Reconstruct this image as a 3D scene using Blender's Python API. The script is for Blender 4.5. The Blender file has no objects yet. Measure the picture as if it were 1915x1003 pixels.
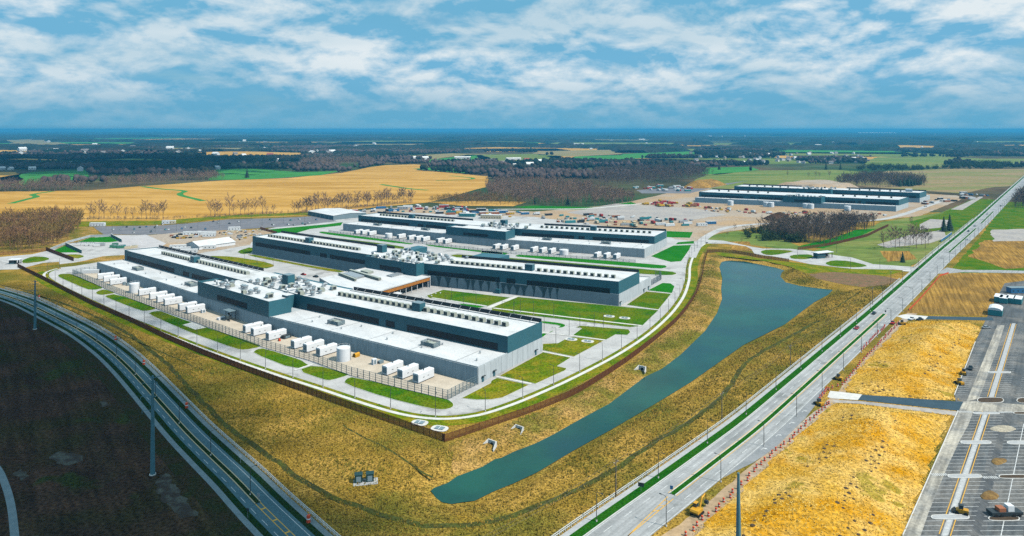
import bpy, math, random
import numpy as np
from mathutils import Vector, Matrix
from mathutils.geometry import tessellate_polygon
random.seed(7); rng = np.random.default_rng(7)
R = math.radians
SC = bpy.context.scene; COL = SC.collection

# ---------------------------------------------------------------- camera, sky, sun, exposure
CAM_H = 110.0          # the drone hovers 110 m above the site
FPX, U0, V0 = 1300.0, 957.5, 242.0
cam = bpy.data.cameras.new('camera'); cam.sensor_width = 36.0
cam.lens = FPX / 1915 * 36.0; cam.shift_y = (V0 - 501.5) / 1915
cam.clip_start = 1.0; cam.clip_end = 120000
cam_ob = bpy.data.objects.new('camera', cam); COL.objects.link(cam_ob)
cam_ob.location = (0, 0, CAM_H); cam_ob.rotation_euler = (R(90), 0, 0)
SC.camera = cam_ob

SUN_EL = R(50.0); SUN_DIR = Vector((0.89 * math.cos(SUN_EL), -0.456 * math.cos(SUN_EL), math.sin(SUN_EL))).normalized()
SUN_AZ = math.atan2(SUN_DIR.x, SUN_DIR.y)
sun = bpy.data.lights.new('sun', 'SUN'); sun.energy = 5.0; sun.angle = R(0.7); sun.color = (1.0, 0.955, 0.87)
sun_ob = bpy.data.objects.new('sun', sun); COL.objects.link(sun_ob)
sun_ob.rotation_euler = SUN_DIR.to_track_quat('Z', 'Y').to_euler(); sun_ob.location = (300, -200, 900)

world = bpy.data.worlds.new('World'); SC.world = world; world.use_nodes = True
def make_world():
    nt = world.node_tree; n = nt.nodes; l = nt.links
    n.clear()
    out = n.new('ShaderNodeOutputWorld'); bg = n.new('ShaderNodeBackground'); l.new(bg.outputs[0], out.inputs[0])
    sky = n.new('ShaderNodeTexSky'); sky.sky_type = 'NISHITA'; sky.sun_disc = False
    sky.sun_elevation = SUN_EL; sky.sun_rotation = SUN_AZ; sky.air_density = 1.2; sky.dust_density = 0.6; sky.ozone_density = 2.0
    def mth(op, a, b=None, c=None):
        m = n.new('ShaderNodeMath'); m.operation = op
        for i, x in enumerate((a, b, c)):
            if x is None: continue
            if isinstance(x, (int, float)): m.inputs[i].default_value = x
            else: l.new(x, m.inputs[i])
        return m.outputs[0]
    def mix(f, a, b):
        m = n.new('ShaderNodeMix'); m.data_type = 'RGBA'
        if isinstance(f, (int, float)): m.inputs[0].default_value = f
        else: l.new(f, m.inputs[0])
        for i, x in ((6, a), (7, b)):
            if isinstance(x, tuple): m.inputs[i].default_value = (*x, 1)
            else: l.new(x, m.inputs[i])
        return m.outputs[2]
    tc = n.new('ShaderNodeTexCoord'); sep = n.new('ShaderNodeSeparateXYZ'); l.new(tc.outputs['Generated'], sep.inputs[0])
    z = mth('MAXIMUM', sep.outputs[2], 0.0)
    zz = mth('ADD', z, 0.16)
    flat = n.new('ShaderNodeCombineXYZ')
    l.new(mth('DIVIDE', sep.outputs[0], zz), flat.inputs[0]); l.new(mth('DIVIDE', sep.outputs[1], zz), flat.inputs[1])
    tall = n.new('ShaderNodeCombineXYZ')
    l.new(sep.outputs[0], tall.inputs[0]); l.new(sep.outputs[1], tall.inputs[1]); l.new(mth('MULTIPLY', z, 2.3), tall.inputs[2])
    def noise(src, scale, detail, rough, off, dist=0.0):
        mp = n.new('ShaderNodeMapping'); mp.inputs['Location'].default_value = off
        l.new(src.outputs[0], mp.inputs[0])
        t = n.new('ShaderNodeTexNoise'); t.inputs['Scale'].default_value = scale; t.inputs['Detail'].default_value = detail
        t.inputs['Roughness'].default_value = rough; t.inputs['Distortion'].default_value = dist
        l.new(mp.outputs[0], t.inputs['Vector']); return t.outputs['Fac']
    def ramp(f, a, b):
        m = n.new('ShaderNodeMapRange'); m.interpolation_type = 'SMOOTHSTEP'
        l.new(f, m.inputs[0]); m.inputs[1].default_value = a; m.inputs[2].default_value = b; return m.outputs[0]
    big = noise(flat, 1.15, 8, 0.58, (3.1, 1.7, 0.0), 0.2)
    cover = ramp(big, 0.24, 0.42)
    puff = noise(tall, 8.0, 10, 0.58, (0.3, 0.2, 0.0), 0.2)
    above = noise(tall, 8.0, 10, 0.58, (0.3, 0.2, 0.024), 0.2)        # the same vapour a little higher up: a cloud's top is lit, its base is not
    rim = mth('MULTIPLY_ADD', mth('SUBTRACT', puff, above), 3.6, 0.0)
    body = ramp(mth('ADD', mth('MULTIPLY', puff, 0.55), mth('MULTIPLY', big, 0.45)), 0.38, 0.64)
    lit = n.new('ShaderNodeClamp'); l.new(mth('ADD', body, rim), lit.inputs[0])
    dark = ramp(noise(flat, 0.5, 5, 0.5, (1.3, 9.2, 5.0)), 0.46, 0.66)
    cl = mix(lit.outputs[0], (0.17, 0.46, 0.69), (0.76, 0.84, 0.88))
    cl = mix(mth('MULTIPLY', dark, 0.42), cl, (0.14, 0.42, 0.61))
    skyc = n.new('ShaderNodeVectorMath'); skyc.operation = 'SCALE'; l.new(sky.outputs[0], skyc.inputs[0]); skyc.inputs[3].default_value = 0.085
    blue = mix(0.55, skyc.outputs[0], (0.13, 0.50, 0.80))
    c = mix(cover, blue, cl)
    hz = ramp(z, 0.095, 0.0)                 # the air thickens towards the horizon
    c = mix(mth('MULTIPLY', hz, 0.86), c, (0.125, 0.40, 0.60))
    l.new(c, bg.inputs[0]); bg.inputs[1].default_value = 1.0
make_world()
SC.view_settings.view_transform = 'Standard'; SC.view_settings.look = 'None'
SC.view_settings.exposure = 0.0; SC.view_settings.gamma = 1.0; SC.view_settings.use_curve_mapping = False
SC.cycles.use_denoising = False; SC.cycles.max_bounces = 5; SC.cycles.diffuse_bounces = 0; SC.cycles.glossy_bounces = 2
SC.cycles.transparent_max_bounces = 12; SC.cycles.volume_bounces = 1; SC.cycles.caustics_reflective = False

# ---------------------------------------------------------------- helpers
def G(u, v, z=0.0):
    """the point of the site, at height z, seen at photograph position (u, v)"""
    d = v - V0
    return Vector(((u - U0) / d * (CAM_H - z), FPX / d * (CAM_H - z), z))
def K(ox, oy, s, pts, z=0.0):
    return [G(ox + x / s, oy + y / s, z) for x, y in pts]
def F(pts, z=0.0): return [G(u, v, z) for u, v in pts]
def tag(o, label=None, cat=None, group=None, kind=None):
    if label: o['label'] = label
    if cat: o['category'] = cat
    if group: o['group'] = group
    if kind: o['kind'] = kind
    return o
def empty(name, loc=(0, 0, 0), rz=0.0):
    o = bpy.data.objects.new(name, None); COL.objects.link(o); o.location = loc; o.rotation_euler = (0, 0, rz); o.empty_display_size = 0.5
    return o
def link(name, me, mat=None, parent=None, loc=None, rz=None):
    o = bpy.data.objects.new(name, me); COL.objects.link(o)
    if mat and not me.materials: me.materials.append(mat)
    if parent: o.parent = parent
    if loc is not None: o.location = loc
    if rz is not None: o.rotation_euler = (0, 0, rz)
    return o
def children_of(o): return list(o.children)
def copy_tree(o, parent=None):
    c = o.copy(); COL.objects.link(c); c.parent = parent
    for ch in children_of(o): copy_tree(ch, c)
    return c
def recolour(root, old, new):
    """give a copied thing its own paint"""
    for o in [root] + list(root.children_recursive):
        if o.type == 'MESH' and o.data.materials and o.data.materials[0] == old:
            o.material_slots[0].link = 'OBJECT'; o.material_slots[0].material = new
ORD = ['first', 'second', 'third', 'fourth', 'fifth', 'sixth', 'seventh', 'eighth', 'ninth', 'tenth', 'eleventh', 'twelfth', 'thirteenth',
       'fourteenth', 'fifteenth', 'sixteenth', 'seventeenth', 'eighteenth', 'nineteenth', 'twentieth']
def nth(i):
    if i < 20: return ORD[i]
    t = ['twenty', 'thirty', 'forty', 'fifty', 'sixty', 'seventy', 'eighty', 'ninety'][(i + 1) // 10 - 2] if i < 99 else 'hundred and'
    k = (i + 1) % 10
    return (t.replace('ty', 'tieth') if k == 0 else t + '-' + ORD[k - 1])

class MB:
    """collects boxes, prisms and tubes and links them as one mesh"""
    def __init__(s): s.v = []; s.f = []
    def hexa(s, p):   # 8 points: bottom 4 ccw, top 4
        b = len(s.v); s.v += [tuple(x) for x in p]
        s.f += [tuple(b + i for i in q) for q in ((3, 2, 1, 0), (4, 5, 6, 7), (0, 1, 5, 4), (1, 2, 6, 5), (2, 3, 7, 6), (3, 0, 4, 7))]
        return s
    def box(s, x0, x1, y0, y1, z0, z1):
        return s.hexa([(x0, y0, z0), (x1, y0, z0), (x1, y1, z0), (x0, y1, z0), (x0, y0, z1), (x1, y0, z1), (x1, y1, z1), (x0, y1, z1)])
    def tube(s, pts, rad, n=6, cap=True):
        pts = [Vector(p) for p in pts]
        if not isinstance(rad, (list, tuple)): rad = [rad] * len(pts)
        rings = []
        for i, p in enumerate(pts):
            d = (pts[min(i + 1, len(pts) - 1)] - pts[max(i - 1, 0)]).normalized()
            a = Vector((1, 0, 0)) if abs(d.x) < 0.8 else Vector((0, 1, 0))
            e1 = d.cross(a).normalized(); e2 = d.cross(e1)
            b = len(s.v); rings.append(b)
            for k in range(n):
                t = 2 * math.pi * k / n
                s.v.append(tuple(p + (e1 * math.cos(t) + e2 * math.sin(t)) * rad[i]))
        for a, b in zip(rings, rings[1:]):
            for k in range(n): s.f.append((a + k, b + k, b + (k + 1) % n, a + (k + 1) % n))
        if cap:
            s.f.append(tuple(rings[0] + k for k in range(n))); s.f.append(tuple(rings[-1] + n - 1 - k for k in range(n)))
        return s
    def lathe(s, prof, n=16, c=(0, 0, 0)):
        rings = []
        for r, z in prof:
            rings.append(len(s.v))
            for k in range(n):
                t = 2 * math.pi * k / n; s.v.append((c[0] + r * math.cos(t), c[1] + r * math.sin(t), c[2] + z))
        for a, b in zip(rings, rings[1:]):
            for k in range(n): s.f.append((a + k, a + (k + 1) % n, b + (k + 1) % n, b + k))
        s.f.append(tuple(rings[-1] + k for k in range(n))); s.f.append(tuple(rings[0] + n - 1 - k for k in range(n)))
        return s
    def profile(s, pr, x0, x1):   # (y, z) outline extruded along x
        n = len(pr); b = len(s.v)
        s.v += [(x0, y, z) for y, z in pr] + [(x1, y, z) for y, z in pr]
        s.f += [(b + i, b + (i + 1) % n, b + n + (i + 1) % n, b + n + i) for i in range(n)]
        s.f += [tuple(b + n - 1 - i for i in range(n)), tuple(b + n + i for i in range(n))]
        return s
    def mesh(s, name):
        me = bpy.data.meshes.new(name); me.from_pydata(s.v, [], s.f); me.validate(); me.update(); return me
    def build(s, name, mat, parent=None, loc=None, rz=None): return link(name, s.mesh(name), mat, parent, loc, rz)

def np_mesh(name, V, T):
    """triangle mesh from numpy arrays"""
    me = bpy.data.meshes.new(name); V = np.asarray(V, np.float32); T = np.asarray(T, np.int32)
    me.vertices.add(len(V)); me.vertices.foreach_set('co', V.ravel())
    k = T.shape[1]
    me.loops.add(T.size); me.loops.foreach_set('vertex_index', T.ravel())
    me.polygons.add(len(T)); me.polygons.foreach_set('loop_start', np.arange(0, T.size, k, dtype=np.int32))
    me.update(calc_edges=True); return me
def chaikin(p, it=1, closed=True):
    for _ in range(it):
        q = []; n = len(p)
        for i in range(n if closed else n - 1):
            a, b = p[i], p[(i + 1) % n]; q += [a * 0.78 + b * 0.22, a * 0.22 + b * 0.78]
        p = q if closed else [p[0]] + q + [p[-1]]
    return p
def area2(p): return sum(p[i].x * p[(i + 1) % len(p)].y - p[(i + 1) % len(p)].x * p[i].y for i in range(len(p)))
def ccw(p): return p if area2(p) > 0 else p[::-1]
def rough_edge(p, step, amp):
    """a field's border: cut into short runs and jittered"""
    q = []; n = len(p)
    for i in range(n):
        a, b = p[i], p[(i + 1) % n]; d = b - a; m = max(1, int(d.length / step)); nn = Vector((-d.y, d.x, 0)).normalized() if d.length > 0 else Vector()
        for k in range(m): q.append(a + d * (k / m) + nn * (random.uniform(-amp, amp) if k else 0))
    return q
def sheet(name, pts, z, mat, label, parent=None, kind='structure', thick=0.0):
    pts = ccw([Vector((p.x, p.y, 0)) for p in pts]); n = len(pts)
    tris = tessellate_polygon([pts])
    v = [(p.x, p.y, z) for p in pts]; f = []
    for t in tris:
        a, b, c = (pts[i] for i in t)
        f.append(tuple(t) if (b - a).cross(c - a).z > 0 else (t[0], t[2], t[1]))
    if thick:
        v += [(p.x, p.y, z - thick) for p in pts]; f += [(i, n + i, n + (i + 1) % n, (i + 1) % n) for i in range(n)]
    me = bpy.data.meshes.new(name); me.from_pydata(v, [], f); me.validate(); me.update()
    o = link(name, me, mat, parent)
    if not parent: tag(o, label, kind=kind)
    return o
def norms(p):
    out = []
    for i in range(len(p)):
        d = (p[min(i + 1, len(p) - 1)] - p[max(i - 1, 0)]); d.z = 0; d.normalize(); out.append(Vector((d.y, -d.x, 0)))   # right of travel
    return out
def offset(p, o): return [a + n * o for a, n in zip(p, norms(p))]
def resample(p, step):
    q = [p[0].copy()]; L = 0.0; nxt = step
    for a, b in zip(p, p[1:]):
        d = (b - a).length
        while L + d >= nxt: q.append(a.lerp(b, (nxt - L) / d)); nxt += step
        L += d
    if (q[-1] - p[-1]).length > step * 0.3: q.append(p[-1].copy())
    return q
def smooth(p, it=2): return chaikin(p, it, False)
def strip(name, p, o0, o1, z, mat, label=None, parent=None, thick=0.0):
    """a band between two offsets of a line"""
    a, b = offset(p, o0), offset(p, o1)
    m = MB(); n = len(p)
    m.v = [(q.x, q.y, z) for q in a] + [(q.x, q.y, z) for q in b]
    m.f = [(i, n + i, n + i + 1, i + 1) if o1 > o0 else (i, i + 1, n + i + 1, n + i) for i in range(n - 1)]
    if thick:
        k = len(m.v); m.v += [(x, y, z - thick) for x, y, _ in m.v]
        for r in (0, n):
            m.f += [(r + i, r + i + 1, k + r + i + 1, k + r + i) for i in range(n - 1)]
    o = m.build(name, mat, parent)
    if not parent: tag(o, label, kind='structure')
    return o
def ring(name, pts, w, z0, z1, mat, parent):
    """a kerb running round a closed outline"""
    p = ccw(pts); n = len(p); m = MB(); inn = []
    for i in range(n):
        d1 = (p[i] - p[i - 1]).normalized(); d2 = (p[(i + 1) % n] - p[i]).normalized(); t = (d1 + d2)
        t = t.normalized() if t.length > 1e-4 else d2
        inn.append(p[i] + Vector((t.y, -t.x, 0)) * w)
    for i in range(n):
        j = (i + 1) % n
        m.hexa([(*p[i].xy, z0), (*inn[i].xy, z0), (*inn[j].xy, z0), (*p[j].xy, z0), (*p[i].xy, z1), (*inn[i].xy, z1), (*inn[j].xy, z1), (*p[j].xy, z1)])
    return m.build(name, mat, parent)
def inside(P, X, Y):
    """points in polygon, numpy"""
    r = np.zeros(X.shape, bool); n = len(P)
    for i in range(n):
        x1, y1 = P[i].x, P[i].y; x2, y2 = P[(i + 1) % n].x, P[(i + 1) % n].y
        c = ((y1 > Y) != (y2 > Y)) & (X < (x2 - x1) * (Y - y1) / ((y2 - y1) if y2 != y1 else 1e-9) + x1)
        r ^= c
    return r
def edge_dist(P, X, Y, closed=True):
    d = np.full(X.shape, 1e9); n = len(P)
    for i in range(n if closed else n - 1):
        ax, ay = P[i].x, P[i].y; bx, by = P[(i + 1) % n].x - ax, P[(i + 1) % n].y - ay
        L = bx * bx + by * by + 1e-9; t = np.clip(((X - ax) * bx + (Y - ay) * by) / L, 0, 1)
        d = np.minimum(d, np.hypot(X - ax - t * bx, Y - ay - t * by))
    return d
def vnoise(X, Y, s, seed=0):
    """cheap smooth value noise for relief"""
    g = np.random.default_rng(seed).random((64, 64)); x = X / s; y = Y / s
    xi = np.floor(x).astype(int); yi = np.floor(y).astype(int); fx = x - xi; fy = y - yi
    fx = fx * fx * (3 - 2 * fx); fy = fy * fy * (3 - 2 * fy)
    a = g[xi % 64, yi % 64]; b = g[(xi + 1) % 64, yi % 64]; c = g[xi % 64, (yi + 1) % 64]; d = g[(xi + 1) % 64, (yi + 1) % 64]
    return (a * (1 - fx) + b * fx) * (1 - fy) + (c * (1 - fx) + d * fx) * fy
def scatter(P, n, minx=None):
    """n random points inside a polygon"""
    xs = [p.x for p in P]; ys = [p.y for p in P]; out = np.zeros((0, 2))
    while len(out) < n:
        X = rng.uniform(min(xs), max(xs), n * 3); Y = rng.uniform(min(ys), max(ys), n * 3); k = inside(P, X, Y)
        out = np.vstack([out, np.stack([X[k], Y[k]], 1)])
    return out[:n]

# ---------------------------------------------------------------- materials
MATS = {}
def mat(name, col, rough=0.7, col2=None, scale=1.0, col3=None, scale3=0.05, spec=0.3, metal=0.0, bump=0.0, bscale=None, detail=6, lo=0.35, hi=0.65,
        fine=0.0, fscale=2.0, stretch=None, rot=0.0, alpha=None, patch=None, streak=None):
    """procedural paint: a base colour broken up by noise at two or three sizes, in metres of the place"""
    if name in MATS: return MATS[name]
    m = bpy.data.materials.new(name); m.use_nodes = True; nt = m.node_tree; n = nt.nodes; l = nt.links
    b = n['Principled BSDF']; b.inputs['Roughness'].default_value = rough; b.inputs['Metallic'].default_value = metal
    b.inputs['Specular IOR Level'].default_value = spec; b.inputs['Base Color'].default_value = (*col, 1)
    MATS[name] = m
    geo = n.new('ShaderNodeNewGeometry'); vec = geo.outputs['Position']
    if stretch:
        mp = n.new('ShaderNodeMapping'); mp.inputs['Scale'].default_value = stretch; mp.inputs['Rotation'].default_value = (0, 0, rot)
        l.new(vec, mp.inputs[0]); vec = mp.outputs[0]
    def noise(s, d=detail):
        t = n.new('ShaderNodeTexNoise'); t.inputs['Scale'].default_value = s; t.inputs['Detail'].default_value = d; t.inputs['Roughness'].default_value = 0.6
        l.new(vec, t.inputs['Vector']); return t.outputs['Fac']
    def rng_(f, a, c):
        r = n.new('ShaderNodeMapRange'); r.interpolation_type = 'SMOOTHSTEP'; l.new(f, r.inputs[0]); r.inputs[1].default_value = a; r.inputs[2].default_value = c; return r.outputs[0]
    def mix(f, a, c, mode='MIX'):
        x = n.new('ShaderNodeMix'); x.data_type = 'RGBA'; x.blend_type = mode
        if isinstance(f, float): x.inputs[0].default_value = f
        else: l.new(f, x.inputs[0])
        for i, y in ((6, a), (7, c)):
            if isinstance(y, tuple): x.inputs[i].default_value = (*y, 1)
            else: l.new(y, x.inputs[i])
        return x.outputs[2]
    c = col
    if col2: c = mix(rng_(noise(scale), lo, hi), c, col2)
    if col3: c = mix(rng_(noise(scale3), 0.42, 0.62), c, col3)
    if patch: c = mix(rng_(noise(patch[1], 3), patch[2], patch[2] + 0.06), c, patch[0])
    if streak:      # wear drawn out along one heading: (degrees, length factor, strength, size)
        sm = n.new('ShaderNodeMapping'); sm.vector_type = 'TEXTURE'; sm.inputs['Rotation'].default_value = (0, 0, R(streak[0])); sm.inputs['Scale'].default_value = (streak[1], 1, 1); l.new(geo.outputs['Position'], sm.inputs[0])
        st = n.new('ShaderNodeTexNoise'); st.inputs['Scale'].default_value = streak[3]; st.inputs['Detail'].default_value = 5; l.new(sm.outputs[0], st.inputs['Vector'])
        c = mix(1.0, c, mix(rng_(st.outputs['Fac'], .3, .7), (1 - streak[2],) * 3, (1 + streak[2],) * 3), 'MULTIPLY')
    if fine:
        f = rng_(noise(fscale, 3), 0.25, 0.75)
        g = mix(f, (1 - fine,) * 3, (1 + fine,) * 3); c = mix(1.0, c, g, 'MULTIPLY')
    if not isinstance(c, tuple): l.new(c, b.inputs['Base Color'])
    if bump:
        bp = n.new('ShaderNodeBump'); bp.inputs['Strength'].default_value = bump; bp.inputs['Distance'].default_value = 0.3
        l.new(noise(bscale or fscale, 4), bp.inputs['Height']); l.new(bp.outputs[0], b.inputs['Normal'])
    if alpha is not None: b.inputs['Alpha'].default_value = alpha
    return m
def jointed(name, col, col2, w, h, rot, rough=0.8, mortar=None, msize=0.02, streak=None):
    """cast slabs: faint joints and slab-to-slab tone"""
    m = mat(name, col, rough, col2, 0.08, fine=0.12, fscale=1.3, streak=streak, patch=((col[0] * .78, col[1] * .78, col[2] * .77), .05, .60)); nt = m.node_tree; n = nt.nodes; l = nt.links; b = n['Principled BSDF']
    src = b.inputs['Base Color'].links[0].from_socket
    geo = n.new('ShaderNodeNewGeometry'); mp = n.new('ShaderNodeMapping'); mp.inputs['Rotation'].default_value = (0, 0, rot); l.new(geo.outputs['Position'], mp.inputs[0])
    t = n.new('ShaderNodeTexBrick'); t.offset = 0.0; t.inputs['Scale'].default_value = 1.0; t.inputs['Brick Width'].default_value = w; t.inputs['Row Height'].default_value = h
    t.inputs['Mortar Size'].default_value = msize; t.inputs['Color1'].default_value = (1, 1, 1, 1); t.inputs['Color2'].default_value = (0.90, 0.90, 0.90, 1); t.inputs['Mortar'].default_value = (*(mortar or (0.6, 0.6, 0.6)), 1)
    l.new(mp.outputs[0], t.inputs['Vector'])
    x = n.new('ShaderNodeMix'); x.data_type = 'RGBA'; x.blend_type = 'MULTIPLY'; x.inputs[0].default_value = 1.0
    l.new(src, x.inputs[6]); l.new(t.outputs['Color'], x.inputs[7]); l.new(x.outputs[2], b.inputs['Base Color'])
    return m

M_meadow = mat('meadow_grass', (0.25, 0.155, 0.022), 0.95, (0.40, 0.24, 0.05), 0.06, (0.135, 0.120, 0.018), 0.02, spec=0.0, bump=1.0, bscale=1.3, fine=0.85, fscale=1.5)
M_tuft = mat('tuft_grass', (0.54, 0.325, 0.06), .95, (0.34, 0.225, 0.035), .12, (0.24, 0.20, 0.03), .025, spec=0.0)
M_tuft2 = mat('bank_tuft_grass', (0.56, 0.36, 0.11), .95, (0.36, 0.24, 0.05), .5, (0.22, 0.19, 0.03), .05, spec=0.0)
M_strawb = mat('straw_blades', (0.70, 0.43, 0.07), .95, (0.54, 0.26, 0.006), .06, (0.74, 0.49, 0.13), .05, spec=0.0)
M_bank = mat('bank_grass', (0.43, 0.255, 0.08), 0.95, (0.29, 0.175, 0.035), 0.09, (0.14, 0.13, 0.018), 0.035, spec=0.0, bump=0.9, bscale=1.3, fine=0.7, fscale=1.5)
M_swale = mat('swale_grass', (0.075, 0.085, 0.015), 0.95, (0.05, 0.05, 0.015), 0.2, spec=0.1, fine=0.5, fscale=1.2, bump=0.6)
M_lawn = mat('lawn_grass', (0.030, 0.120, 0.003), 0.9, (0.080, 0.155, 0.004), 0.09, (0.115, 0.15, 0.006), .05, spec=0.0, fine=0.5, fscale=1.0, bump=0.5, bscale=1.4)
M_lawn2 = mat('lawn_grass_dry', (0.14, 0.175, 0.004), 0.9, (0.075, 0.14, 0.004), 0.08, (0.22, 0.19, 0.012), 0.11, spec=0.0, fine=0.5, fscale=1.0, bump=0.5, bscale=1.4)
M_lawn3 = mat('lawn_grass_fresh', (0.012, 0.145, 0.006), 0.9, (0.025, 0.17, 0.008), 0.06, spec=0.0, fine=0.25, fscale=0.8)
M_verge = mat('verge_grass', (0.010, 0.085, 0.004), 0.9, (0.022, 0.10, 0.005), 0.2, spec=0.0, fine=0.4, fscale=1.5, bump=0.5)
M_conc = jointed('pavement_concrete', (0.44, 0.425, 0.41), (0.53, 0.515, 0.495), 4.6, 4.6, R(-37))
M_walk = mat('walk_concrete', (0.66, 0.64, 0.60), 0.85, (0.58, 0.56, 0.52), 0.3, fine=0.1, fscale=1.5)
M_kerb = mat('kerb_concrete', (0.60, 0.59, 0.55), 0.85, (0.52, 0.5, 0.47), 0.5)
M_yard = mat('yard_gravel', (0.60, 0.51, 0.40), 0.95, (0.52, 0.44, 0.34), 0.15, fine=0.15, fscale=1.6)
M_road = jointed('road_concrete', (0.30, 0.305, 0.30), (0.37, 0.37, 0.365), 4.0, 9.0, R(-49), mortar=(0.75, 0.75, 0.75), streak=(49, 40, .16, .9))
M_road2 = mat('shaded_road_asphalt', (0.055, 0.125, 0.15), 0.8, (0.075, 0.15, 0.175), 0.1, fine=0.15, fscale=1.2)  # curved road: the cloud shade's dark teal is put into the asphalt colour
M_side = mat('sidewalk_concrete', (0.38, 0.385, 0.385), 0.85, (0.44, 0.44, 0.435), 0.3, fine=0.12, fscale=1.4)
M_asph = mat('lot_asphalt', (0.065, 0.073, 0.078), 0.85, (0.10, 0.107, 0.11), 0.06, (0.17, 0.16, 0.145), 0.045, fine=0.25, fscale=1.0, streak=(51, 15, .2, .6))
M_asph2 = mat('fresh_asphalt', (0.030, 0.062, 0.085), 0.8, (0.04, 0.075, 0.10), 0.2, fine=0.15)
M_asph3 = mat('old_asphalt', (0.15, 0.15, 0.165), 0.85, (0.19, 0.185, 0.195), 0.06, fine=0.2, fscale=0.5)
M_dustlane = mat('dusty_asphalt', (0.34, 0.31, 0.26), 0.9, (0.22, 0.215, 0.20), 0.12, (0.42, 0.38, 0.31), 0.07, fine=0.25, fscale=0.9, streak=(51, 20, .3, .8))
M_white = mat('white_road_paint', (0.66, 0.66, 0.64), 0.7, (0.46, 0.46, 0.45), 0.9)
M_yellow = mat('yellow_road_paint', (0.75, 0.42, 0.06), 0.7, (0.62, 0.34, 0.05), 1.5)
M_straw = mat('straw_cover', (0.60, 0.345, 0.05), 0.95, (0.50, 0.225, 0.003), 0.055, (0.65, 0.41, 0.11), 0.06, spec=0.0, fine=0.42, fscale=0.9, bump=0.7, bscale=0.8, patch=((0.33, 0.24, 0.035), 0.06, 0.61))
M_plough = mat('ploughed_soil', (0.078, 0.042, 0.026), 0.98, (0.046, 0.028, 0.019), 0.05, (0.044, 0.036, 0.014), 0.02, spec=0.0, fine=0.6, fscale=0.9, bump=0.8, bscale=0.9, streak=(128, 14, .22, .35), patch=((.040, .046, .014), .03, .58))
M_tilled = mat('tilled_earth', (0.36, 0.205, 0.045), 0.98, (0.27, 0.15, 0.035), 0.05, (0.22, 0.13, 0.035), 0.03, spec=0.0, fine=0.35, fscale=0.9, bump=0.6, streak=(62, 25, .35, .8))
M_dirt = mat('site_dirt', (0.44, 0.30, 0.17), 0.98, (0.36, 0.26, 0.17), 0.02, (0.40, 0.33, 0.26), 0.012, spec=0.05, fine=0.25, fscale=0.4)
M_gravel = mat('site_gravel', (0.40, 0.36, 0.32), 0.98, (0.33, 0.30, 0.28), 0.04, fine=0.2, fscale=0.4)
M_gold = mat('corn_stubble', (0.52, 0.285, 0.052), 0.98, (0.60, 0.345, 0.085), 0.006, (0.43, 0.225, 0.033), 0.004, spec=0.05, fine=0.18, fscale=0.05, stretch=(1, 5, 1), rot=R(12))
M_tan = mat('tan_pasture', (0.33, 0.22, 0.11), 0.98, (0.26, 0.20, 0.09), 0.006, (0.20, 0.20, 0.06), 0.004, spec=0.05, fine=0.3, fscale=0.08, stretch=(1, 4, 1))
M_pasture = mat('green_pasture', (0.15, 0.20, 0.04), 0.98, (0.22, 0.22, 0.06), 0.006, (0.11, 0.17, 0.03), 0.004, spec=0.05, fine=0.3, fscale=0.08, stretch=(1, 4, 1))
M_green = mat('winter_wheat', (0.045, 0.20, 0.035), 0.98, (0.06, 0.23, 0.04), 0.01, spec=0.05, fine=0.15, fscale=0.05)
M_far = mat('far_country', (0.045, 0.055, 0.026), 0.98, (0.14, 0.09, 0.045), 0.0022, (0.03, 0.075, 0.022), 0.0013, spec=0.03, fine=0.4, fscale=0.01)
M_panel = mat('precast_concrete', (0.49, 0.535, 0.55), 0.85, (0.43, 0.475, 0.49), 0.25, fine=0.10, fscale=0.9, stretch=(1, 1, 0.25))
M_clad = mat('slate_cladding', (0.036, 0.135, 0.172), 0.5, (0.032, 0.12, 0.155), 0.05, spec=0.35, fine=0.06, fscale=0.6)
M_cladlite = mat('grey_cladding', (0.20, 0.27, 0.30), 0.5, (0.18, 0.25, 0.28), 0.1)
M_louv = mat('dark_louvre', (0.008, 0.013, 0.018), 0.6)
M_roof = jointed('white_membrane', (0.71, 0.71, 0.70), (0.62, 0.625, 0.625), 3.2, 40.0, R(-37), 0.7, (0.86, 0.86, 0.86), 0.03)
M_screen = mat('black_screen', (0.016, 0.028, 0.036), 0.5)
M_steel = mat('galvanised_steel', (0.42, 0.46, 0.48), 0.45, (0.36, 0.40, 0.42), 0.8, metal=0.4)
M_unit = mat('roof_unit_paint', (0.40, 0.43, 0.37), 0.6, (0.35, 0.38, 0.33), 0.6)
M_gen = mat('white_enclosure_paint', (0.80, 0.81, 0.82), 0.45, (0.74, 0.755, 0.77), 0.7, fine=0.04)
M_dark = mat('dark_metal', (0.035, 0.045, 0.05), 0.5)
M_black = mat('black_rubber', (0.015, 0.015, 0.016), 0.8)
M_glass = mat('tinted_glass', (0.02, 0.05, 0.06), 0.08, spec=0.6)
M_wood = mat('cedar_boards', (0.48, 0.20, 0.035), 0.65, (0.36, 0.13, 0.02), 0.9, fine=0.25, fscale=3.0)
M_fence = mat('rust_brown_fence', (0.20, 0.072, 0.022), 0.7, (0.14, 0.05, 0.016), 0.8)
M_meshf = mat('grey_fence_mesh', (0.16, 0.23, 0.26), 0.5); M_verge2 = mat('shaded_verge_grass', (0.012, 0.038, 0.008), .95, (0.022, 0.036, 0.010), .2, spec=0.0, fine=.5, fscale=1.5); M_margin = mat('field_margin_grass', (0.034, 0.036, 0.012), .95, (0.05, 0.034, 0.018), .15, spec=0.0, fine=.5, fscale=1.2); M_side2 = mat('shaded_sidewalk', (0.16, 0.21, 0.225), .85, (0.20, 0.25, 0.265), .3, fine=.15)  # verge and path by the curved road have cloud shade in their colours
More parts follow.
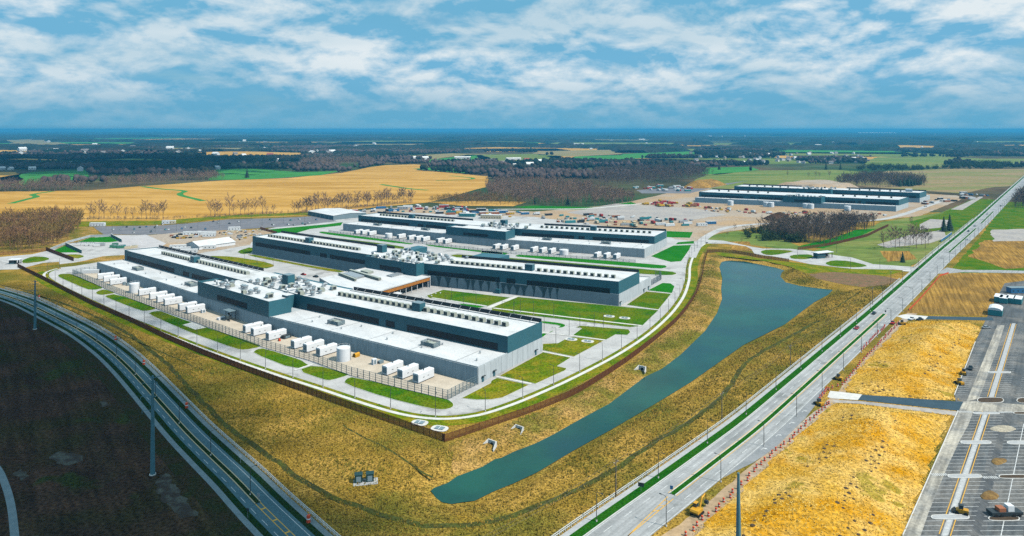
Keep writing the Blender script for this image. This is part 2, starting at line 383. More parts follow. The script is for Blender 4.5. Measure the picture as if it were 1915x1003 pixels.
M_rail = mat('white_rail_paint', (0.74, 0.76, 0.74), 0.6, (0.62, 0.64, 0.62), 1.0)
M_pole = mat('painted_steel_pole', (0.10, 0.22, 0.26), 0.5, (0.085, 0.19, 0.225), 0.5)
M_timber = mat('weathered_pole_timber', (0.19, 0.16, 0.13), 0.9, (0.14, 0.12, 0.10), 1.0)
M_orange = mat('orange_plastic', (0.72, 0.095, 0.03), 0.5, (0.6, 0.07, 0.02), 2.0)
M_digger = mat('digger_yellow', (0.66, 0.34, 0.02), 0.45, (0.55, 0.27, 0.02), 1.0)
M_green_box = mat('transformer_green', (0.015, 0.05, 0.05), 0.5)
M_mulch = mat('mulch', (0.085, 0.055, 0.030), 0.98, (0.055, 0.038, 0.025), 0.6)
M_bark = mat('bare_bark', (0.28, 0.185, 0.13), 0.95, (0.13, 0.09, 0.07), 0.12, (0.33, 0.20, 0.13), 0.05, spec=0.0, fine=.35, fscale=.2)
M_bark2 = mat('bare_bark_russet', (0.36, 0.19, 0.09), 0.95, (0.19, 0.105, 0.06), 0.12, (0.26, 0.18, 0.05), 0.04, spec=0.0, fine=.35, fscale=.2)
M_bark3 = mat('bare_bark_plum', (0.22, 0.155, 0.115), 0.95, (0.105, 0.078, 0.062), 0.12, spec=0.0, fine=.35, fscale=.2)
M_grove = mat('mauve_grove', (0.12, 0.085, 0.075), .98, (0.07, 0.055, 0.05), .05, spec=0.0, fine=.4, fscale=.1)
M_conif = mat('conifer_needles', (0.012, 0.032, 0.014), 0.9, (0.02, 0.045, 0.018), 0.5)
M_leafy = mat('evergreen_leaves', (0.05, 0.075, 0.015), 0.9, (0.03, 0.055, 0.012), 0.3)
M_wood_far = mat('far_woodland', (0.026, 0.034, 0.024), 0.98, (0.045, 0.038, 0.028), 0.02, (0.012, 0.026, 0.018), 0.003, spec=0.02, fine=0.5, fscale=0.06)
M_housew = mat('house_white', (0.72, 0.71, 0.68), 0.8); M_houser = mat('house_shingle', (0.16, 0.15, 0.15), 0.9, (0.22, 0.2, 0.19), 0.05)
M_houseb = mat('house_tan', (0.42, 0.33, 0.24), 0.8); M_rust = mat('rust_roof', (0.32, 0.09, 0.05), 0.8)
M_water = mat('pond_water', (0.004, 0.055, 0.042), 0.10, (0.008, 0.085, 0.060), 0.03, (0.003, 0.055, 0.060), .012, spec=0.13, bump=0.15, bscale=0.7)
M_murl = mat('mural_paint', (0.045, 0.085, 0.10), 0.6)
def paints(i): return [mat('paint_white', (0.75, 0.76, 0.76), 0.4), mat('paint_silver', (0.42, 0.44, 0.46), 0.35, metal=0.3), mat('paint_red', (0.42, 0.03, 0.03), 0.35),
    mat('paint_dark', (0.03, 0.035, 0.04), 0.35), mat('paint_blue', (0.04, 0.16, 0.33), 0.4), mat('paint_teal', (0.05, 0.25, 0.27), 0.4), mat('paint_cream', (0.68, 0.58, 0.40), 0.5),
    mat('paint_yellow', (0.65, 0.38, 0.03), 0.45), mat('paint_rust', (0.36, 0.13, 0.06), 0.6), mat('paint_green', (0.05, 0.20, 0.12), 0.5)][i]
# ---------------------------------------------------------------- ground, pond
WATER_Z = -1.8
POND = F([(808.8, 917), (813.8, 912), (840.5, 902), (857.2, 890.3), (905, 872), (928, 858), (940.8, 855.2), (960.9, 845.1), (1004.3, 828.4), (1037.7, 811.7), (1090, 782), (1141.3, 754.9), (1208.2, 704.8),
          (1240, 690), (1275, 664), (1319.8, 619.5), (1341.7, 585.6), (1350.7, 559.6), (1349, 540), (1351, 521), (1345.7, 499.8), (1349.7, 488.8), (1365, 487.5), (1389.6, 488.8), (1429.5, 496.8),
          (1468.4, 504.8), (1462, 510), (1459.4, 517.8), (1469.4, 528.7), (1495, 535), (1529, 539.7), (1557.4, 542.5), (1548, 552), (1522, 566), (1468, 607), (1391, 646), (1294.4, 714), (1235, 750), (1150, 800), (1074.5, 841.8), (1007.6, 881.9),
          (965, 902), (924, 918.7), (890.7, 935.4), (868, 938), (847.2, 941.4), (830, 938), (820.5, 932)], WATER_Z)
POND = [Vector((p.x, p.y, 0)) for p in POND]
def ground_z(x, y):
    d = edge_dist(POND, x, y); ins = inside(POND, x, y); W = 8.0 + 5 * vnoise(x, y, 25, 3); t = np.clip(1 - d / W, 0, 1)
    return np.where(ins, WATER_Z - np.minimum(2.0, d * 0.35) - 0.1, WATER_Z * (t * t * (3 - 2 * t)) * 1.05)
def ground():
    xs = np.unique(np.concatenate([-np.geomspace(40000, 260, 26), np.arange(-250, -20, 12.0), np.arange(-20, 345, 2.5), np.arange(350, 520, 12.0), np.geomspace(530, 40000, 24)]))
    ys = np.unique(np.concatenate([-np.geomspace(3000, 60, 6), [0, 60, 110, 140], np.arange(150, 530, 2.5), np.arange(535, 900, 15.0), np.geomspace(920, 60000, 30)]))
    X, Y = np.meshgrid(xs, ys, indexing='ij')
    Z = np.zeros(X.shape)
    box = (X > -80) & (X < 420) & (Y > 130) & (Y < 600)
    Z[box] = ground_z(X[box], Y[box])
    nx, ny = X.shape; V = np.stack([X.ravel(), Y.ravel(), Z.ravel()], 1); i = np.arange(nx * ny).reshape(nx, ny)
    Q = np.stack([i[:-1, :-1].ravel(), i[1:, :-1].ravel(), i[1:, 1:].ravel(), i[:-1, 1:].ravel()], 1)
    me = np_mesh('ground', V, Q); o = link('ground', me, M_meadow)
    me.materials.append(M_far); me.materials.append(M_bank)
    cy = Y[:-1, :-1].ravel(); cx = X[:-1, :-1].ravel()
    mi = ((cy > 900) | (np.abs(cx) > 1500) | (cy < -60)).astype(np.int32)
    BK = F([(838, 832), (940, 796), (1074, 746), (1181, 677), (1255, 615), (1293, 572), (1309, 545), (1314, 515), (1330, 478), (1380, 480), (1400, 500), (1380, 620), (1250, 720), (1100, 810), (960, 870), (850, 880), (846, 850)])
    mi[inside(BK, cx + 1.2, cy + 1.2) & (mi == 0)] = 2
    me.polygons.foreach_set('material_index', mi)
    me.polygons.foreach_set('use_smooth', np.ones(len(Q), bool)); me.update()
    tag(o, 'rough golden and olive meadow ground sheet running to the horizon', kind='structure')
ground()
sheet('pond_water', [p + (p - Vector((120, 330, 0))).normalized() * 0.6 for p in POND], WATER_Z, M_water, 'long teal retention pond between the brown fence and the road', kind='structure')

FIELDS = []
def field(name, pts, z, m, label, step=25, amp=2.0, it=0):
    FIELDS.append(pts)
    p = chaikin(pts, it) if it else pts
    return sheet(name, rough_edge(p, step, amp), z, m, label)
# near ground
SWALES = []
# swale lines through the meadow
for pts, lab, w in [([(40, 545), (130, 570), (230, 617), (300, 668), (345, 715), (384, 760), (430, 800), (500, 850), (560, 895), (620, 930), (700, 960), (790, 985), (880, 985), (960, 965), (1060, 925), (1150, 880), (1215, 832), (1290, 790), (1350, 745), (1380, 700), (1400, 672), (1450, 645), (1530, 600)], 'dark drainage swale winding through the dry meadow beside both roads', 2.2),
                    ([(0, 533), (60, 545), (150, 590), (260, 640), (330, 672), (400, 700)], 'faint wheel track along the upper meadow', 0.9),
                    ([(640, 795), (700, 828), (757, 857), (790, 885), (815, 893)], 'eroded gully running down the meadow to the pond tip', 0.8),
                    ([(1515, 592), (1560, 577), (1598, 553), (1610, 545)], 'dark ditch in the grass beyond the pond tip', 1.0)]:
    p = resample(smooth(F(pts), 2), 5); p = [q + Vector((random.uniform(-.5, .5), random.uniform(-.5, .5), 0)) for q in p]
    strip('swale', p, -w / 2, w / 2, 0.03, M_swale, lab); SWALES.append((p, w))
# wide fields
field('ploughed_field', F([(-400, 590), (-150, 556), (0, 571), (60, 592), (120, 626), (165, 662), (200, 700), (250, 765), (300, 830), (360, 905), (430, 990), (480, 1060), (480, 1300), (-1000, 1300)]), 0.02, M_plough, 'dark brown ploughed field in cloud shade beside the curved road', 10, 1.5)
M_mud = mat('pale_mud', (0.085, 0.08, 0.06), .95, (0.045, 0.03, 0.02), .25, fine=.5, lo=.42, hi=.55)
for pts, lab in [([(92, 855), (110, 845), (150, 850), (155, 862), (128, 872), (105, 868)], 'pale mud patch in the middle of the ploughed field'), ([(25, 885), (40, 878), (55, 890), (40, 900)], 'pale mud patch beside the farm track'), ([(290, 905), (310, 885), (345, 930), (370, 965), (340, 970), (305, 940)], 'stony rubble patch near the power pole'), ([(185, 752), (200, 750), (205, 758), (190, 762)], 'small puddle left of the curved road')]:
    field('mud_patch', F(pts), .05, M_mud, lab, 1.5, .7)
p = resample(smooth(F([(-20, 860), (0, 880), (20, 935), (28, 1003), (30, 1060)])), 3)
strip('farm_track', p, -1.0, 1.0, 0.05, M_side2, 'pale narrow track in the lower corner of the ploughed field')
field('stubble_field', F([(-260, 362), (0, 358.7), (167, 356.4), (260.7, 348.7), (334, 343.7), (417.8, 337.6), (534.8, 333.6), (640, 323.6), (690, 313), (720, 309.2), (774, 307.6), (807, 310), (777, 318.6), (861, 325), (912, 330.3), (910, 350), (800, 379), (700, 388), (640, 395), (534, 405), (300, 413), (150, 414), (0, 410), (-260, 420)]), 0.04, M_gold,
      'broad golden corn stubble field behind the campus', 40, 3)
for pts, lab in [([(266, 349), (300, 354), (352, 357), (330, 364), (372, 374), (380, 376)], 'green grass waterway zigzagging across the stubble field'),
                 ([(20, 381), (50, 373), (72, 368), (56, 364), (100, 358)], 'short green waterway at the near left of the stubble field'),
                 ([(712, 345), (730, 348), (770, 354), (800, 356)], 'curved green waterway in the middle of the stubble field'),
                 ([(815, 338), (880, 336), (888, 333), (840, 329)], 'thin green waterway near the central wood')]:
    strip('grass_waterway', resample(smooth(F(pts)), 12), -5, 5, 0.10, M_green, lab)
for pts, m, lab in [
    ([(390, 337), (400, 317), (470, 316), (560, 322), (640, 320), (600, 328), (470, 336)], M_green, 'bright green pasture beyond the stubble field'),
    ([(-60, 334), (0, 332), (60, 322), (160, 318), (170, 332), (60, 345), (-60, 350)], M_green, 'green farm paddock by the white farmstead'),
    ([(-80, 345), (-80, 322), (30, 322), (45, 335), (20, 345)], M_gold, 'orange-brown plot at the far left edge'),
    ([(310, 287), (440, 283), (560, 286), (570, 292), (420, 294)], M_gold, 'thin tan field strip far beyond the dark woods'),
    ([(0, 263), (60, 258), (130, 270), (40, 275)], M_tan, 'pinkish bare field far away at the left'),
    ([(60, 271), (240, 270), (245, 275), (70, 277)], M_gold, 'narrow far straw-coloured strip'),
    ([(760, 303), (850, 294), (900, 290), (930, 300), (850, 306)], M_green, 'green farm meadow around the long white barns'),
    ([(770, 316), (800, 318), (880, 325), (840, 312)], M_green, 'small green meadow at the stubble field corner'),
    ([(890, 290), (1000, 288), (1050, 300), (980, 308), (900, 306)], M_pasture, 'grass round the far farm village'),
    ([(995, 287), (1010, 283), (1150, 280), (1165, 290), (1060, 293)], M_tan, 'pale tilled strip above the far village'),
    ([(1065, 301), (1075, 293), (1190, 287), (1300, 283), (1300, 290), (1170, 298)], M_green, 'vivid green far field beyond the village'),
    ([(1310, 325), (1320, 314), (1400, 312), (1420, 318), (1340, 327)], M_green, 'green meadow behind the second construction site'),
    ([(1290, 345), (1320, 327), (1420, 319), (1560, 318), (1620, 322), (1560, 345), (1400, 350), (1340, 356)], M_pasture, 'olive pasture behind the far data hall'),
    ([(1560, 345), (1660, 320), (1790, 316), (1960, 317), (1960, 345), (1860, 350), (1800, 362), (1700, 355)], M_tan, 'tan weedy field beside the straight road'),
    ([(1615, 305), (1640, 294), (1800, 297), (1760, 312), (1640, 315)], M_pasture, 'pale green far pasture'),
    ([(1815, 304), (1850, 297), (1990, 297), (1990, 312), (1830, 310)], M_pasture, 'second pale green far pasture at the right'),
]: field('far_field', F(pts), 0.06, m, lab, 60, 6)
fr = random.Random(12)
for i in range(60):
    Y = 2300 * (4.2 ** fr.random()); X = fr.uniform(-.80, .80) * Y
    if X > .1 * Y and fr.random() < .45: continue
    w, d, a = fr.uniform(.05, .13) * Y, fr.uniform(.05, .11) * Y, fr.uniform(-.5, .5); c, s = math.cos(a), math.sin(a); k = fr.choice((0, 1, 2, 2, 3, 0))
    field('far_field', [Vector((X + x * c - y * s, Y + x * s + y * c, 0)) for x, y in ((-w, -d), (w * .9, -d * .9), (w, d * .8), (-w * .8, d))], .05, (M_pasture, M_tan, M_gold, M_green)[k], '%s field in the far patchwork, %s of the scattered ones' % (('pale green', 'tan', 'straw', 'bright green')[k], nth(i)), 80, 8)
# second site and construction ground
field('construction_ground', F([(640, 398), (700, 391), (780, 387), (880, 391), (1000, 396), (1120, 386), (1180, 377), (1230, 366), (1290, 350), (1360, 340), (1480, 346), (1600, 352), (1720, 362), (1790, 366), (1800, 372), (1720, 404), (1600, 417), (1430, 423), (1345, 436), (1296, 458), (1262, 447), (1252, 470), (1000, 440), (800, 412)]), 0.05, M_dirt,
      'bare tan construction ground behind the campus', 12, 1.0)
field('gravel_lot', F([(1060, 398), (1150, 381), (1300, 390), (1360, 402), (1290, 412), (1160, 412)]), 0.09, M_gravel, 'grey gravel lay-down lot in the construction site', 12, 1)
field('gravel_lot', F([(1190, 356), (1330, 347), (1400, 338), (1330, 352), (1290, 362), (1200, 362)]), 0.09, M_asph3, 'dark graded lot beyond the far data hall', 12, 1)
field('grass_strip', F([(960, 387), (1000, 385), (1110, 388), (1180, 378), (1190, 381), (1130, 392), (1000, 392)]), 0.08, M_lawn3, 'green strip in front of the central wood', 10, .8)
field('grass_strip', F([(800, 378), (900, 376), (985, 378), (960, 386), (860, 385)]), 0.08, M_gold, 'straw strip in front of the central wood', 10, .8)
strip('site_track', resample(smooth(F([(900, 392), (960, 391.5), (1100, 391), (1170, 384), (1230, 379)])), 10), -3, 3, 0.12, M_walk, 'pale haul track in front of the central wood')
field('rough_grass', F([(1300, 470), (1330, 440), (1380, 432), (1440, 440), (1520, 470), (1560, 455), (1650, 415), (1760, 398), (1790, 385), (1850, 372), (1872, 380), (1800, 440), (1700, 500), (1640, 500), (1560, 478), (1430, 462), (1380, 455), (1330, 452)]), 0.045, M_pasture, 'rough olive grass around the entrance drive', 12, 1)
field('grass_patch', F([(1490, 462), (1560, 445), (1600, 430), (1640, 428), (1600, 445), (1540, 465)]), 0.075, M_lawn3, 'bright green slope below the dark copse', 8, .8)
field('grass_patch', F([(1700, 415), (1760, 400), (1820, 372), (1868, 374), (1790, 430), (1740, 440)]), 0.075, M_lawn, 'green verge beside the straight road', 8, .8)
field('bare_patch', F([(1645, 470), (1700, 470), (1715, 485), (1660, 490)]), 0.085, M_tilled, 'brown bare patch near the lone conifer', 6, .8)
field('bare_patch', F([(1360, 452), (1400, 452), (1412, 470), (1370, 468)]), 0.085, M_tilled, 'orange-brown bare soil beside the entrance drive', 6, .8)
sheet('gravel_strip', F([(1778, 392), (1832, 368), (1840, 368), (1800, 393)]), 0.10, M_gravel, 'grey gravel wedge beside the straight road')
sheet('gravel_strip', F([(1720, 420), (1740, 410), (1775, 412), (1770, 425), (1720, 430)]), 0.10, M_gravel, 'grey gravel yard of the roadside plot')
sheet('gravel_strip', F([(1640, 458), (1700, 440), (1765, 430), (1770, 445), (1740, 455), (1660, 464)]), 0.105, M_gravel, 'pale bare yard under the bare trees')
field('verge_field', F([(1880, 378), (1960, 378), (1960, 560), (1780, 505), (1790, 492), (1836, 440)]), 0.045, M_lawn, 'green and brown ground right of the straight road', 8, 1)
field('bare_patch', F([(1810, 480), (1840, 450), (1960, 445), (1960, 500), (1880, 503), (1850, 492)]), 0.085, M_tilled, 'rough brown earth beyond the crossroads', 8, 2)
field('bare_patch', F([(1855, 430), (1960, 428), (1960, 450), (1858, 452)]), 0.09, M_gravel, 'grey rubble ground right of the road', 8, 2)
field('tilled_plot', F([(1690, 585), (1760, 515), (1800, 511), (1915, 511), (2050, 512), (2050, 590), (1860, 592), (1740, 588)]), 0.05, M_tilled, 'brown combed earth plot beside the crossroads', 6, .6)
field('dirt_margin', F([(1236, 1003), (1300, 960), (1400, 875), (1500, 790), (1560, 740), (1600, 690), (1660, 620), (1692, 590), (1760, 517), (1772, 510), (1764, 522), (1712, 590), (1690, 605), (1640, 660), (1600, 706), (1580, 735), (1530, 790), (1440, 880), (1340, 970), (1310, 1003), (1290, 1060), (1180, 1060)]), 0.042, M_dirt, 'bare soil margin between road and straw mounds', 4, .4)
field('weedy_bank', F([(1514, 513), (1560, 509), (1640, 515), (1682, 523), (1660, 534), (1610, 537), (1565, 530), (1524, 521)]), 0.05, mat('weeds', (0.22, 0.11, 0.055), 0.98, (0.14, 0.10, 0.04), 0.2, fine=0.5, fscale=0.8), 'reddish weedy ground below the entrance drive', 5, 1)
field('shore_grass', F([(1330, 470), (1425, 484), (1490, 492), (1560, 500), (1640, 503), (1690, 508), (1650, 518), (1560, 509), (1505, 511), (1480, 500), (1430, 488.5), (1350, 479.5)]), 0.048, M_lawn2, 'olive grass along the top shore of the pond', 5, .8)

# ---------------------------------------------------------------- campus pavement, lawns, walks
SW_PX = [(107.7, 502.7), (92, 506.5), (82.5, 512), (82, 518), (90, 525), (111.6, 537.6), (157.5, 560), (199.4, 579.4), (239.3, 598), (281.5, 614), (353.3, 643), (420, 668), (471.6, 686), (540, 709), (600, 728), (670, 752), (740, 773.3), (785, 781.5), (825, 784.5), (862, 782.5), (907, 775), (974, 751.6),
         (1057.8, 714.8), (1149.3, 668), (1199.1, 636), (1230, 612), (1259.9, 583), (1280.9, 552.5), (1289.8, 522), (1289.5, 500), (1295.8, 480), (1309.8, 461.5), (1323.8, 453)]
SW = resample(smooth(F(SW_PX), 2), 4.0)
strip('perimeter_walk', SW, -0.9, 0.9, 0.10, M_walk, 'pale narrow walk ringing the outside of the loop road', thick=0.1)
inner = offset(SW, -3.0)
lawn_pts = [q for q in offset(SW, 9)]
strip('outer_lawn', SW, -3.0, 6.0, 0.055, M_lawn2, 'grass band between loop road and brown fence')
camp = [Vector((p.x, p.y, 0)) for p in inner]
camp += F([(1300, 452), (1262, 447), (1230, 436), (1000, 406), (760, 398), (640, 402), (600, 416), (520, 424), (470, 436), (330, 440), (190, 440), (120, 462), (60, 476), (-60, 486), (-60, 506), (34, 504), (80, 492), (110, 490)])
sheet('campus_pavement', camp, 0.07, M_conc, 'pale concrete loop road and aprons of the campus')
NL = [0]
def lawn(pts, m, label, it=1, kerb=True):
    p = chaikin(ccw(pts), it)
    o = sheet('lawn', p, 0.16, m, label, thick=0.12)
    if kerb: ring('kerb', p, 0.28, 0.05, 0.19, M_kerb, o)
    return o
c1 = lambda *p: K(120, 440, 5.0156, p); c2 = lambda *p: K(360, 480, 5.0156, p); c4 = lambda *p: K(780, 560, 5.0156, p)
c5 = lambda *p: K(440, 380, 5.0156, p); c6 = lambda *p: K(680, 420, 5.0156, p); c7 = lambda *p: K(960, 440, 5.0156, p); c8 = lambda *p: K(900, 540, 5.015, p)
b1 = lambda *p: K(900, 370, 4.7875, p); b2 = lambda *p: K(1280, 320, 3.83, p); b3 = lambda *p: K(0, 400, 5.0156, p); b6 = lambda *p: K(1040, 800, 4.7875, p)
b7 = lambda *p: K(1230, 420, 5.013, p); g3 = lambda *p: K(620, 370, 5.984, p); r5 = lambda *p: K(1275, 668, 2.992, p); e5 = lambda *p: K(1500, 500, 3.858, p)
p4 = lambda *p: K(1660, 660, 2.925, p); z4 = lambda *p: K(1640, 480, 6.269, p); z6 = lambda *p: K(1480, 680, 6.268, p); w8 = lambda *p: K(160, 370, 5.319, p)
lawn(b3((540, 580), (570, 565), (680, 565), (960, 690), (955, 706), (880, 716), (810, 710), (560, 600)), M_lawn, 'green lawn pad at the far end of the front generator yard')
lawn(c1((295, 540), (330, 520), (385, 510), (490, 545), (370, 565), (310, 557)), M_lawn, 'small dark green pad beside a white crossing walk')
lawn(c1((375, 572), (490, 552), (862, 685), (850, 697), (790, 711), (720, 713), (410, 592)), M_lawn, 'long green pad in the shade of the generator fence')
lawn(F([(276.5, 587.5), (285.5, 583.5), (299.4, 582), (311, 586.5), (357, 603.5), (487.6, 645.5), (485.6, 650), (459.7, 655), (443.7, 654), (360, 624), (320, 607)]), M_lawn, 'long curved green pad with a concrete slab set in it')
lawn(F([(472.1, 660.9), (480, 654), (494.9, 652), (583.4, 681.2), (551.1, 692)]), M_lawn, 'green pad right of the yard gate, before a thin walk')
lawn(F([(555.9, 693.6), (588.2, 683), (651.6, 699.5), (650.4, 703), (619.3, 712), (607.3, 711.5)]), M_lawn, 'short green pad between the thin walk and the mesh gate')
lawn(F([(642.7, 718.1), (648, 709), (660, 705.4), (837.2, 747.5), (848.9, 756.6), (845.5, 763.3), (830.5, 767), (807, 765.5), (720, 744)]), M_lawn, 'long green pad at the near corner of the front yard')
lawn(c4((420, 930), (690, 790), (700, 765), (750, 740), (1050, 805), (800, 925), (700, 942), (560, 945)), M_lawn2, 'dry yellow-green lawn at the near end of the front building', 0)
lawn(c4((775, 720), (1180, 500), (1440, 550), (1310, 630), (1400, 650), (1390, 668), (1110, 795)), M_lawn2, 'large dry lawn along the white end wall of the front building', 0)
lawn(c8((575, 580), (580, 520), (720, 515), (800, 470), (860, 455), (1150, 490), (870, 640)), M_lawn2, 'dry lawn behind the front building end, with a vault slab', 0)
lawn(c8((860, 440), (945, 375), (890, 365), (930, 350), (1380, 385), (1398, 412), (1370, 437), (1260, 432), (1170, 482)), M_lawn, 'lawn with a rounded tip beside the inner loop junction', 0)
lawn(c8((565, 305), (740, 325), (795, 345), (770, 365), (720, 370), (750, 348), (565, 325)), M_lawn3, 'hooked green strip behind the front building')
lawn(c8((570, 420), (625, 425), (690, 396), (650, 398), (580, 455), (570, 455)), M_lawn3, 'tiny green triangle behind the front building')
mo = lawn(c8((100, 212), (100, 182), (335, 80), (1285, 168), (1660, 206), (1510, 350), (1400, 365)), M_lawn, 'biggest green lawn, in front of the mural wall', 0)
strip('walk', resample(c8((110, 184), (800, 268), (1505, 350)), 8), -0.9, 0.9, 0.19, M_walk, 'white walk along the big lawn')
lawn(c7((1065, 655), (1245, 532), (1480, 552), (1360, 700)), M_lawn, 'green lawn along the white end wall of the middle building', 0)
lawn(c7((1262, 520), (1400, 450), (1475, 455), (1512, 482), (1487, 545)), M_lawn3, 'green rounded lawn at the rear corner of the middle building', 0)
lawn(c6((588, 672), (745, 615), (1375, 688), (1165, 768), (620, 692)), M_lawn, 'green courtyard lawn beside the timber lobby', 0)
lawn(c6((870, 738), (1150, 772), (1090, 786), (960, 776)), M_lawn3, 'thin green wedge below the courtyard lawn')
lawn(c6((590, 742), (650, 728), (740, 738), (830, 778), (700, 762)), M_lawn3, 'leaf-shaped green bed behind the front building parapet')
lawn(b1((0, 470), (260, 495), (200, 516), (0, 506)), M_lawn3, 'short green strip in front of the rear building centre')
lawn(b1((300, 520), (350, 510), (1640, 603), (1667, 625), (1600, 638), (1300, 612), (330, 532)), M_lawn3, 'long fresh green strip before the rear building generators')
lawn(b1((-300, 505), (100, 527), (1700, 660), (1757, 680), (1700, 698), (1400, 682), (500, 600), (-200, 545)), M_lawn, 'long olive strip behind the middle building')
lawn(g3((-130, 378), (0, 393), (930, 513), (880, 528), (0, 420), (-140, 395)), M_lawn3, 'fresh green strip before the rear building far generators')
lawn(g3((-230, 430), (0, 445), (820, 545), (800, 582), (0, 482), (-200, 455)), M_lawn, 'olive strip behind the middle building far wing')
lawn(g3((1030, 520), (1500, 578), (1915, 612), (1915, 640), (1500, 592), (1100, 545)), M_lawn3, 'green strip behind the middle building plant roof')
lawn(c5((300, 250), (860, 200), (1010, 180), (990, 212), (700, 245), (540, 292), (380, 282)), M_lawn3, 'green bank between the car park and the middle building', 0)
lawn(b1((1520, 525), (1720, 430), (1880, 425), (1860, 470), (1790, 570), (1700, 577), (1600, 550)), M_lawn3, 'deep green lawn at the end of the rear building', 0)
lawn(b1((1760, 400), (1905, 388), (1905, 412), (1740, 420)), M_lawn3, 'small green bed behind the rear building end', 0)
lawn(b1((1660, 300), (1895, 310), (1870, 360), (1660, 355)), M_lawn3, 'green plot beyond the rear building corner', 0)
lawn(F([(381, 481), (400, 479), (434.5, 480.3), (490, 489), (511.4, 495.3), (513, 499), (494.7, 503.7), (411, 488)]), M_lawn2, 'yellow-green island between the front and middle buildings')
lawn(c5((100, 482), (200, 488), (640, 578), (1040, 640), (960, 656), (600, 587), (200, 512)), M_lawn2, 'thin green strip at the foot of the middle building')
lawn(c5((10, 455), (160, 408), (160, 472), (60, 482)), M_lawn, 'shaded green corner at the far end of the middle building')
lawn(b3((200, 440), (300, 402), (420, 405), (475, 425), (400, 450), (220, 470)), M_lawn, 'oval green island beside the far gate booth')
lawn(b3((490, 350), (610, 300), (740, 365), (540, 366)), M_lawn3, 'vivid green triangle beside the chiller yard', 0)
lawn(b3((730, 266), (850, 225), (1030, 215), (1110, 260), (1030, 269)), M_lawn3, 'vivid green plot behind the chiller yard wall', 0)
lawn(b3((590, 385), (740, 381), (800, 402), (720, 426)), M_lawn2, 'small green island by the far brown fence')
field('dry_strip', b3((690, 460), (800, 440), (960, 400), (1165, 388), (1165, 430), (920, 455), (700, 492), (560, 505), (420, 540), (300, 520), (270, 505)), 0.10, M_bank, 'dry golden grass strip behind the front building far end', 6, .5)
for pts, lab in [(c1((300, 590 - 75), (385, 500)), 'short white service walk at the far yard gate'), (c1((355, 568), (490, 547)), 'thin white walk between two shaded pads'), (F([(551, 693), (586, 681.5)]), 'thin white walk between two front pads'),
                 (c4((740, 725), (1100, 802)), 'white walk crossing from the end wall to the loop road'), (c4((1170, 490), (1470, 550)), 'white walk at the rear corner of the front building'), (c8((560, 415), (860, 445), (1165, 486)), 'white walk between two dry lawns'),
                 (c7((1010, 663), (1362, 703)), 'white walk from the middle building corner'), (c7((1235, 525), (1485, 550)), 'white walk at the rear corner of the middle building'), (c6((640, 690), (1160, 768)), 'white walk under the courtyard lawn')]:
    strip('walk', resample(pts, 6), -0.7, 0.7, 0.20, M_walk, lab)
strip('walk', resample(c6((1170, 785), (1440, 675)), 5), -1.6, 1.6, 0.20, M_walk, 'wide pale walk cutting across the big lawn to the mural wall')
sheet('concrete_slab', c1((1110, 845), (1200, 820), (1330, 870), (1230, 890)), 0.21, M_walk, 'pale square slab set in the front lawn pad')
# yards
sheet('generator_yard', F([(137, 514), (185, 505), (375, 574), (505, 618), (893, 717.5), (837.3, 747.5), (653.8, 702), (585.3, 676), (489.6, 649), (360, 601), (295.5, 578), (217.7, 548.3)]), 0.10, M_yard, 'beige gravel generator yard of the front building')
sheet('rear_yard', g3((-20, 385), (130, 350), (1280, 470), (1900, 560)) + b1((1460, 540), (1380, 580), (300, 505), (-300, 480))+ g3((900, 510),), 0.10, M_conc, 'pale generator yard of the rear building')
sheet('chiller_yard', b3((640, 280), (1130, 265), (1165, 320), (1165, 380), (770, 372)), 0.10, M_conc, 'pale walled chiller yard behind the front building')
sheet('paved_apron', b3((1060, 212), (1370, 198), (1560, 280), (1500, 318), (1170, 345), (1140, 265)), 0.105, jointed('apron_concrete', (0.50, 0.47, 0.46), (0.54, 0.51, 0.5), 5, 5, R(20)), 'pinkish concrete apron beyond the front building')
field('works_yard', w8((620, 375), (900, 350), (1300, 330), (1740, 318), (1900, 360), (1680, 400), (1640, 470), (1100, 560), (760, 480)), 0.095, M_dirt, 'bare tan works yard around the white marquee', 5, .5)
sheet('car_park', F([(175, 425.5), (193.8, 438.6), (272.8, 439.6), (385, 433), (520, 425), (560, 422), (630, 414), (624, 412), (600, 404), (520, 408.2), (423, 411), (348, 418.5), (301, 422), (193, 423.8)]), 0.09, M_asph3, 'long grey staff car park beside the stubble field')
field('verge_field', F([(100, 440), (160, 424), (300, 420), (350, 416), (430, 408), (600, 401), (575, 397), (430, 403), (300, 413), (150, 415), (140, 425)]), 0.075, M_lawn2, 'olive verge between car park and bare tree row', 8, 1)
field('wood_edge', F([(-60, 470), (80, 455), (140, 425), (170, 424), (190, 440), (120, 458), (60, 474), (-60, 482)]), 0.085, M_bank, 'golden grass margin along the russet wood', 6, 1)

# ---------------------------------------------------------------- main road
CR = resample(smooth(F([(1020, 1110), (1154, 1002.6), (1252, 929.5), (1340, 862), (1420.2, 800), (1500, 728), (1580, 655), (1655.5, 586.8), (1715, 530), (1774.7, 472.3), (1816.4, 435.9), (1843, 410.5), (1876.6, 377), (1900, 354), (1930, 325)]), 2), 4.0)
strip('main_road', CR, -6.5, 6.7, 0.09, M_road, 'wide grey divided road running straight to the horizon at the right')
strip('verge', CR, -9.7, -6.8, 0.10, M_verge, 'dark green verge between road and path')
strip('sidewalk', CR, -11.5, -9.7, 0.11, M_side, 'grey footpath beside the white rail of the main road', thick=.1)
strip('road_kerb', CR, -6.8, -6.5, 0.20, M_kerb, 'kerb of the main road on the pond side', thick=.15)
def along(P, a, b):
    """the run of a polyline nearest between two points"""
    i = min(range(len(P)), key=lambda k: (P[k] - a).length); j = min(range(len(P)), key=lambda k: (P[k] - b).length)
    return P[min(i, j):max(i, j) + 1]
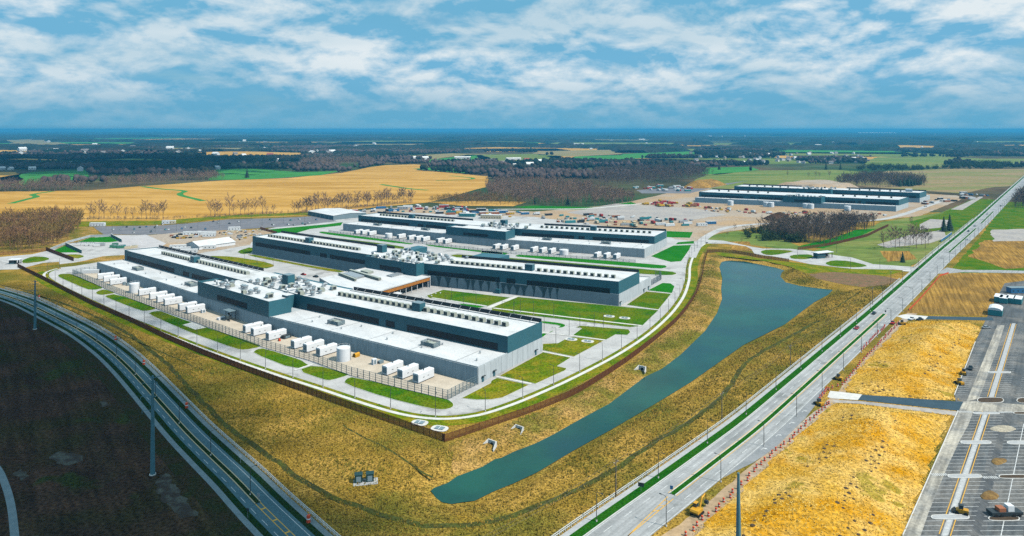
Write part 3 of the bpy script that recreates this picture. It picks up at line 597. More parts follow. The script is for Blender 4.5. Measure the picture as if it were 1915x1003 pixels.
for k, (a, b) in enumerate([((1252, 929.5), (1655.5, 586.8)), ((1774.7, 472.3), (1826, 428)), ((1835, 418), (1858, 396))]):
    seg = along(CR, G(*a), G(*b))
    o = strip('median', seg, -0.8, 0.8, 0.22, M_verge, ['long green median from the near turn lane to the driveway', 'green median beyond the crossroads', 'far green median of the main road'][k], thick=.15)
    for s in (-1, 1): strip('kerb', seg, s * 0.8, s * 1.1, 0.24, M_kerb, None, o, thick=.17)
road_marks = []
def dashes(P, off, on, gap, w, z, m, name, label):
    P = offset(P, off); mb = MB(); i = 0; step = 2.0; Q = resample(P, step); k = 0
    n_on = max(1, int(on / step)); n_gap = max(1, int(gap / step)); N = norms(Q)
    while k + n_on < len(Q):
        a, b = Q[k], Q[k + n_on]; na = N[k] * (w / 2)
        c = len(mb.v); mb.v += [(*(a - na).xy, z), (*(b - na).xy, z), (*(b + na).xy, z), (*(a + na).xy, z)]; mb.f.append((c, c + 3, c + 2, c + 1)); k += n_on + n_gap
    o = mb.build(name, m); tag(o, label, kind='structure')
for off, lab in ((-3.8, 'dashed white lane line on the pond side carriageway'), (4.0, 'dashed white lane line on the mound side carriageway')): dashes(CR, off, 4, 6, 0.22, 0.10, M_white, 'lane_line', lab)
for off, lab in ((-6.1, 'white edge line of the pond side carriageway'), (6.3, 'white edge line of the mound side carriageway')): strip('lane_line', CR, off - .1, off + .1, 0.10, M_white, lab)
for off, lab in ((-1.35, 'yellow line left of the median'), (1.35, 'yellow line right of the median')): strip('lane_line', along(CR, G(1252, 929.5), G(1655, 587)), off - .1, off + .1, 0.10, M_yellow, lab)
nose = b6((1000, 620), (1050, 640), (640, 975))
for a, b, lab in [(nose[0], nose[2], 'yellow taper line before the median nose'), (nose[1], nose[2], 'second yellow taper line before the median nose')]: strip('lane_line', resample([a, b], 3), -.14, .14, 0.105, M_yellow, lab)
for i, t in enumerate((0.1, 0.25, 0.4)):
    strip('hatch_mark', [nose[0].lerp(nose[2], t), nose[1].lerp(nose[2], t * 0.8)], -.16, .16, 0.105, M_yellow, 'yellow hatch bar before the median nose, %s from the nose' % nth(i))
sheet('turn_lane', r5((235, 676), (300, 640), (400, 592), (520, 512), (690, 345), (805, 195), (800, 172), (700, 215), (600, 300), (440, 470), (300, 612)), 0.085, mat('turn_lane_asphalt', (0.22, 0.23, 0.235), 0.85, (0.28, 0.285, 0.29), 0.2, fine=.15), 'darker right-turn lane with white arrows')
for i, (x, y) in enumerate([(455, 513), (537, 437), (612, 368), (682, 302)]):
    a = r5((x, y))[0]; d = Vector((0.72, 0.69, 0)); nn = Vector((d.y, -d.x, 0)); mb = MB()
    for s0, s1, w0, w1 in ((-1.6, .6, .12, .12),):
        mb.v += [(*(a + d * s0 - nn * w0).xy, .10), (*(a + d * s0 + nn * w0).xy, .10), (*(a + d * s1 + nn * w1).xy, .10), (*(a + d * s1 - nn * w1).xy, .10)]; mb.f.append((0, 1, 2, 3))
    c = a + d * .6 + nn * .55
    mb.v += [(*(a + d * .3 + nn * .1).xy, .10), (*(c + d * .5).xy, .10), (*(c + nn * .9).xy, .10), (*(c - d * .6).xy, .10)]; mb.f.append((4, 7, 6, 5))
    tag(mb.build('turn_arrow', M_white), 'white right-turn arrow on the turn lane, %s from the camera' % nth(i), kind='structure')
# crossroads and drives
sheet('crossing_road', b2((1590, 690), (1700, 705), (1640, 722), (1560, 718)) , 0.095, M_walk, 'pale mouth of the entrance drive')
sheet('side_road', z4((690, 200), (820, 130), (1000, 158), (1440, 160), (1730, 168), (2300, 175), (2300, 205), (1730, 198), (1000, 185), (830, 200)), 0.088, M_road, 'grey side road leading right from the crossroads')
sheet('entrance_drive', b2((100, 500), (160, 492), (280, 500), (480, 543), (560, 556), (760, 558), (900, 573), (1090, 606), (1200, 620), (1350, 668), (1650, 688), (1690, 700), (1640, 716), (1500, 707), (1200, 702), (900, 668), (640, 613), (540, 603), (500, 592), (480, 560), (440, 540), (300, 522), (150, 520)), 0.10, M_conc, 'curving pale entrance drive past the guard canopy')
lawn(b2((540, 577), (590, 563), (740, 568), (790, 578), (640, 606), (570, 600)), M_lawn, 'oval island where the entrance drive leaves the loop')
lawn(b2((748, 612), (790, 600), (905, 598), (930, 620), (880, 634), (770, 631)), M_lawn, 'oval island in front of the guard canopy')
lawn(b2((1000, 662), (1060, 640), (1180, 645), (1325, 680), (1250, 693), (1060, 686)), M_lawn, 'long teardrop island on the entrance drive')
NR = resample(smooth(F([(1292, 482), (1300, 466), (1313, 449), (1332, 436), (1358.6, 425), (1420, 418.5), (1520, 416.5), (1600, 414), (1650, 411.5), (1695, 400), (1735, 385), (1769.7, 372.5)])), 6)
strip('service_road', NR, -4.2, 4.2, 0.115, M_conc, 'pale service road curving behind the copse to the far data hall')
# driveways and right-hand lots
sheet('driveway', r5((985, 240), (1010, 212), (1575, 252), (1550, 302)), 0.095, M_asph2, 'fresh blue-black driveway between the two straw mounds')
sheet('driveway_apron', r5((815, 225), (830, 190), (1010, 210), (985, 242), (840, 232)), 0.097, M_walk, 'pale concrete apron at the driveway between the mounds')
sheet('driveway', z4((565, 737), (600, 700), (1350, 716), (1372, 752)), 0.095, M_asph2, 'fresh blue-black driveway beside the tilled plot')
sheet('driveway_apron', z4((225, 700), (330, 678), (600, 702), (565, 740), (330, 735)), 0.097, M_walk, 'pale concrete apron by the tilled plot')
sheet('gravel_edge', r5((840, 240), (985, 246), (1550, 306), (1530, 330), (1000, 262), (860, 256)), 0.06, M_gravel, 'rubble edge along the mound driveway')
LOT = p4((82, 1003), (385, 318), (365, 232), (480, -60), (560, -230), (640, -380)) + F([(1960, 520), (2300, 520), (2300, 1200), (1600, 1200)])
sheet('parking_lot', LOT, 0.07, M_asph, 'unfinished dark car park with white stall lines at the right')
sheet('lot_lane', p4((82, 1003), (385, 318), (470, 320), (440, 400), (400, 470), (320, 640), (230, 860), (180, 1003), (150, 1100), (40, 1100)), 0.085, M_dustlane, 'dusty pale lane along the edge of the car park')
sheet('lot_lane', p4((430, 270), (560, -50), (600, -150), (640, -150), (600, -20), (500, 250)), 0.085, M_dustlane, 'dusty lane in the upper car park')
sheet('lot_lane', p4((385, 318), (410, 268), (480, 265), (800, 290), (800, 330), (560, 322)), 0.09, M_dustlane, 'pale cross lane between the two car parks')
sheet('lot_lane', p4((600, 330), (690, 330), (650, 430), (600, 640), (560, 800), (540, 1003), (430, 1003), (470, 830), (530, 640)), 0.08, mat('tyre_dust', (0.16, 0.155, 0.145), 0.9, (0.075, 0.08, 0.085), 0.1, fine=.3, stretch=(1, .3, 1), rot=R(-39)), 'dust-marked aisle of the lower car park')
sheet('crosswalk_walk', p4((292, 1003), (330, 1003), (552, 325), (525, 325)), 0.10, M_side, 'long ladder-striped footway through the lower car park')
sheet('crosswalk_walk', p4((553, 245), (580, 245), (655, 0), (668, -45), (700, -160), (680, -160), (645, -45), (632, 0)), 0.10, M_side, 'plain footway through the upper car park')
A0, A1 = p4((311, 1003), (539, 325)); A2, A3 = p4((566, 245), (690, -160))
def stalls(a, b, side, length, gap, label, start=0.0, end=1.0, m=M_white, width=.16, off=2.0, ang=None):
    d = (b - a); L = d.length; d = d / L; e = Vector((1, 0.02, 0)) * side; mb = MB(); s = L * start
    while s < L * end:
        p = a + d * s + e * off; q = p + e * length; w = Vector((0, width / 2, 0)); c = len(mb.v)
        mb.v += [(*(p - w).xy, .115), (*(q - w).xy, .115), (*(q + w).xy, .115), (*(p + w).xy, .115)]; mb.f.append((c, c + 1, c + 2, c + 3) if side > 0 else (c, c + 3, c + 2, c + 1)); s += gap
    tag(mb.build('stall_lines', m), label, kind='structure')
stalls(A0, A1, -1, 5.2, 3.1, 'white stall lines left of the striped footway'); stalls(A0, A1, 1, 5.2, 3.1, 'white stall lines right of the striped footway')
stalls(A2, A3, -1, 5.0, 3.0, 'white stall lines left of the upper footway'); stalls(A2, A3, 1, 5.0, 3.0, 'white stall lines right of the upper footway')
B0, B1_ = p4((620, 1003), (745, 390)); stalls(B0, B1_, 1, 6.0, 3.1, 'white stall lines along the far bay', off=.0); stalls(B0, B1_, -1, 6.0, 3.1, 'white stall lines left of the far bay line', off=0.0)
B2_, B3_ = p4((760, 245), (900, -160)); stalls(B2_, B3_, -1, 5.0, 3.0, 'white stall lines at the right of the upper car park', off=0)
B4, B5 = p4((368, 232), (520, -130)); stalls(B4, B5, 1, 4.6, 3.0, 'white stall lines along the upper lot edge', off=0.3)
stalls(A0, A1, 1, 1.1, 0.62, 'white ladder stripes on the footway', off=-.55, width=.26)
for a, b, lab in [(A0, A1, 'lower'), (A2, A3, 'upper')]:
    for s in (-1, 1): strip('kerb_stop_line', resample([a, b], 6), s * 1.25 - .12, s * 1.25 + .12, 0.12, M_yellow, 'yellow edging along the %s footway on its %s flank' % (lab, 'near' if s < 0 else 'far'))
strip('lane_line', resample([B0, B1_], 6), -.12, .12, .12, M_white, 'long white spine line of the far stall bay')
strip('lot_kerb', resample(p4((82, 1003), (385, 318)), 5), -.15, .15, .18, M_walk, 'pale kerb between straw mound and car park', thick=.15)
strip('lot_kerb', resample(p4((365, 232), (480, -60)), 5), -.15, .15, .18, M_walk, 'pale kerb beside the upper straw mound', thick=.15)
isl = [((400, 565, 492, 8), 'footway island nearest the cross lane', 0), ((330, 512, 677, 9), 'footway island, middle of three', 0), ((240, 445, 901, 11), 'footway island closest to the camera', 0), ((490, 635, 261, 14), 'brown planted island at the head of the upper footway', 1),
       ((655, 800, 494, 8), 'far bay island nearest the cross lane', 0), ((610, 800, 680, 9), 'far bay island, middle of three', 1), ((553, 720, 909, 11), 'far bay island closest to the camera', 1), ((706, 820, 263, 14), 'brown planted island at the far right', 1),
       ((470, 610, 332, 5), 'thin kerbed island above the striped footway', 0), ((550, 672, 108, 4), 'thin island in the upper car park', 0), ((690, 800, 332, 6), 'kerbed island beside the far crossing', 1)]
for (x0, x1, y, h), lab, pl in isl:
    pts = [(x0, y), (x0 + h, y - h), (x1 - h, y - h), (x1, y), (x1 - h, y + h), (x0 + h, y + h)]
    P = chaikin(ccw(p4(*pts)), 2); o = sheet('parking_island', P, .19, M_mulch if pl else M_side, lab, thick=.12); ring('kerb', P, .25, .06, .23, M_walk, o)
for i, (x0, x1, y) in enumerate([(390, 462, 324), (612, 690, 327), (240, 330, 668), (520, 605, 683)]):
    a, b = p4((x0, y), (x1, y)); mb = MB(); n = 8
    for k in range(n):
        p = a.lerp(b, (k + .1) / n); q = a.lerp(b, (k + .6) / n); c = len(mb.v); mb.v += [(p.x, p.y - .8, .12), (q.x, q.y - .8, .12), (q.x, q.y + .8, .12), (p.x, p.y + .8, .12)]; mb.f.append((c, c + 1, c + 2, c + 3))
    tag(mb.build('crosswalk_bars', M_white), 'white crosswalk bars across the lot, %s crossing' % nth(i), kind='structure')
def heap(pts, h, m, name, label, seed):
    """a low heap with its own relief on an irregular footprint"""
    P = chaikin(ccw(pts), 2); xs = [p.x for p in P]; ys = [p.y for p in P]; n = 34
    gx = np.linspace(min(xs), max(xs), n); gy = np.linspace(min(ys), max(ys), n); X, Y = np.meshgrid(gx, gy, indexing='ij')
    ins = inside(P, X, Y); d = edge_dist(P, X, Y); w = max(gx[-1] - gx[0], gy[-1] - gy[0]) / 2
    Z = np.where(ins, .12 + h * np.clip(d / (w * .55), 0, 1) ** .8 * (.6 + .8 * vnoise(X, Y, max(w / 2.5, 1), seed)), -0.5)
    i = np.arange(n * n).reshape(n, n); Q = np.stack([i[:-1, :-1].ravel(), i[1:, :-1].ravel(), i[1:, 1:].ravel(), i[:-1, 1:].ravel()], 1)
    k = ins[:-1, :-1] | ins[1:, :-1] | ins[1:, 1:] | ins[:-1, 1:]
    return tag(link(name, np_mesh(name, np.stack([X.ravel(), Y.ravel(), Z.ravel()], 1), Q[k.ravel()]), m), label, 'heap')
M_spill = mat('spilled_soil', (0.17, 0.095, 0.03), .98, (0.26, 0.16, .05), .4, fine=.3)
heap(p4((500, 790), (520, 765), (560, 750), (615, 780), (600, 805), (530, 808)), .5, M_spill, 'soil_heap', 'brown puddle-shaped soil heap on the aisle, the nearer one', 1)
heap(p4((560, 600), (580, 575), (650, 580), (655, 600), (600, 620)), .4, M_spill, 'soil_heap', 'brown soil heap on the aisle, the farther one', 2)
M_sandsp = mat('spilled_sand', (0.46, 0.40, 0.30), .98, (.34, .30, .23), .4, fine=.3)
heap(p4((540, 420), (600, 395), (670, 400), (715, 420), (640, 440)), .12, M_sandsp, 'sand_spill', 'pale sand spill at the head of the lower car park', 3)
# straw mounds
def mound(P, name, label, hmax, seed, m):
    P = ccw(P); xs = [p.x for p in P]; ys = [p.y for p in P]; st = 2.2
    gx = np.arange(min(xs), max(xs) + st, st); gy = np.arange(min(ys), max(ys) + st, st); X, Y = np.meshgrid(gx, gy, indexing='ij')
    ins = inside(P, X, Y); d = edge_dist(P, X, Y)
    t = np.clip(d / 22, 0, 1); Z = np.where(ins, 0.08 + hmax * (t * t * (3 - 2 * t)) * (0.35 + 0.9 * vnoise(X, Y, 45, seed)) + 0.35 * t * vnoise(X, Y, 9, seed + 1), -0.4)
    nx, ny = X.shape; i = np.arange(nx * ny).reshape(nx, ny)
    Q = np.stack([i[:-1, :-1].ravel(), i[1:, :-1].ravel(), i[1:, 1:].ravel(), i[:-1, 1:].ravel()], 1)
    k = (ins[:-1, :-1] | ins[1:, :-1] | ins[1:, 1:] | ins[:-1, 1:]).ravel()
    me = np_mesh(name, np.stack([X.ravel(), Y.ravel(), Z.ravel()], 1), Q[k]); me.polygons.foreach_set('use_smooth', np.ones(int(k.sum()), bool))
    o = tag(link(name, me, m), label, kind='structure')
    def hgt(a, b):
        t = np.clip(edge_dist(P, a, b) / 22, 0, 1); return np.where(inside(P, a, b), 0.08 + hmax * (t * t * (3 - 2 * t)) * (0.35 + 0.9 * vnoise(a, b, 45, seed)) + 0.35 * t * vnoise(a, b, 9, seed + 1), 0.0)
    S = scatter(P, 17000); r = np.random.default_rng(seed); z = hgt(S[:, 0], S[:, 1]); n = len(S); ok = z > .05; a = r.uniform(0, 6.28, n); w = r.uniform(.12, .3, n); ln = r.normal(0, .4, (n, 2)); bse = np.stack([S[:, 0], S[:, 1], z - .05], 1)
    dd = np.stack([np.cos(a) * w, np.sin(a) * w, 0 * a], 1); tp = bse + np.concatenate([ln, r.uniform(.12, .38, (n, 1))], 1); V = np.stack([bse - dd, bse + dd, tp], 1)[ok].reshape(-1, 3)
    so = link('loose_straw', np_mesh('loose_straw', V, np.arange(len(V)).reshape(-1, 3)), M_strawb, o); so['kind'] = 'stuff'
    return hgt
H_up = mound(e5((285, 890), (400, 730), (540, 590), (720, 410), (830, 385), (1130, 385), (1230, 400), (1290, 440), (1200, 660), (1095, 925), (1155, 968), (800, 950), (430, 915)), 'straw_mound', 'upper straw-covered mound between the two driveways', 5.0, 11, M_straw)
H_lo = mound(r5((840, 258), (985, 262), (1515, 325), (1240, 1000), (1180, 1150), (-60, 1150), (60, 985), (330, 740), (480, 590), (700, 385)), 'straw_mound', 'lower straw-covered mound nearest the camera', 5.5, 23, M_straw)
def relief_z(x, y): x, y = np.array([x]), np.array([y]); return float(max(H_up(x, y)[0], H_lo(x, y)[0]))

# ---------------------------------------------------------------- curved road at the left
CL = resample(smooth(F([(-260, 508), (-80, 529), (0, 550), (44.9, 565.3), (70.3, 577.3), (112, 598.2), (149.5, 617.7), (179.4, 637.1), (213.5, 663), (249.3, 697.4), (301.7, 755.7), (349.5, 809.5), (400, 858.7), (440.5, 897.1), (485, 944.7), (545, 1003), (640, 1095)]), 2), 4.0)
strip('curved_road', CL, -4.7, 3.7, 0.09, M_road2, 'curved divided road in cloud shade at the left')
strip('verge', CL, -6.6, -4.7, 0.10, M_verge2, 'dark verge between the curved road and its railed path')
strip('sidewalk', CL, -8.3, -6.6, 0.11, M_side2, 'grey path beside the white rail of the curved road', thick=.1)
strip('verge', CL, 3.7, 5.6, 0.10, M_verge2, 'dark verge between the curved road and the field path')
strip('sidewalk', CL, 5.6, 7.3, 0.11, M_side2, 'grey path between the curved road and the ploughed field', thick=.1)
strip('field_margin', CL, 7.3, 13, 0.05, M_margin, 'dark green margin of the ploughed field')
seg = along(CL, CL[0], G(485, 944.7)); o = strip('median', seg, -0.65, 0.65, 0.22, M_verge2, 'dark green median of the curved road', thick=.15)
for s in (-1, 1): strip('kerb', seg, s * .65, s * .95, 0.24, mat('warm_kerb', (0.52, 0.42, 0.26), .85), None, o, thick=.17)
strip('lane_line', CL, -3.75, -3.58, .10, M_white, 'white edge line of the curved road on the meadow side')
dashes(CL, 2.7, 4, 4, .16, .10, M_white, 'lane_line', 'white dashed line of the curved road on the field side')
seg2 = along(CL, G(485, 944.7), CL[-1])
for off, lab in ((-.65, 'yellow line past the curved median nose, meadow side'), (.75, 'yellow line past the curved median nose, field side')): strip('lane_line', seg2, off - .12, off + .12, .105, M_yellow, lab)
for i, k in enumerate(range(1, 11, 2)):
    if k < len(seg2) - 1:
        p = seg2[k]; d = (seg2[k + 1] - p).normalized(); nn = Vector((d.y, -d.x, 0))
        mb = MB(); a = p - nn * .6; b = p + nn * .7; w = d * .35; mb.v = [(*(a - w).xy, .106), (*(b - w).xy, .106), (*(b + w).xy, .106), (*(a + w).xy, .106)]; mb.f = [(3, 2, 1, 0)]
        tag(mb.build('hatch_mark', M_yellow), 'yellow hatch bar on the curved road, %s past the median nose' % nth(i), kind='structure')

# ---------------------------------------------------------------- standing grass tufts
def tufts(name, label, poly, n, m, avoid, seed, h=(.3, .75)):
    r = np.random.default_rng(seed); P = scatter(poly, n); x, y = P[:, 0], P[:, 1]
    ok = ~inside(POND, x, y) & (edge_dist(CR[::6], x, y, False) > 12.6) & (edge_dist(CL[::4], x, y, False) > 9.2) & (edge_dist(SW[::3], x, y, False) > 6.2)
    for a in avoid: ok &= ~inside(a, x, y)
    for q, w in SWALES: ok &= (edge_dist(q[::5], x, y, False) > w * .5) | (r.random(len(x)) < .15)
    P = P[ok]; n = len(P); z = ground_z(P[:, 0], P[:, 1]); ok = z > WATER_Z + .15; P, z = P[ok], z[ok]; n = len(P)
    k = 4; a = r.uniform(0, 6.28, (n, k)); hh = r.uniform(h[0], h[1], (n, k)) * r.choice([.6, 1, 1, 1.6], (n, 1)); w = .10 + .10 * r.random((n, k)); ox = r.normal(0, .22, (n, k, 2)); ln = r.normal(0, .22, (n, k, 2))
    b = np.concatenate([P[:, None, :] + ox, np.repeat(z[:, None, None] - .03, k, 1)], 2); d = np.stack([np.cos(a) * w, np.sin(a) * w, 0 * a], 2); t = b + np.concatenate([ln, hh[:, :, None]], 2)
    V = np.stack([b - d, b + d, t], 2).reshape(-1, 3); tag(link(name, np_mesh(name, V, np.arange(len(V)).reshape(-1, 3)), m), label, kind='stuff')
BKP = F([(838, 832), (940, 796), (1074, 746), (1181, 677), (1255, 615), (1293, 572), (1309, 545), (1314, 515), (1330, 478), (1380, 480), (1400, 500), (1380, 620), (1250, 720), (1100, 810), (960, 870), (850, 880), (846, 850)])
FENCE_IN = [Vector((p.x, p.y, 0)) for p in offset(SW, 5.5)] + F([(1300, 440), (600, 400), (100, 440), (40, 500)])
tufts('grass_tufts', 'dry grass tufts standing all over the meadow', F([(0, 545), (120, 553), (300, 640), (620, 760), (835, 835), (1080, 750), (1250, 625), (1330, 480), (1480, 500), (1580, 545), (1700, 525), (1400, 800), (1050, 1050), (600, 1050), (480, 930), (300, 740), (100, 580)]), 50000, M_tuft, [FENCE_IN, BKP], 71)
tufts('bank_tufts', 'pale dry tufts on the bank between fence and pond', BKP, 13000, M_tuft2, [FENCE_IN], 72, (.2, .5))
# ---------------------------------------------------------------- data halls
class Spine:
    """a long building's plan: front and back points at stations; s in metres along the front, t from 0 (front) to 1 (back)"""
    def __init__(s, fr, bk):
        s.fr = [Vector((p[0], p[1], 0)) for p in fr]; s.bk = [Vector((p[0], p[1], 0)) for p in bk]
        s.S = [0.0]
        for a, b in zip(s.fr, s.fr[1:]): s.S.append(s.S[-1] + (b - a).length)
        s.L = s.S[-1]
    def __call__(s, x, t, z=0.0):
        i = 0
        while i < len(s.S) - 2 and x > s.S[i + 1]: i += 1
        k = (x - s.S[i]) / (s.S[i + 1] - s.S[i])
        p = s.fr[i].lerp(s.fr[i + 1], k).lerp(s.bk[i].lerp(s.bk[i + 1], k), t); p = p.copy(); p.z = z; return p
    def cuts(s, a, b): return [a] + [x for x in s.S if a + .01 < x < b - .01] + [b]
    def prism(s, mb, a, b, t0, t1, z0, z1):
        c = s.cuts(a, b)
        for x, y in zip(c, c[1:]): mb.hexa([s(x, t0, z0), s(y, t0, z0), s(y, t1, z0), s(x, t1, z0), s(x, t0, z1), s(y, t0, z1), s(y, t1, z1), s(x, t1, z1)])
        return mb
    def slab(s, mb, a, b, t0, t1, z):
        c = s.cuts(a, b)
        for x, y in zip(c, c[1:]):
            k = len(mb.v); mb.v += [tuple(s(x, t0, z)), tuple(s(y, t0, z)), tuple(s(y, t1, z)), tuple(s(x, t1, z))]; mb.f.append((k, k + 1, k + 2, k + 3))
        return mb
    def depth(s, x): return (s(x, 1) - s(x, 0)).length
    def ang(s, x): d = s(min(x + 2, s.L), .5) - s(max(x - 2, 0), .5); return math.atan2(d.y, d.x)
    def parapet(s, a, b, t0, t1, z0, z1, w, parent, m, sides='fblr', name='parapet'):
        mb = MB(); d = s.depth(a); tw = w / d
        if 'f' in sides: s.prism(mb, a, b, t0, t0 + tw, z0, z1)
        if 'b' in sides: s.prism(mb, a, b, t1 - tw, t1, z0, z1)
        if 'l' in sides: s.prism(mb, a, a + w, t0 + tw, t1 - tw, z0, z1)
        if 'r' in sides: s.prism(mb, b - w, b, t0 + tw, t1 - tw, z0, z1)
        return mb.build(name, m, parent)

def unit_mesh():
    """rooftop ventilator with a sloping hood; its parts"""
    b = MB(); b.profile([(-1.3, 0), (1.3, 0), (1.3, 1.7), (.6, 2.2), (-1.3, 2.2)], -1.2, 1.2); a = b.mesh('rooftop_unit')
    h = MB(); h.profile([(1.32, .35), (1.9, .55), (1.32, 1.6)], -1.0, 1.0); h.box(-1.3, 1.3, -1.45, 1.45, -.15, .0)
    g = MB(); g.box(-1.23, -1.2, -1.0, 1.0, .4, 1.8); g.box(-1.0, 1.0, -1.33, -1.3, .4, 1.8)
    return a, h.mesh('hood'), g.mesh('grille')
UNIT = unit_mesh()
def fan_mesh():
    m = MB(); m.lathe([(.9, 0), (.9, .9), (1.15, 1.3), (1.2, 1.7), (.95, 1.75), (.9, 1.5)], 12); c = MB(); c.lathe([(.2, .0), (.85, .35), (.1, .8)], 10, (0, 0, 1.4)); return m.mesh('exhaust_fan'), c.mesh('fan_cone')
FAN = fan_mesh()
def duct_mesh():
    m = MB(); m.tube([(0, 0, .1), (0, 0, 1.6), (0, .5, 2.2), (0, 1.6, 2.3), (0, 2.2, 1.9)], [.55, .55, .6, .6, .75], 8); return m.mesh('intake_duct')
DUCT = duct_mesh()
def put_unit(parent, p, rz, sc=1.0, flip=False):
    for i, (me, nm, m) in enumerate(zip(UNIT, ('rooftop_unit', 'hood', 'grille'), (M_unit, M_cladlite, M_dark))):
        if i == 0: o = root = link(nm, me, m, parent, p, rz + (math.pi if flip else 0)); o.scale = (sc,) * 3
        else: link(nm, me, m, root)
def plant_cluster(B, sp, s0, s1, t0, t1, z, seed, n_fan=16, n_unit=9, n_duct=8):
    r = random.Random(seed); used = []
    def place():
        for _ in range(60):
            x, t = r.uniform(s0, s1), r.uniform(t0, t1); p = sp(x, t, z)
            if all((p - q).length > 4.2 for q in used): used.append(p); return p, sp.ang(x)
        return None, 0
    for _ in range(n_unit):
        p, a = place()
        if p: put_unit(B, p, a, r.uniform(.9, 1.25), r.random() < .5)
    for _ in range(n_fan):
        p, a = place()
        if p:
            f = link('exhaust_fan', FAN[0], M_steel, B, p, a); f.scale = (r.uniform(1.0, 1.5),) * 3; link('fan_cone', FAN[1], M_cladlite, f)
    for _ in range(n_duct):
        p, a = place()
        if p: o = link('intake_duct', DUCT, M_steel, B, p, a + r.choice((0, 1.57, 3.14))); o.scale = (r.uniform(1, 1.4),) * 3
def roof_screen(B, sp, s, t, z, ln=8.0, w=5.0, h=2.3):
    """a slatted screen round rooftop equipment"""
    a = sp.ang(s); p = sp(s, t, z); m = MB(); 
    fr = MB()
    for k in range(5):
        zz = .25 + k * .42
        for y in (-w / 2, w / 2): fr.box(-ln / 2, ln / 2, y - .04, y + .04, zz, zz + .30)
        for x in (-ln / 2, ln / 2): fr.box(x - .04, x + .04, -w / 2 + .05, w / 2 - .05, zz, zz + .30)
    o = fr.build('equipment_screen', M_cladlite, B, p, a)
    ps = MB()
    for x in (-ln / 2 + .15, 0, ln / 2 - .15):
        for y in (-w / 2 + .12, w / 2 - .12): ps.box(x - .06, x + .06, y - .06, y + .06, -.02, h)
    ps.build('screen_post', M_dark, o)
    q = MB(); q.box(-2.6, 2.6, -1.5, 1.5, .15, 1.7); q.box(-2.0, -.4, -.9, .9, 1.72, 2.1); q.build('chiller', M_unit, o)
def louvres(B, sp, s0, s1, tf, z0, z1, side=-1):
    """recessed black louvre band on a long face: a dark back panel behind blades"""
    d = sp.depth(s0); m = MB(); n = 6; dt = .10 / d
    sp.prism(m, s0, s1, tf + side * dt * .5, tf + side * dt * .1, z0, z1)
    for k in range(n):
        zz = z0 + (z1 - z0) * (k + .15) / n; sp.prism(m, s0, s1, tf + side * dt * 1.2, tf + side * dt * .5, zz, zz + (z1 - z0) / n * .45)
    m.build('louvre_band', M_louv, B)
def panels(B, sp, t, z0, z1, step, side, ends, m=M_panel):
    """precast panels along a long face, each its own piece with open joints"""
    n = round(sp.L / step); w = sp.L / n; d = sp.depth(0)
    for i in range(n):
        mb = MB(); sp.prism(mb, i * w + .03, (i + 1) * w - .03, t if side > 0 else t - .18 / d, t + .18 / d if side > 0 else t, z0, z1); mb.build('wall_panel', m, B)
def end_panels(B, sp, x, t0, t1, z0, z1, n, out, m=M_panel):
    for i in range(n):
        a, b = t0 + (t1 - t0) * i / n + .001, t0 + (t1 - t0) * (i + 1) / n - .001; mb = MB()
        p = [sp(x, a), sp(x, b)]; dr = (sp(x, .5) - sp(x - out * 3, .5)).normalized() * .18
        mb.hexa([(*p[0].xy, z0), (*(p[0] + dr).xy, z0), (*(p[1] + dr).xy, z0), (*p[1].xy, z0), (*p[0].xy, z1), (*(p[0] + dr).xy, z1), (*(p[1] + dr).xy, z1), (*p[1].xy, z1)]); mb.build('wall_panel', m, B)
def end_door(B, sp, x, t, w=1.3, h=2.4, canopy=True):
    p = sp(x, t); q = sp(x, t + .01); a = math.atan2((q - p).y, (q - p).x); m = MB(); m.box(-w / 2, w / 2, -.30, -.05, .1, h)
    o = m.build('door', M_clad, B, p, a)
    if canopy: c = MB(); c.box(-w * .8, w * .8, -1.1, -.31, h + .25, h + .4); c.build('door_canopy', M_dark, o)

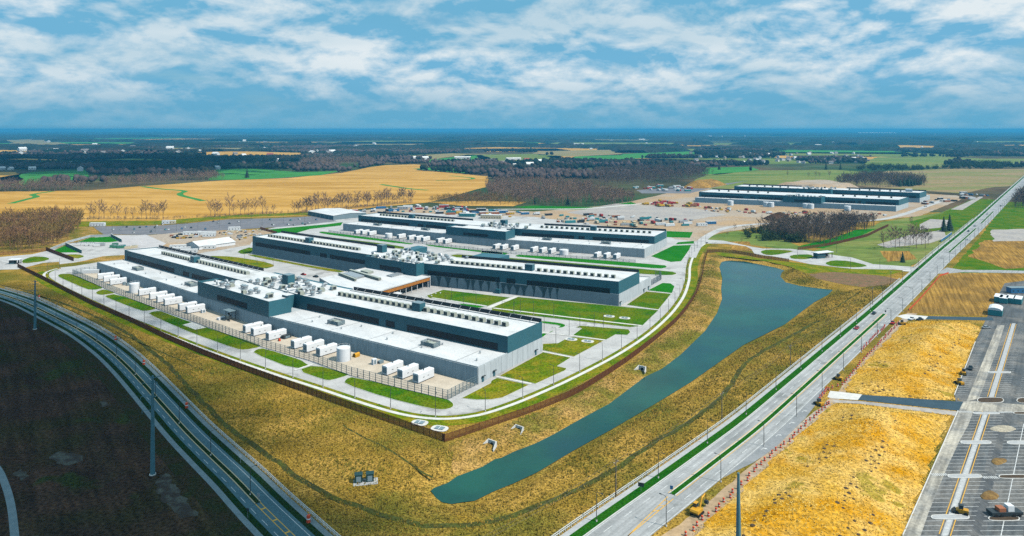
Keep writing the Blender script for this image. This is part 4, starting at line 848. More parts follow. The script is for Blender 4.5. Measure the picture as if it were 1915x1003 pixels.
def data_hall(name, label, sp, cs, low_front, hl, hu, tb, units, sparse=False):
    """two-storey data hall: a low generator side, a tall hall side, a plant block at the middle"""
    B = empty(name, sp(0, 0)); B['label'] = label; B['category'] = 'data hall'
    B.location = (0, 0, 0); L = sp.L; cl, cr = cs
    # low block runs full depth, tall block stands on it
    m = MB(); sp.prism(m, 0, L, 0, 1, -.3, hl); m.build('lower_wall', M_panel, B)
    tlo = (0.0, tb) if low_front else (tb, 1.0); thi = (tb, 1.0) if low_front else (0.0, tb)
    m = MB(); sp.slab(m, .35, cl, tlo[0] + .008, tlo[1], hl + .03); sp.slab(m, cr, L - .35, tlo[0] + .008, tlo[1] - .004, hl + .03); m.build('lower_roof', M_roof, B)
    sp.parapet(.0, L, tlo[0], tlo[1], hl, hl + .45, .3, B, M_panel, ('f' if low_front else 'b') + 'lr', 'lower_parapet')
    m = MB(); sp.prism(m, 0, L, thi[0], thi[1], hl, hu); m.build('upper_wall', M_clad, B)
    m = MB(); sp.slab(m, .3, L - .3, thi[0] + .006, thi[1] - .006, hu + .05); m.build('upper_roof', M_roof, B)
    sp.parapet(0, L, thi[0], thi[1], hu, hu + .55, .3, B, M_clad, 'flr', 'upper_parapet')
    # black screen with braces along the back edge
    d = sp.depth(0); 
    for x0, x1 in ((.3, cl - 8), (cr + 8, L - .3)): m = MB(); sp.prism(m, x0, x1, thi[1] - .25 / d, thi[1], hu, hu + 2.0); m.build('parapet_screen', M_screen, B)
    if low_front and not sparse:
        s = 5.0; bm = None
        while s < L - 2:
            if not cl - 8 < s < cr + 8:
                p = sp(s, thi[1] - .4 / d, hu + 1.9); q = sp(s, thi[1] - 2.4 / d, hu + .05); m = MB(); m.tube([p, q], .10, 4); m.build('brace', M_steel, B)
            s += 6.6
        
        for x0, x1 in ((.5, cl - 8), (cr + 8, L - .5)): m = MB(); sp.prism(m, x0, x1, thi[1] - 2.6 / d, thi[1] - 2.3 / d, hu + .06, hu + .35); m.build('screen_rail', M_cladlite, B)
    # louvre bands on the face that looks over the low roof or the court
    tf = tb if low_front else 0.0
    z0, z1 = (hl + .6, hl + (hu - hl) * .52) if low_front else (hl - .2, hl + (hu - hl) * .42)
    wl = cl; wr = L - cr
    for a, b in ((.03, .52), (.60, .655), (.68, .985)): louvres(B, sp, wl * a, wl * b, tf, z0, z1)
    for a, b in ((.02, .42), (.455, .50), (.56, .96)): louvres(B, sp, cr + wr * a, cr + wr * b, tf, z0, z1)
    # central plant block
    f0 = -.012 if low_front else -.16
    f1 = .27 if low_front else 0.0
    m = MB(); sp.prism(m, cl, cr, f0, f1, hl if low_front else .0, hu + .1)
    if low_front: sp.prism(m, cl + 9, cr - 9, f1, tb, hl, hu + .1)
    blk = m.build('plant_block', M_clad, B)
    m = MB(); sp.slab(m, cl + .3, cr - .3, f0 + .01, f1 - .01 if low_front else f1, hu + .14); 
    if low_front: sp.slab(m, cl + 9.3, cr - 9.3, f1 - .01, tb, hu + .14)
    m.build('plant_roof', M_roof, B)
    sp.parapet(cl, cr, f0, f1, hu + .1, hu + 1.3, .3, B, M_clad, 'flr', 'plant_parapet')
    if low_front:
        for x0, x1 in ((cl + .3, cl + 9), (cr - 9, cr - .3)): m = MB(); sp.prism(m, x0, x1, f1 - .006, f1, hu + .1, hu + 1.3); m.build('plant_parapet', M_clad, B)
    m = MB(); n = 7; za, zb = hl + .8, hl + (hu - hl) * .55
    louvres(B, sp, cl + (cr - cl) * .3, cl + (cr - cl) * .72, f0, za, zb)
    for i in range(14):       # walk pads and small vents on the membranes
        s = L * (i + .5) / 14
        if not cl - 2 < s < cr + 2:
            m = MB(); sp.slab(m, s, s + .7, tlo[0] + .02, tlo[1] - .02, hl + .05); m.build('walk_pad', M_side, B)
            for k in range(2): v = MB(); v.lathe([(.3, 0), (.3, .7), (.5, .75), (.4, 1.0)], 8); v.build('roof_vent', M_steel, B, sp(s + 3 + 5 * k, tlo[0] + (tlo[1] - tlo[0]) * (.3 + .4 * ((i + k) % 2)), hl + .04))
    # roof units in two runs either side of a plant room
    zr = hu + .06; tm = thi[0] + (thi[1] - thi[0]) * (.50 if low_front else .32)
    for (u0, u1, nu) in units:
        for k in range(nu):
            s = u0 + (u1 - u0) * k / max(1, nu - 1); put_unit(B, sp(s, tm, zr), sp.ang(s), 1.0)
    return B
def plant_room(B, sp, s, t, z, w=4.5, l=5.5, h=4.2):
    m = MB(); m.box(-l / 2, l / 2, -w / 2, w / 2, 0, h); o = m.build('plant_room', M_clad, B, sp(s, t, z), sp.ang(s))
    r = MB(); r.box(-l / 2 - .1, l / 2 + .1, -w / 2 - .1, w / 2 + .1, h, h + .18); r.build('plant_room_roof', M_cladlite, o)

# front hall
HL, HU = 7.04, 14.3
SP1 = Spine([(-320.2, 536.6), (-194.9, 432.3), (-132.8, 381.1), (-14.7, 300.1)], [(-285.6, 562.6), (-161.5, 464.5), (-100.5, 418.0), (14.9, 344.0)])
B1 = data_hall('front_data_hall', 'long two-storey data hall nearest the camera, white roofs and slate cladding', SP1, (SP1.S[1], SP1.S[2]), True, HL, HU, .43,
               [(38, 84, 13), (94, 158, 16), (SP1.S[2] + 14, SP1.S[2] + 70, 14), (SP1.S[2] + 80, SP1.L - 12, 12)])
panels(B1, SP1, 0, .0, HL - .02, 6.0, -1, 0); end_panels(B1, SP1, SP1.L, 0, 1, .0, HL - .02, 12, 1); end_panels(B1, SP1, 0, 0, 1, 0, HL - .02, 10, -1)
for s in (89, SP1.S[2] + 75): plant_room(B1, SP1, s, .70, HU + .06)
plant_room(B1, SP1, SP1.S[1] + 42, .73, HU + .1, 5, 6, 5.6)
plant_cluster(B1, SP1, SP1.S[1] + 12, SP1.S[2] - 12, .06, .24, HU + .14, 3, 9, 3, 2); plant_cluster(B1, SP1, SP1.S[1] + 22, SP1.S[2] + 2, .42, .93, HU + .06, 4, 18, 12, 7)
for s, t in ((52, .19), (133, .2), (SP1.S[2] + 40, .22), (SP1.S[2] + 106, .22)): roof_screen(B1, SP1, s, t, HL + .06)
for t in (.06, .22, .88): end_door(B1, SP1, SP1.L + .12, t)
m = MB(); SP1.prism(m, SP1.S[1] + 6, SP1.S[2] - 4, .9, 1.18, 0, 7.3); SP1.prism(m, SP1.S[1] + 2, SP1.S[2] + 4, .985, 1.05, 7.3, HU); m.build('rear_block', M_clad, B1)
m = MB(); SP1.slab(m, SP1.S[1] + 6.3, SP1.S[2] - 4.3, 1.05, 1.175, 7.35); m.build('rear_roof', M_roof, B1)
# stair landing on the shaded face
LD = empty('stair_landing', SP1(SP1.S[1] + 46, -.06), SP1.ang(SP1.S[1] + 46)); tag(LD, 'steel stair tower with a flat landing against the front hall wall', 'stair tower')
m = MB(); m.box(-4.5, 3, -3.4, 1.2, 5.6, 5.9); m.build('landing', M_cladlite, LD)
for x in (-1.5, 2.5):
    for y in (-3, .6): m = MB(); m.box(x - .12, x + .12, y - .12, y + .12, 0, 5.6); m.build('leg', M_dark, LD)
for k, (z, s) in enumerate(((0, 1), (1.9, -1), (3.8, 1))):
    m = MB(); m.hexa([(-1.4 * s, -2.6 + k * 1.0, z), (2.4 * s, -2.6 + k * 1.0, z + 1.8), (2.4 * s, -1.7 + k, z + 1.8), (-1.4 * s, -1.7 + k, z), (-1.4 * s, -2.6 + k, z + .25), (2.4 * s, -2.6 + k, z + 2.05), (2.4 * s, -1.7 + k, z + 2.05), (-1.4 * s, -1.7 + k, z + .25)]); m.build('stair_flight', M_dark, LD)
# middle hall (mirrored: tall side to the court)
SP2 = Spine([(-229.4, 614.5), (-104.5, 522.2), (-62.0, 490.8), (66.3, 431.8)], [(-202.0, 655.0), (-76.0, 565.0), (-33.5, 535.0), (96.0, 480.4)])
HL2, HU2 = 7.6, 14.8
B2 = data_hall('middle_data_hall', 'second data hall, tall dark face with mural over the green court', SP2, (SP2.S[1], SP2.S[2]), False, HL2, HU2, .62,
               [(12, 62, 13), (72, 128, 15), (SP2.S[2] + 16, SP2.S[2] + 68, 14), (SP2.S[2] + 82, SP2.L - 8, 12)])
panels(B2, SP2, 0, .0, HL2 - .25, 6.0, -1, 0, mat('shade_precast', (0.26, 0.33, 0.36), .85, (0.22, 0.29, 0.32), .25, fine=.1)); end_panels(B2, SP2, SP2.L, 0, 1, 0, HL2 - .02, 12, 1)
for s in (67, SP2.S[2] + 75): plant_room(B2, SP2, s, .2, HU2 + .06)
plant_room(B2, SP2, SP2.S[1] - 6, .3, HU2 + .1, 5, 6, 5.6)
plant_cluster(B2, SP2, SP2.S[1] + 4, SP2.S[2] - 1, -.13, -.02, HU2 + .14, 8, 4, 3, 3); plant_cluster(B2, SP2, SP2.S[1] + 6, SP2.S[2] + 14, .08, .58, HU2 + .06, 9, 14, 12, 8)
for x0, x1, q in ((2 - SP2.S[2] + SP2.S[1], 12 - SP2.S[2] + SP2.S[1], 1.2), (14, 36, 1.4)): m = MB(); SP2.prism(m, SP2.S[2] + x0, SP2.S[2] + x1, .62, .95, HL2, HU2 + q); m.build('rear_block', M_clad, B2)
for t in (.03, .75, .9): end_door(B2, SP2, SP2.L + .12, t)
mr = random.Random(5); s = SP2.S[2] + 12
while s < SP2.L - 38:          # wavy mural stripes on the precast wall
    w = mr.uniform(1.4, 4.6); top = HL2 - .3; lean = mr.uniform(-.7, .7); d = SP2.depth(s); n = 7; mb = MB(); t = -.22 / d
    for k in range(n + 1):
        f = k / n; off = lean * math.sin(f * math.pi); ww = w * (.30 + 1.1 * f ** 2.2) / 2
        for e in (-1, 1): mb.v.append(tuple(SP2(s + off + e * ww, t, .1 + (top - .1) * f)))
    mb.f = [(2 * k, 2 * k + 1, 2 * k + 3, 2 * k + 2) for k in range(n)]; mb.build('mural_stripe', M_murl, B2); s += mr.uniform(4.2, 8.0)
m = MB(); m.box(0, 3.0, -2.2, 0, .1, 3.0); m.build('door_vestibule', M_clad, B2, SP2(SP2.S[2] + 57, 0), SP2.ang(SP2.S[2] + 57))
# rear hall
SP3 = Spine([(-183.1, 753.8), (-64.2, 680.0), (-5.5, 645.0), (113.1, 593.9)], [(-154.5, 797.3), (-34.0, 728.0), (25.0, 699.0), (146.0, 656.6)])
B3 = data_hall('rear_data_hall', 'third data hall, farthest of the three on the campus', SP3, (SP3.S[1], SP3.S[2]), True, 7.4, 13.8, .43,
               [(20, 60, 10), (68, 118, 12), (SP3.S[2] + 14, SP3.S[2] + 60, 10), (SP3.S[2] + 72, SP3.L - 10, 10)], True)
panels(B3, SP3, 0, .0, 7.38, 6.0, -1, 0); end_panels(B3, SP3, SP3.L, 0, 1, 0, 7.38, 10, 1)
for s in (64, SP3.S[2] + 66): plant_room(B3, SP3, s, .7, 13.86)
plant_room(B3, SP3, SP3.S[1] + 40, .72, 13.9, 5, 6, 5.2)
plant_cluster(B3, SP3, SP3.S[1] + 20, SP3.S[2] + 4, .3, .9, 13.9, 14, 14, 8, 6)
for s, t in ((40, .2), (105, .2), (SP3.S[2] + 34, .22), (SP3.S[2] + 90, .22)): roof_screen(B3, SP3, s, t, 7.46)
m = MB(); SP3.prism(m, SP3.S[1] + 24, SP3.S[2] + 30, 1.0, 1.8, 0, 7.4); m.build('rear_block', M_cladlite, B3); m = MB(); SP3.slab(m, SP3.S[1] + 24.3, SP3.S[2] + 29.7, 1.01, 1.79, 7.46); m.build('rear_roof', M_roof, B3)
# far site, two parallel halls joined
SP4 = Spine([(275.3, 1046.0), (372, 998), (420, 973), (512.3, 927.4)], [(318, 1104), (417, 1053), (466, 1027), (559.0, 980.0)])
B4 = data_hall('far_data_hall', 'unfinished data hall on the far construction site, front wing', SP4, (SP4.S[1] + 16, SP4.S[2] + 12), True, 6.9, 14.2, .22, [(20, 90, 6), (190, 250, 5)], True)
SP5 = Spine([(372, 1163.5), (460, 1117), (505, 1094), (610, 1040)], [(412, 1215), (503, 1167), (548, 1143), (653.5, 1087)])
B5 = data_hall('far_data_hall', 'unfinished data hall on the far construction site, back wing', SP5, (SP5.S[1], SP5.S[2]), False, 6.9, 14.4, .65, [(20, 80, 6), (170, 240, 6)], True)
plant_cluster(B4, SP4, SP4.S[1] + 20, SP4.S[2] + 10, .02, .15, 14.4, 21, 6, 4, 2); plant_cluster(B5, SP5, SP5.S[1], SP5.S[2], -.12, .5, 14.5, 22, 10, 6, 4)
m = MB(); m.box(0, 9, 0, 9, 0, 18.5); m.build('plant_room', M_gen, B5, SP5(SP5.L - 22, .25), SP5.ang(SP5.L - 10))
# timber-fronted lobby joining the front and middle halls
def lobby():
    R_, F_, L_, K_ = Vector((-56.7, 483.4, 0)), Vector((-95, 420, 0)), Vector((-132.4, 477.9, 0)), Vector((-104, 518.9, 0))
    sp = Spine([F_, R_], [L_, K_]); B = empty('timber_lobby'); tag(B, 'low white-roofed lobby with orange cedar fascia between the front and middle halls', 'lobby'); h = 7.6
    L = sp.L; D = sp.depth(0)
    m = MB(); sp.prism(m, 0, L, .12, 1, 0, h - .3); m.build('wall', M_panel, B)
    m = MB(); sp.prism(m, 0, L, 0, 1, h - .3, h); m.build('roof', M_roof, B)
    n = 44
    for i in range(n):
        m = MB(); a = L * i / n; b = L * (i + 1) / n - .06; sp.prism(m, a, b, .006, .014, h - 2.7, h - .32); m.build('cedar_board', M_wood, B)
    m = MB(); sp.prism(m, 0, L, .015, .03, h - 2.7, h - .3); m.build('fascia_backing', M_dark, B)
    for i in range(14):
        a = L * .25 + L * .74 * i / 14; m = MB(); sp.prism(m, a + .15, a + L * .74 / 14 - .15, .112, .118, .3, h - 2.7); m.build('window', M_glass if i % 4 != 2 else M_wood, B)
    for i in range(8): a = L * .42 + L * .56 * i / 7; m = MB(); m.box(-.18, .18, -.18, .18, 0, h - 2.7); m.build('column', M_gen, B, sp(a, .02), sp.ang(a))
    m = MB(); sp.prism(m, L - .4, L, 0, 1, 0, h - .3); m.build('end_fin', M_gen, B)
    m = MB(); sp.prism(m, L * .1, L * .55, -.06, .05, 3.2, 3.5); m.build('canopy', M_gen, B)
    sp.parapet(0, L, 0, 1, h, h + .4, .3, B, M_roof, 'fblr')
    for s0, s1, t0, t1 in ((L * .52, L * .56, .35, .98), (L * .30, L * .33, .55, .95)):
        m = MB(); n = 5
        for k in range(n): sp.prism(m, s0, s1, t0, t1, h + .3 + k * .34, h + .5 + k * .34)
        m.build('equipment_screen', M_unit, B)
    m = MB(); sp.prism(m, L * .36, L * .50, .62, .92, h + .1, h + 1.3); m.build('air_handler', M_steel, B)
    m = MB(); sp.prism(m, L * .62, L * .72, .7, .85, h + .1, h + 1.6); m.build('rooftop_unit', M_unit, B)
    m = MB(); sp.prism(m, L * .72, L * .97, .35, .45, h + .05, h + .8); m.build('roof_duct', M_steel, B)
    for i in range(12):
        p = sp(L * (.45 + .04 * i), -.22 - (i % 3) * .03); m = MB(); m.lathe([(.4, 0), (.5, .5), (.45, .6)], 8); o = m.build('planter', M_gen, None, p); tag(o, 'round pale planter on the lobby forecourt, %s from the entrance canopy' % nth(i), 'planter', 'planters on the lobby forecourt')
lobby()
# white warehouse by the car park
def shed(name, label, P, h, ridge, wall, roof, bays=0, cat='warehouse'):
    A, Bq, Cq, D = [Vector((p[0], p[1], 0)) for p in P]; sp = Spine([A, Bq], [D, Cq]); o = empty(name); tag(o, label, cat)
    m = MB(); sp.prism(m, 0, sp.L, 0, 1, 0, h); m.build('wall', wall, o)
    m = MB(); e = .5 / sp.depth(0)
    for t0, t1, z0, z1 in ((-e, .5, h, h + ridge), (.5, 1 + e, h + ridge, h)):
        a, b, c, d = sp(-.4, t0, z0 + .02), sp(sp.L + .4, t0, z0 + .02), sp(sp.L + .4, t1, z1 + .02), sp(-.4, t1, z1 + .02); up = Vector((0, 0, .2))
        m.hexa([a, b, c, d, a + up, b + up, c + up, d + up])
    m.build('roof', roof, o)
    for x in (0, sp.L):
        m = MB(); p, q, r = sp(x, 0, h), sp(x, 1, h), sp(x, .5, h + ridge); m.v = [tuple(p), tuple(q), tuple(r)]; m.f = [(0, 1, 2)]; m.build('gable', wall, o)
    for i in range(bays):
        a = sp.L * (i + .12) / bays; b = sp.L * (i + .88) / bays; m = MB(); dd = sp.depth(0); sp.prism(m, a, b, -.12 / dd, -.02 / dd, .2, h * .8); m.build('bay_door', M_clad, o)
    return o
shed('warehouse', 'low white-roofed warehouse beside the car park', [(-261.7, 891), (-216.3, 841.7), (-182.8, 872), (-228, 922)], 5.2, 1.5, M_cladlite, M_roof, 6)
shed('marquee', 'big white marquee tent in the works yard', [(-285, 633.3), (-263, 660.8), (-282.8, 677.5), (-304.8, 650)], 2.9, 3.4, M_gen, M_roof, 0, 'marquee')
# gate booths
def booth(name, label, p, rz, l, w, h, canopy):
    o = empty(name, p, rz); tag(o, label, 'guard booth')
    m = MB(); m.box(-l / 2, l * .05, -w / 2, w / 2, 0, h - .3); m.build('cabin', M_clad, o)
    m = MB(); m.box(-l / 2 - .03, l * .05 + .03, -w / 2 - .03, w / 2 + .03, 1.1, 2.3); m.build('window', M_glass, o)
    m = MB(); m.box(-l / 2 - .8, l / 2 + .8, -w / 2 - 1.2, w / 2 + 1.2, h - .3, h + .15); m.build('canopy_roof', M_gen, o)
    for x in (l * .28, l / 2):
        for y in (-w / 2, w / 2): m = MB(); m.box(x - .2, x + .2, y - .2, y + .2, 0, h - .3); m.build('column', M_dark, o)
    if canopy: m = MB(); m.box(l * .06, l / 2 + .6, w / 2 + .6, w / 2 + 1.0, 0, h - .3); m.build('side_wall', M_dark, o)
booth('guard_canopy', 'dark guard booth under a long white canopy on the entrance drive', b2((990, 622))[0], R(24), 17, 4.5, 5.0, True)
booth('gate_booth', 'small dark gate booth with a flat pale roof at the far left gate', b3((140, 468))[0], R(8), 7, 4, 3.6, False)
# ---------------------------------------------------------------- generator yards
def gen_proto():
    o = empty('generator_enclosure')
    m = MB(); m.box(0, 10.2, -3.3, 0, .45, 3.9); m.profile([(-3.3, 3.9), (0, 3.9), (-.35, 4.15), (-2.95, 4.15)], 0.0, 10.2); m.build('enclosure', M_gen, o)
    m = MB(); m.box(-.1, 10.3, -3.2, -.1, .12, .44); m.build('skid', M_dark, o)
    for x in (3.0, 6.0): m = MB(); m.box(x, x + .9, -3.34, -3.31, 1.9, 2.15); m.build('door_vent', M_dark, o)
    m = MB(); m.tube([(5.2, -1.6, 4.1), (5.2, -1.6, 5.0)], .22, 8); m.build('exhaust_stack', M_dark, o)
    m = MB(); m.box(-.04, -.005, -2.9, -.4, 1.0, 3.5); m.build('intake_grille', M_cladlite, o)
    return o
GP = gen_proto(); gp_used = [False]
def generator(p, rz, label, group):
    o = GP if not gp_used[0] else copy_tree(GP); gp_used[0] = True
    o.location = p; o.rotation_euler = (0, 0, rz); tag(o, label, 'generator', group)
def near_ang(sp, p):
    s = min((i * 4.0 for i in range(int(sp.L / 4))), key=lambda s: (sp(s, 0) - p).length); d = sp(s, 1) - sp(s, 0); return math.atan2(d.y, d.x)
c3 = lambda *p: K(600, 560, 5.0156, p)
g1 = c1((312, 414), (365, 438), (425, 466), (692, 566), (795, 602), (862, 630), (930, 658), (1065, 708), (1138, 732)) + c2((470, 714), (545, 742), (685, 785), (920, 862), (1035, 895), (1157, 934)) + c3((572, 708), (716, 742), (862, 782))
for i, p in enumerate(g1):
    a = near_ang(SP1, p); generator(Vector((p.x, p.y, .1)), a, 'white generator enclosure in the front yard, %s counting from its far end' % nth(i), 'generators in the front yard')
    # the near corner of the enclosure is its right front one
g3p = g3((250, 408), (322, 413), (400, 426), (728, 460), (842, 475), (925, 482), (1000, 492), (1165, 508), (1245, 518)) + b1((100, 462), (165, 468), (262, 475), (435, 490), (515, 497), (596, 504), (1005, 540), (1090, 547), (1178, 553))
for i, p in enumerate(g3p):
    a = near_ang(SP3, p); generator(Vector((p.x, p.y, .12)), a, 'white generator enclosure in the rear yard, %s counting from its far end' % nth(i), 'generators in the rear yard')
def tank(p, r, h, label):
    o = empty('storage_tank', p); tag(o, label, 'tank')
    m = MB(); m.lathe([(r, 0), (r, h), (r * .97, h + .1), (r * .5, h + .35), (.1, h + .45)], 28); m.build('shell', M_gen, o)
    m = MB()
    for k in range(10):
        t = 2 * math.pi * k / 10; m.tube([(r * .93 * math.cos(t), r * .93 * math.sin(t), h), (r * .93 * math.cos(t), r * .93 * math.sin(t), h + 1.0)], .04, 4)
        t2 = t + .628; m.tube([(r * .93 * math.cos(t), r * .93 * math.sin(t), h + 1.0), (r * .93 * math.cos(t2), r * .93 * math.sin(t2), h + 1.0)], .04, 4)
    m.build('guard_rail', M_gen, o); m = MB(); m.tube([(r + .15, 0, 0), (r + .15, 0, h + .9)], .06, 4); m.tube([(r + .15, .5, 0), (r + .15, .5, h + .9)], .06, 4); m.build('ladder', M_steel, o)
tank(c1((660, 538))[0], 3.2, 6.2, 'white round water tank in the front yard, the farther one'); tank(c3((212, 572))[0], 3.2, 6.2, 'white round water tank in the front yard, the nearer one')
tank(g3((640, 452))[0], 3.6, 4.6, 'white round tank in the rear yard, far half'); tank(b1((740, 512))[0], 4.0, 4.6, 'white round tank in the rear yard, near half')
def box_thing(name, label, p, rz, l, w, h, m, cat, group=None, lidm=None):
    o = empty(name, p, rz); tag(o, label, cat, group)
    b = MB(); b.box(-l / 2, l / 2, -w / 2, w / 2, .1, h); b.build('casing', m, o); b = MB(); b.box(-l / 2 - .05, l / 2 + .05, -w / 2 - .05, w / 2 + .05, h, h + .12); b.build('lid', lidm or m, o)
    b = MB(); b.box(-l * .3, l * .3, -w / 2 - .03, -w / 2 - .003, .4, h * .85); b.build('door', M_cladlite, o); b = MB(); b.box(-l / 2 - .1, l / 2 + .1, -w / 2 - .1, w / 2 + .1, 0, .1); b.build('plinth', M_walk, o)
    return o
a1 = near_ang(SP1, c3((500, 600))[0])
for (pt, l, w, h, m, nm, lab) in [(c3((500, 612))[0], 2.2, 1.4, 2.6, M_gen, 'switch_cabinet', 'pale switch cabinet beside the nearest generators'), (c1((563, 470))[0], 1.8, 1.2, 2.2, M_cladlite, 'switch_cabinet', 'grey cabinet left of the farther tank'),
                                  (c1((597, 475))[0], 1.8, 1.2, 2.0, M_cladlite, 'switch_cabinet', 'second grey cabinet left of the farther tank'), (c1((1305, 728))[0], 2.4, 1.6, 2.0, M_gen, 'switch_cabinet', 'pale cabinet at the end of the far generator row'),
                                  (c2((270, 590))[0], 4.5, 2.2, 1.2, M_gen, 'equipment_skid', 'flat pale equipment skid near the stair tower'), (c2((880, 765))[0], 4.5, 2.4, 1.7, M_dark, 'radiator_skid', 'dark radiator skid between generators'), (c3((560, 600))[0], 2.6, 1.6, 1.2, M_cladlite, 'equipment_skid', 'grey skid behind the pale switch cabinet')]:
    box_thing(nm, lab, pt, a1, l, w, h, m, 'cabinet')
m = MB(); m.profile([(-1.1, .1), (1.1, .1), (1.1, .9), (.4, 1.9), (-.5, 2.2), (-1.1, 1.5)], -1.4, 1.4); tag(m.build('yellow_hopper', M_digger, None, c3((332, 540))[0], a1), 'yellow hopper against the front hall wall', 'hopper')
m = MB(); m.box(-.5, .5, -.5, .5, .1, 1.1); m.box(-.35, .35, -.35, .35, 1.1, 1.5); tag(m.build('fuel_can', M_orange, None, c2((815, 795))[0], a1), 'small red fuel cabinet between generators', 'fuel cabinet')
# long container at the far end of the front yard
def container_proto():
    o = empty('shipping_container'); m = MB(); n = 16
    for k in range(n): m.box(-6 + 12 * k / n, -6 + 12 * (k + .55) / n, -1.25, 1.25, .15, 2.75)
    m.box(-6, 6, -1.2, 1.2, .12, 2.78); m.build('body', paints(0), o); d = MB(); d.box(6.0, 6.06, -1.15, 1.15, .3, 2.6); d.build('end_door', M_cladlite, o); return o
CP = container_proto(); tag(CP, 'long pale container at the far end of the front generator yard', 'container'); CP.location = c1((255, 358))[0]; CP.rotation_euler = (0, 0, R(8))
# transformers by the meadow
pd = K(640, 668, 2.992, [(105, 712), (175, 700), (150, 690), (85, 715)])
pc = K(640, 668, 2.992, [(128, 706)])[0]
for i, (dx, lab) in enumerate(((-2.2, 'dark green transformer on the meadow slab, left one'), (1.2, 'dark green transformer on the meadow slab, right one'))): box_thing('transformer', lab, pc + Vector((dx, .8 + .6 * i, .1)), R(12), 2.4, 2.2, 2.4, M_green_box, 'transformer', 'transformers on the meadow slab')
m = MB(); m.box(-3.6, 3.9, -1.3, 2.6, -.1, .12); tag(m.build('concrete_slab', M_side, None, pc, R(12)), 'pale slab under the two green transformers', kind='structure')
# access vaults in the grass
for i, (p, lab) in enumerate([(K(640, 668, 2.992, [(433, 370)])[0], 'vault slab inside the fence corner, left one'), (K(640, 668, 2.992, [(545, 402)])[0], 'vault slab inside the fence corner, right one'), (c8((843, 478))[0], 'vault slab on the dry lawn, left one'), (c8((998, 497))[0], 'vault slab on the dry lawn, right one'), (c8((1200, 262))[0], 'vault slab on the big lawn, left one'), (c8((1345, 279))[0], 'vault slab on the big lawn, right one')]):
    o = empty('access_vault', p + Vector((0, 0, .16)), R(-20)); tag(o, lab, 'vault', 'access vaults')
    P = chaikin([Vector((x, y, 0)) for x, y in ((-3.2, -2.4), (3.2, -2.4), (3.2, 2.4), (-3.2, 2.4))], 2); sheet('slab', P, .10, M_walk, '', o, thick=.1)
    m = MB(); m.box(-1.7, 1.7, -1.2, 1.2, .10, .32); m.build('hatch', M_cladlite, o); m = MB(); m.box(-.1, .1, -1.1, 1.1, .33, .38); m.build('hatch_bar', M_gen, o)
# culvert headwalls on the pond bank
for i, (x, y) in enumerate(((838, 490), (990, 408), (1678, 68))):
    p = K(640, 668, 2.992, [(x, y)], -.4)[0]; o = empty('culvert_headwall', p, R(-38)); tag(o, 'white concrete culvert outlet on the pond bank, %s from the pond tip' % nth(i), 'culvert', 'culvert outlets on the bank')
    m = MB(); m.box(-1.9, 1.9, .0, .4, -.8, 1.5); m.build('headwall', M_walk, o)
    for s in (-1, 1): m = MB(); m.hexa([(s * 1.9, 0, -.8), (s * 1.6, 0, -.8), (s * 2.5, -2.6, -.8), (s * 2.8, -2.6, -.8), (s * 1.9, 0, 1.5), (s * 1.6, 0, 1.5), (s * 2.5, -2.6, -.1), (s * 2.8, -2.6, -.1)]); m.build('wing_wall', M_walk, o)
    m = MB(); m.lathe([(.7, 0), (.7, .06)], 14); q = m.build('pipe_mouth', M_black, o); q.location = (0, -.03, .1); q.rotation_euler = (R(90), 0, 0)

# ---------------------------------------------------------------- fences
def fence(name, label, P, bay, h, kind, z=0.0, cat='fence', closed_from=None):
    """a fence thing: each post and each bay its own piece, shared meshes"""
    Q = resample(P, bay); o = empty(name, Q[0]); tag(o, label, cat); o.location = (0, 0, 0)
    pm = {}; L = bay
    if kind == 'picket':
        m = MB(); m.box(-.10, .10, -.10, .10, -.3, h + .15); post = m.mesh('post')
        m = MB(); n = 13
        for k in range(n): x = L * (k + .5) / n; m.box(x - .065, x + .065, -.03, .03, .08, h)
        for zz in (.25, h - .3): m.box(0, L, .035, .085, zz, zz + .1)
        pan = m.mesh('fence_panel'); mm = M_fence
    elif kind == 'mesh':
        m = MB(); m.box(-.11, .11, -.11, .11, -.2, h + .1); post = m.mesh('post')
        m = MB()
        for k in range(5): zz = .1 + (h - .2) * k / 4; m.box(.11, L - .11, -.04, .04, zz, zz + .09)
        for k in range(9): x = L * (k + .5) / 9; m.box(x - .016, x + .016, -.02, .02, .1, h)
        for k in range(8): zz = .3 + (h - .4) * k / 8; m.box(.11, L - .11, .021, .045, zz, zz + .02)
        pan = m.mesh('fence_panel'); mm = M_meshf
    else:
        m = MB(); m.box(-.09, .09, -.09, .09, -.1, h); post = m.mesh('post')
        m = MB()
        for zz in (h * .42, h * .85): m.box(0, L, -.05, .05, zz, zz + .16)
        for k in range(1, 3): m.box(L * k / 3 - .05, L * k / 3 + .05, -.03, .03, .05, h * .9)
        pan = m.mesh('rail'); mm = M_rail
    pn = 'rail' if kind == 'rail' else 'fence_panel'
    for i, p in enumerate(Q):
        a = 0
        if i < len(Q) - 1: d = Q[i + 1] - p; a = math.atan2(d.y, d.x)
        zz = z
        link('post', post, mm, o, (p.x, p.y, zz), a)
        if i < len(Q) - 1: q = link(pn, pan, mm, o, (p.x, p.y, zz), a); q.scale = (d.length / L, 1, 1)
    return o
fence('perimeter_fence', 'rust-brown perimeter fence along the meadow, in front of the front hall', F([(32.9, 499.7), (80, 523), (119.6, 543.6), (179.4, 574), (245, 602.4), (310, 634), (380, 664), (450, 691), (533, 721), (619, 752), (724.6, 789), (832, 826.8)]), 3.0, 2.8, 'picket')
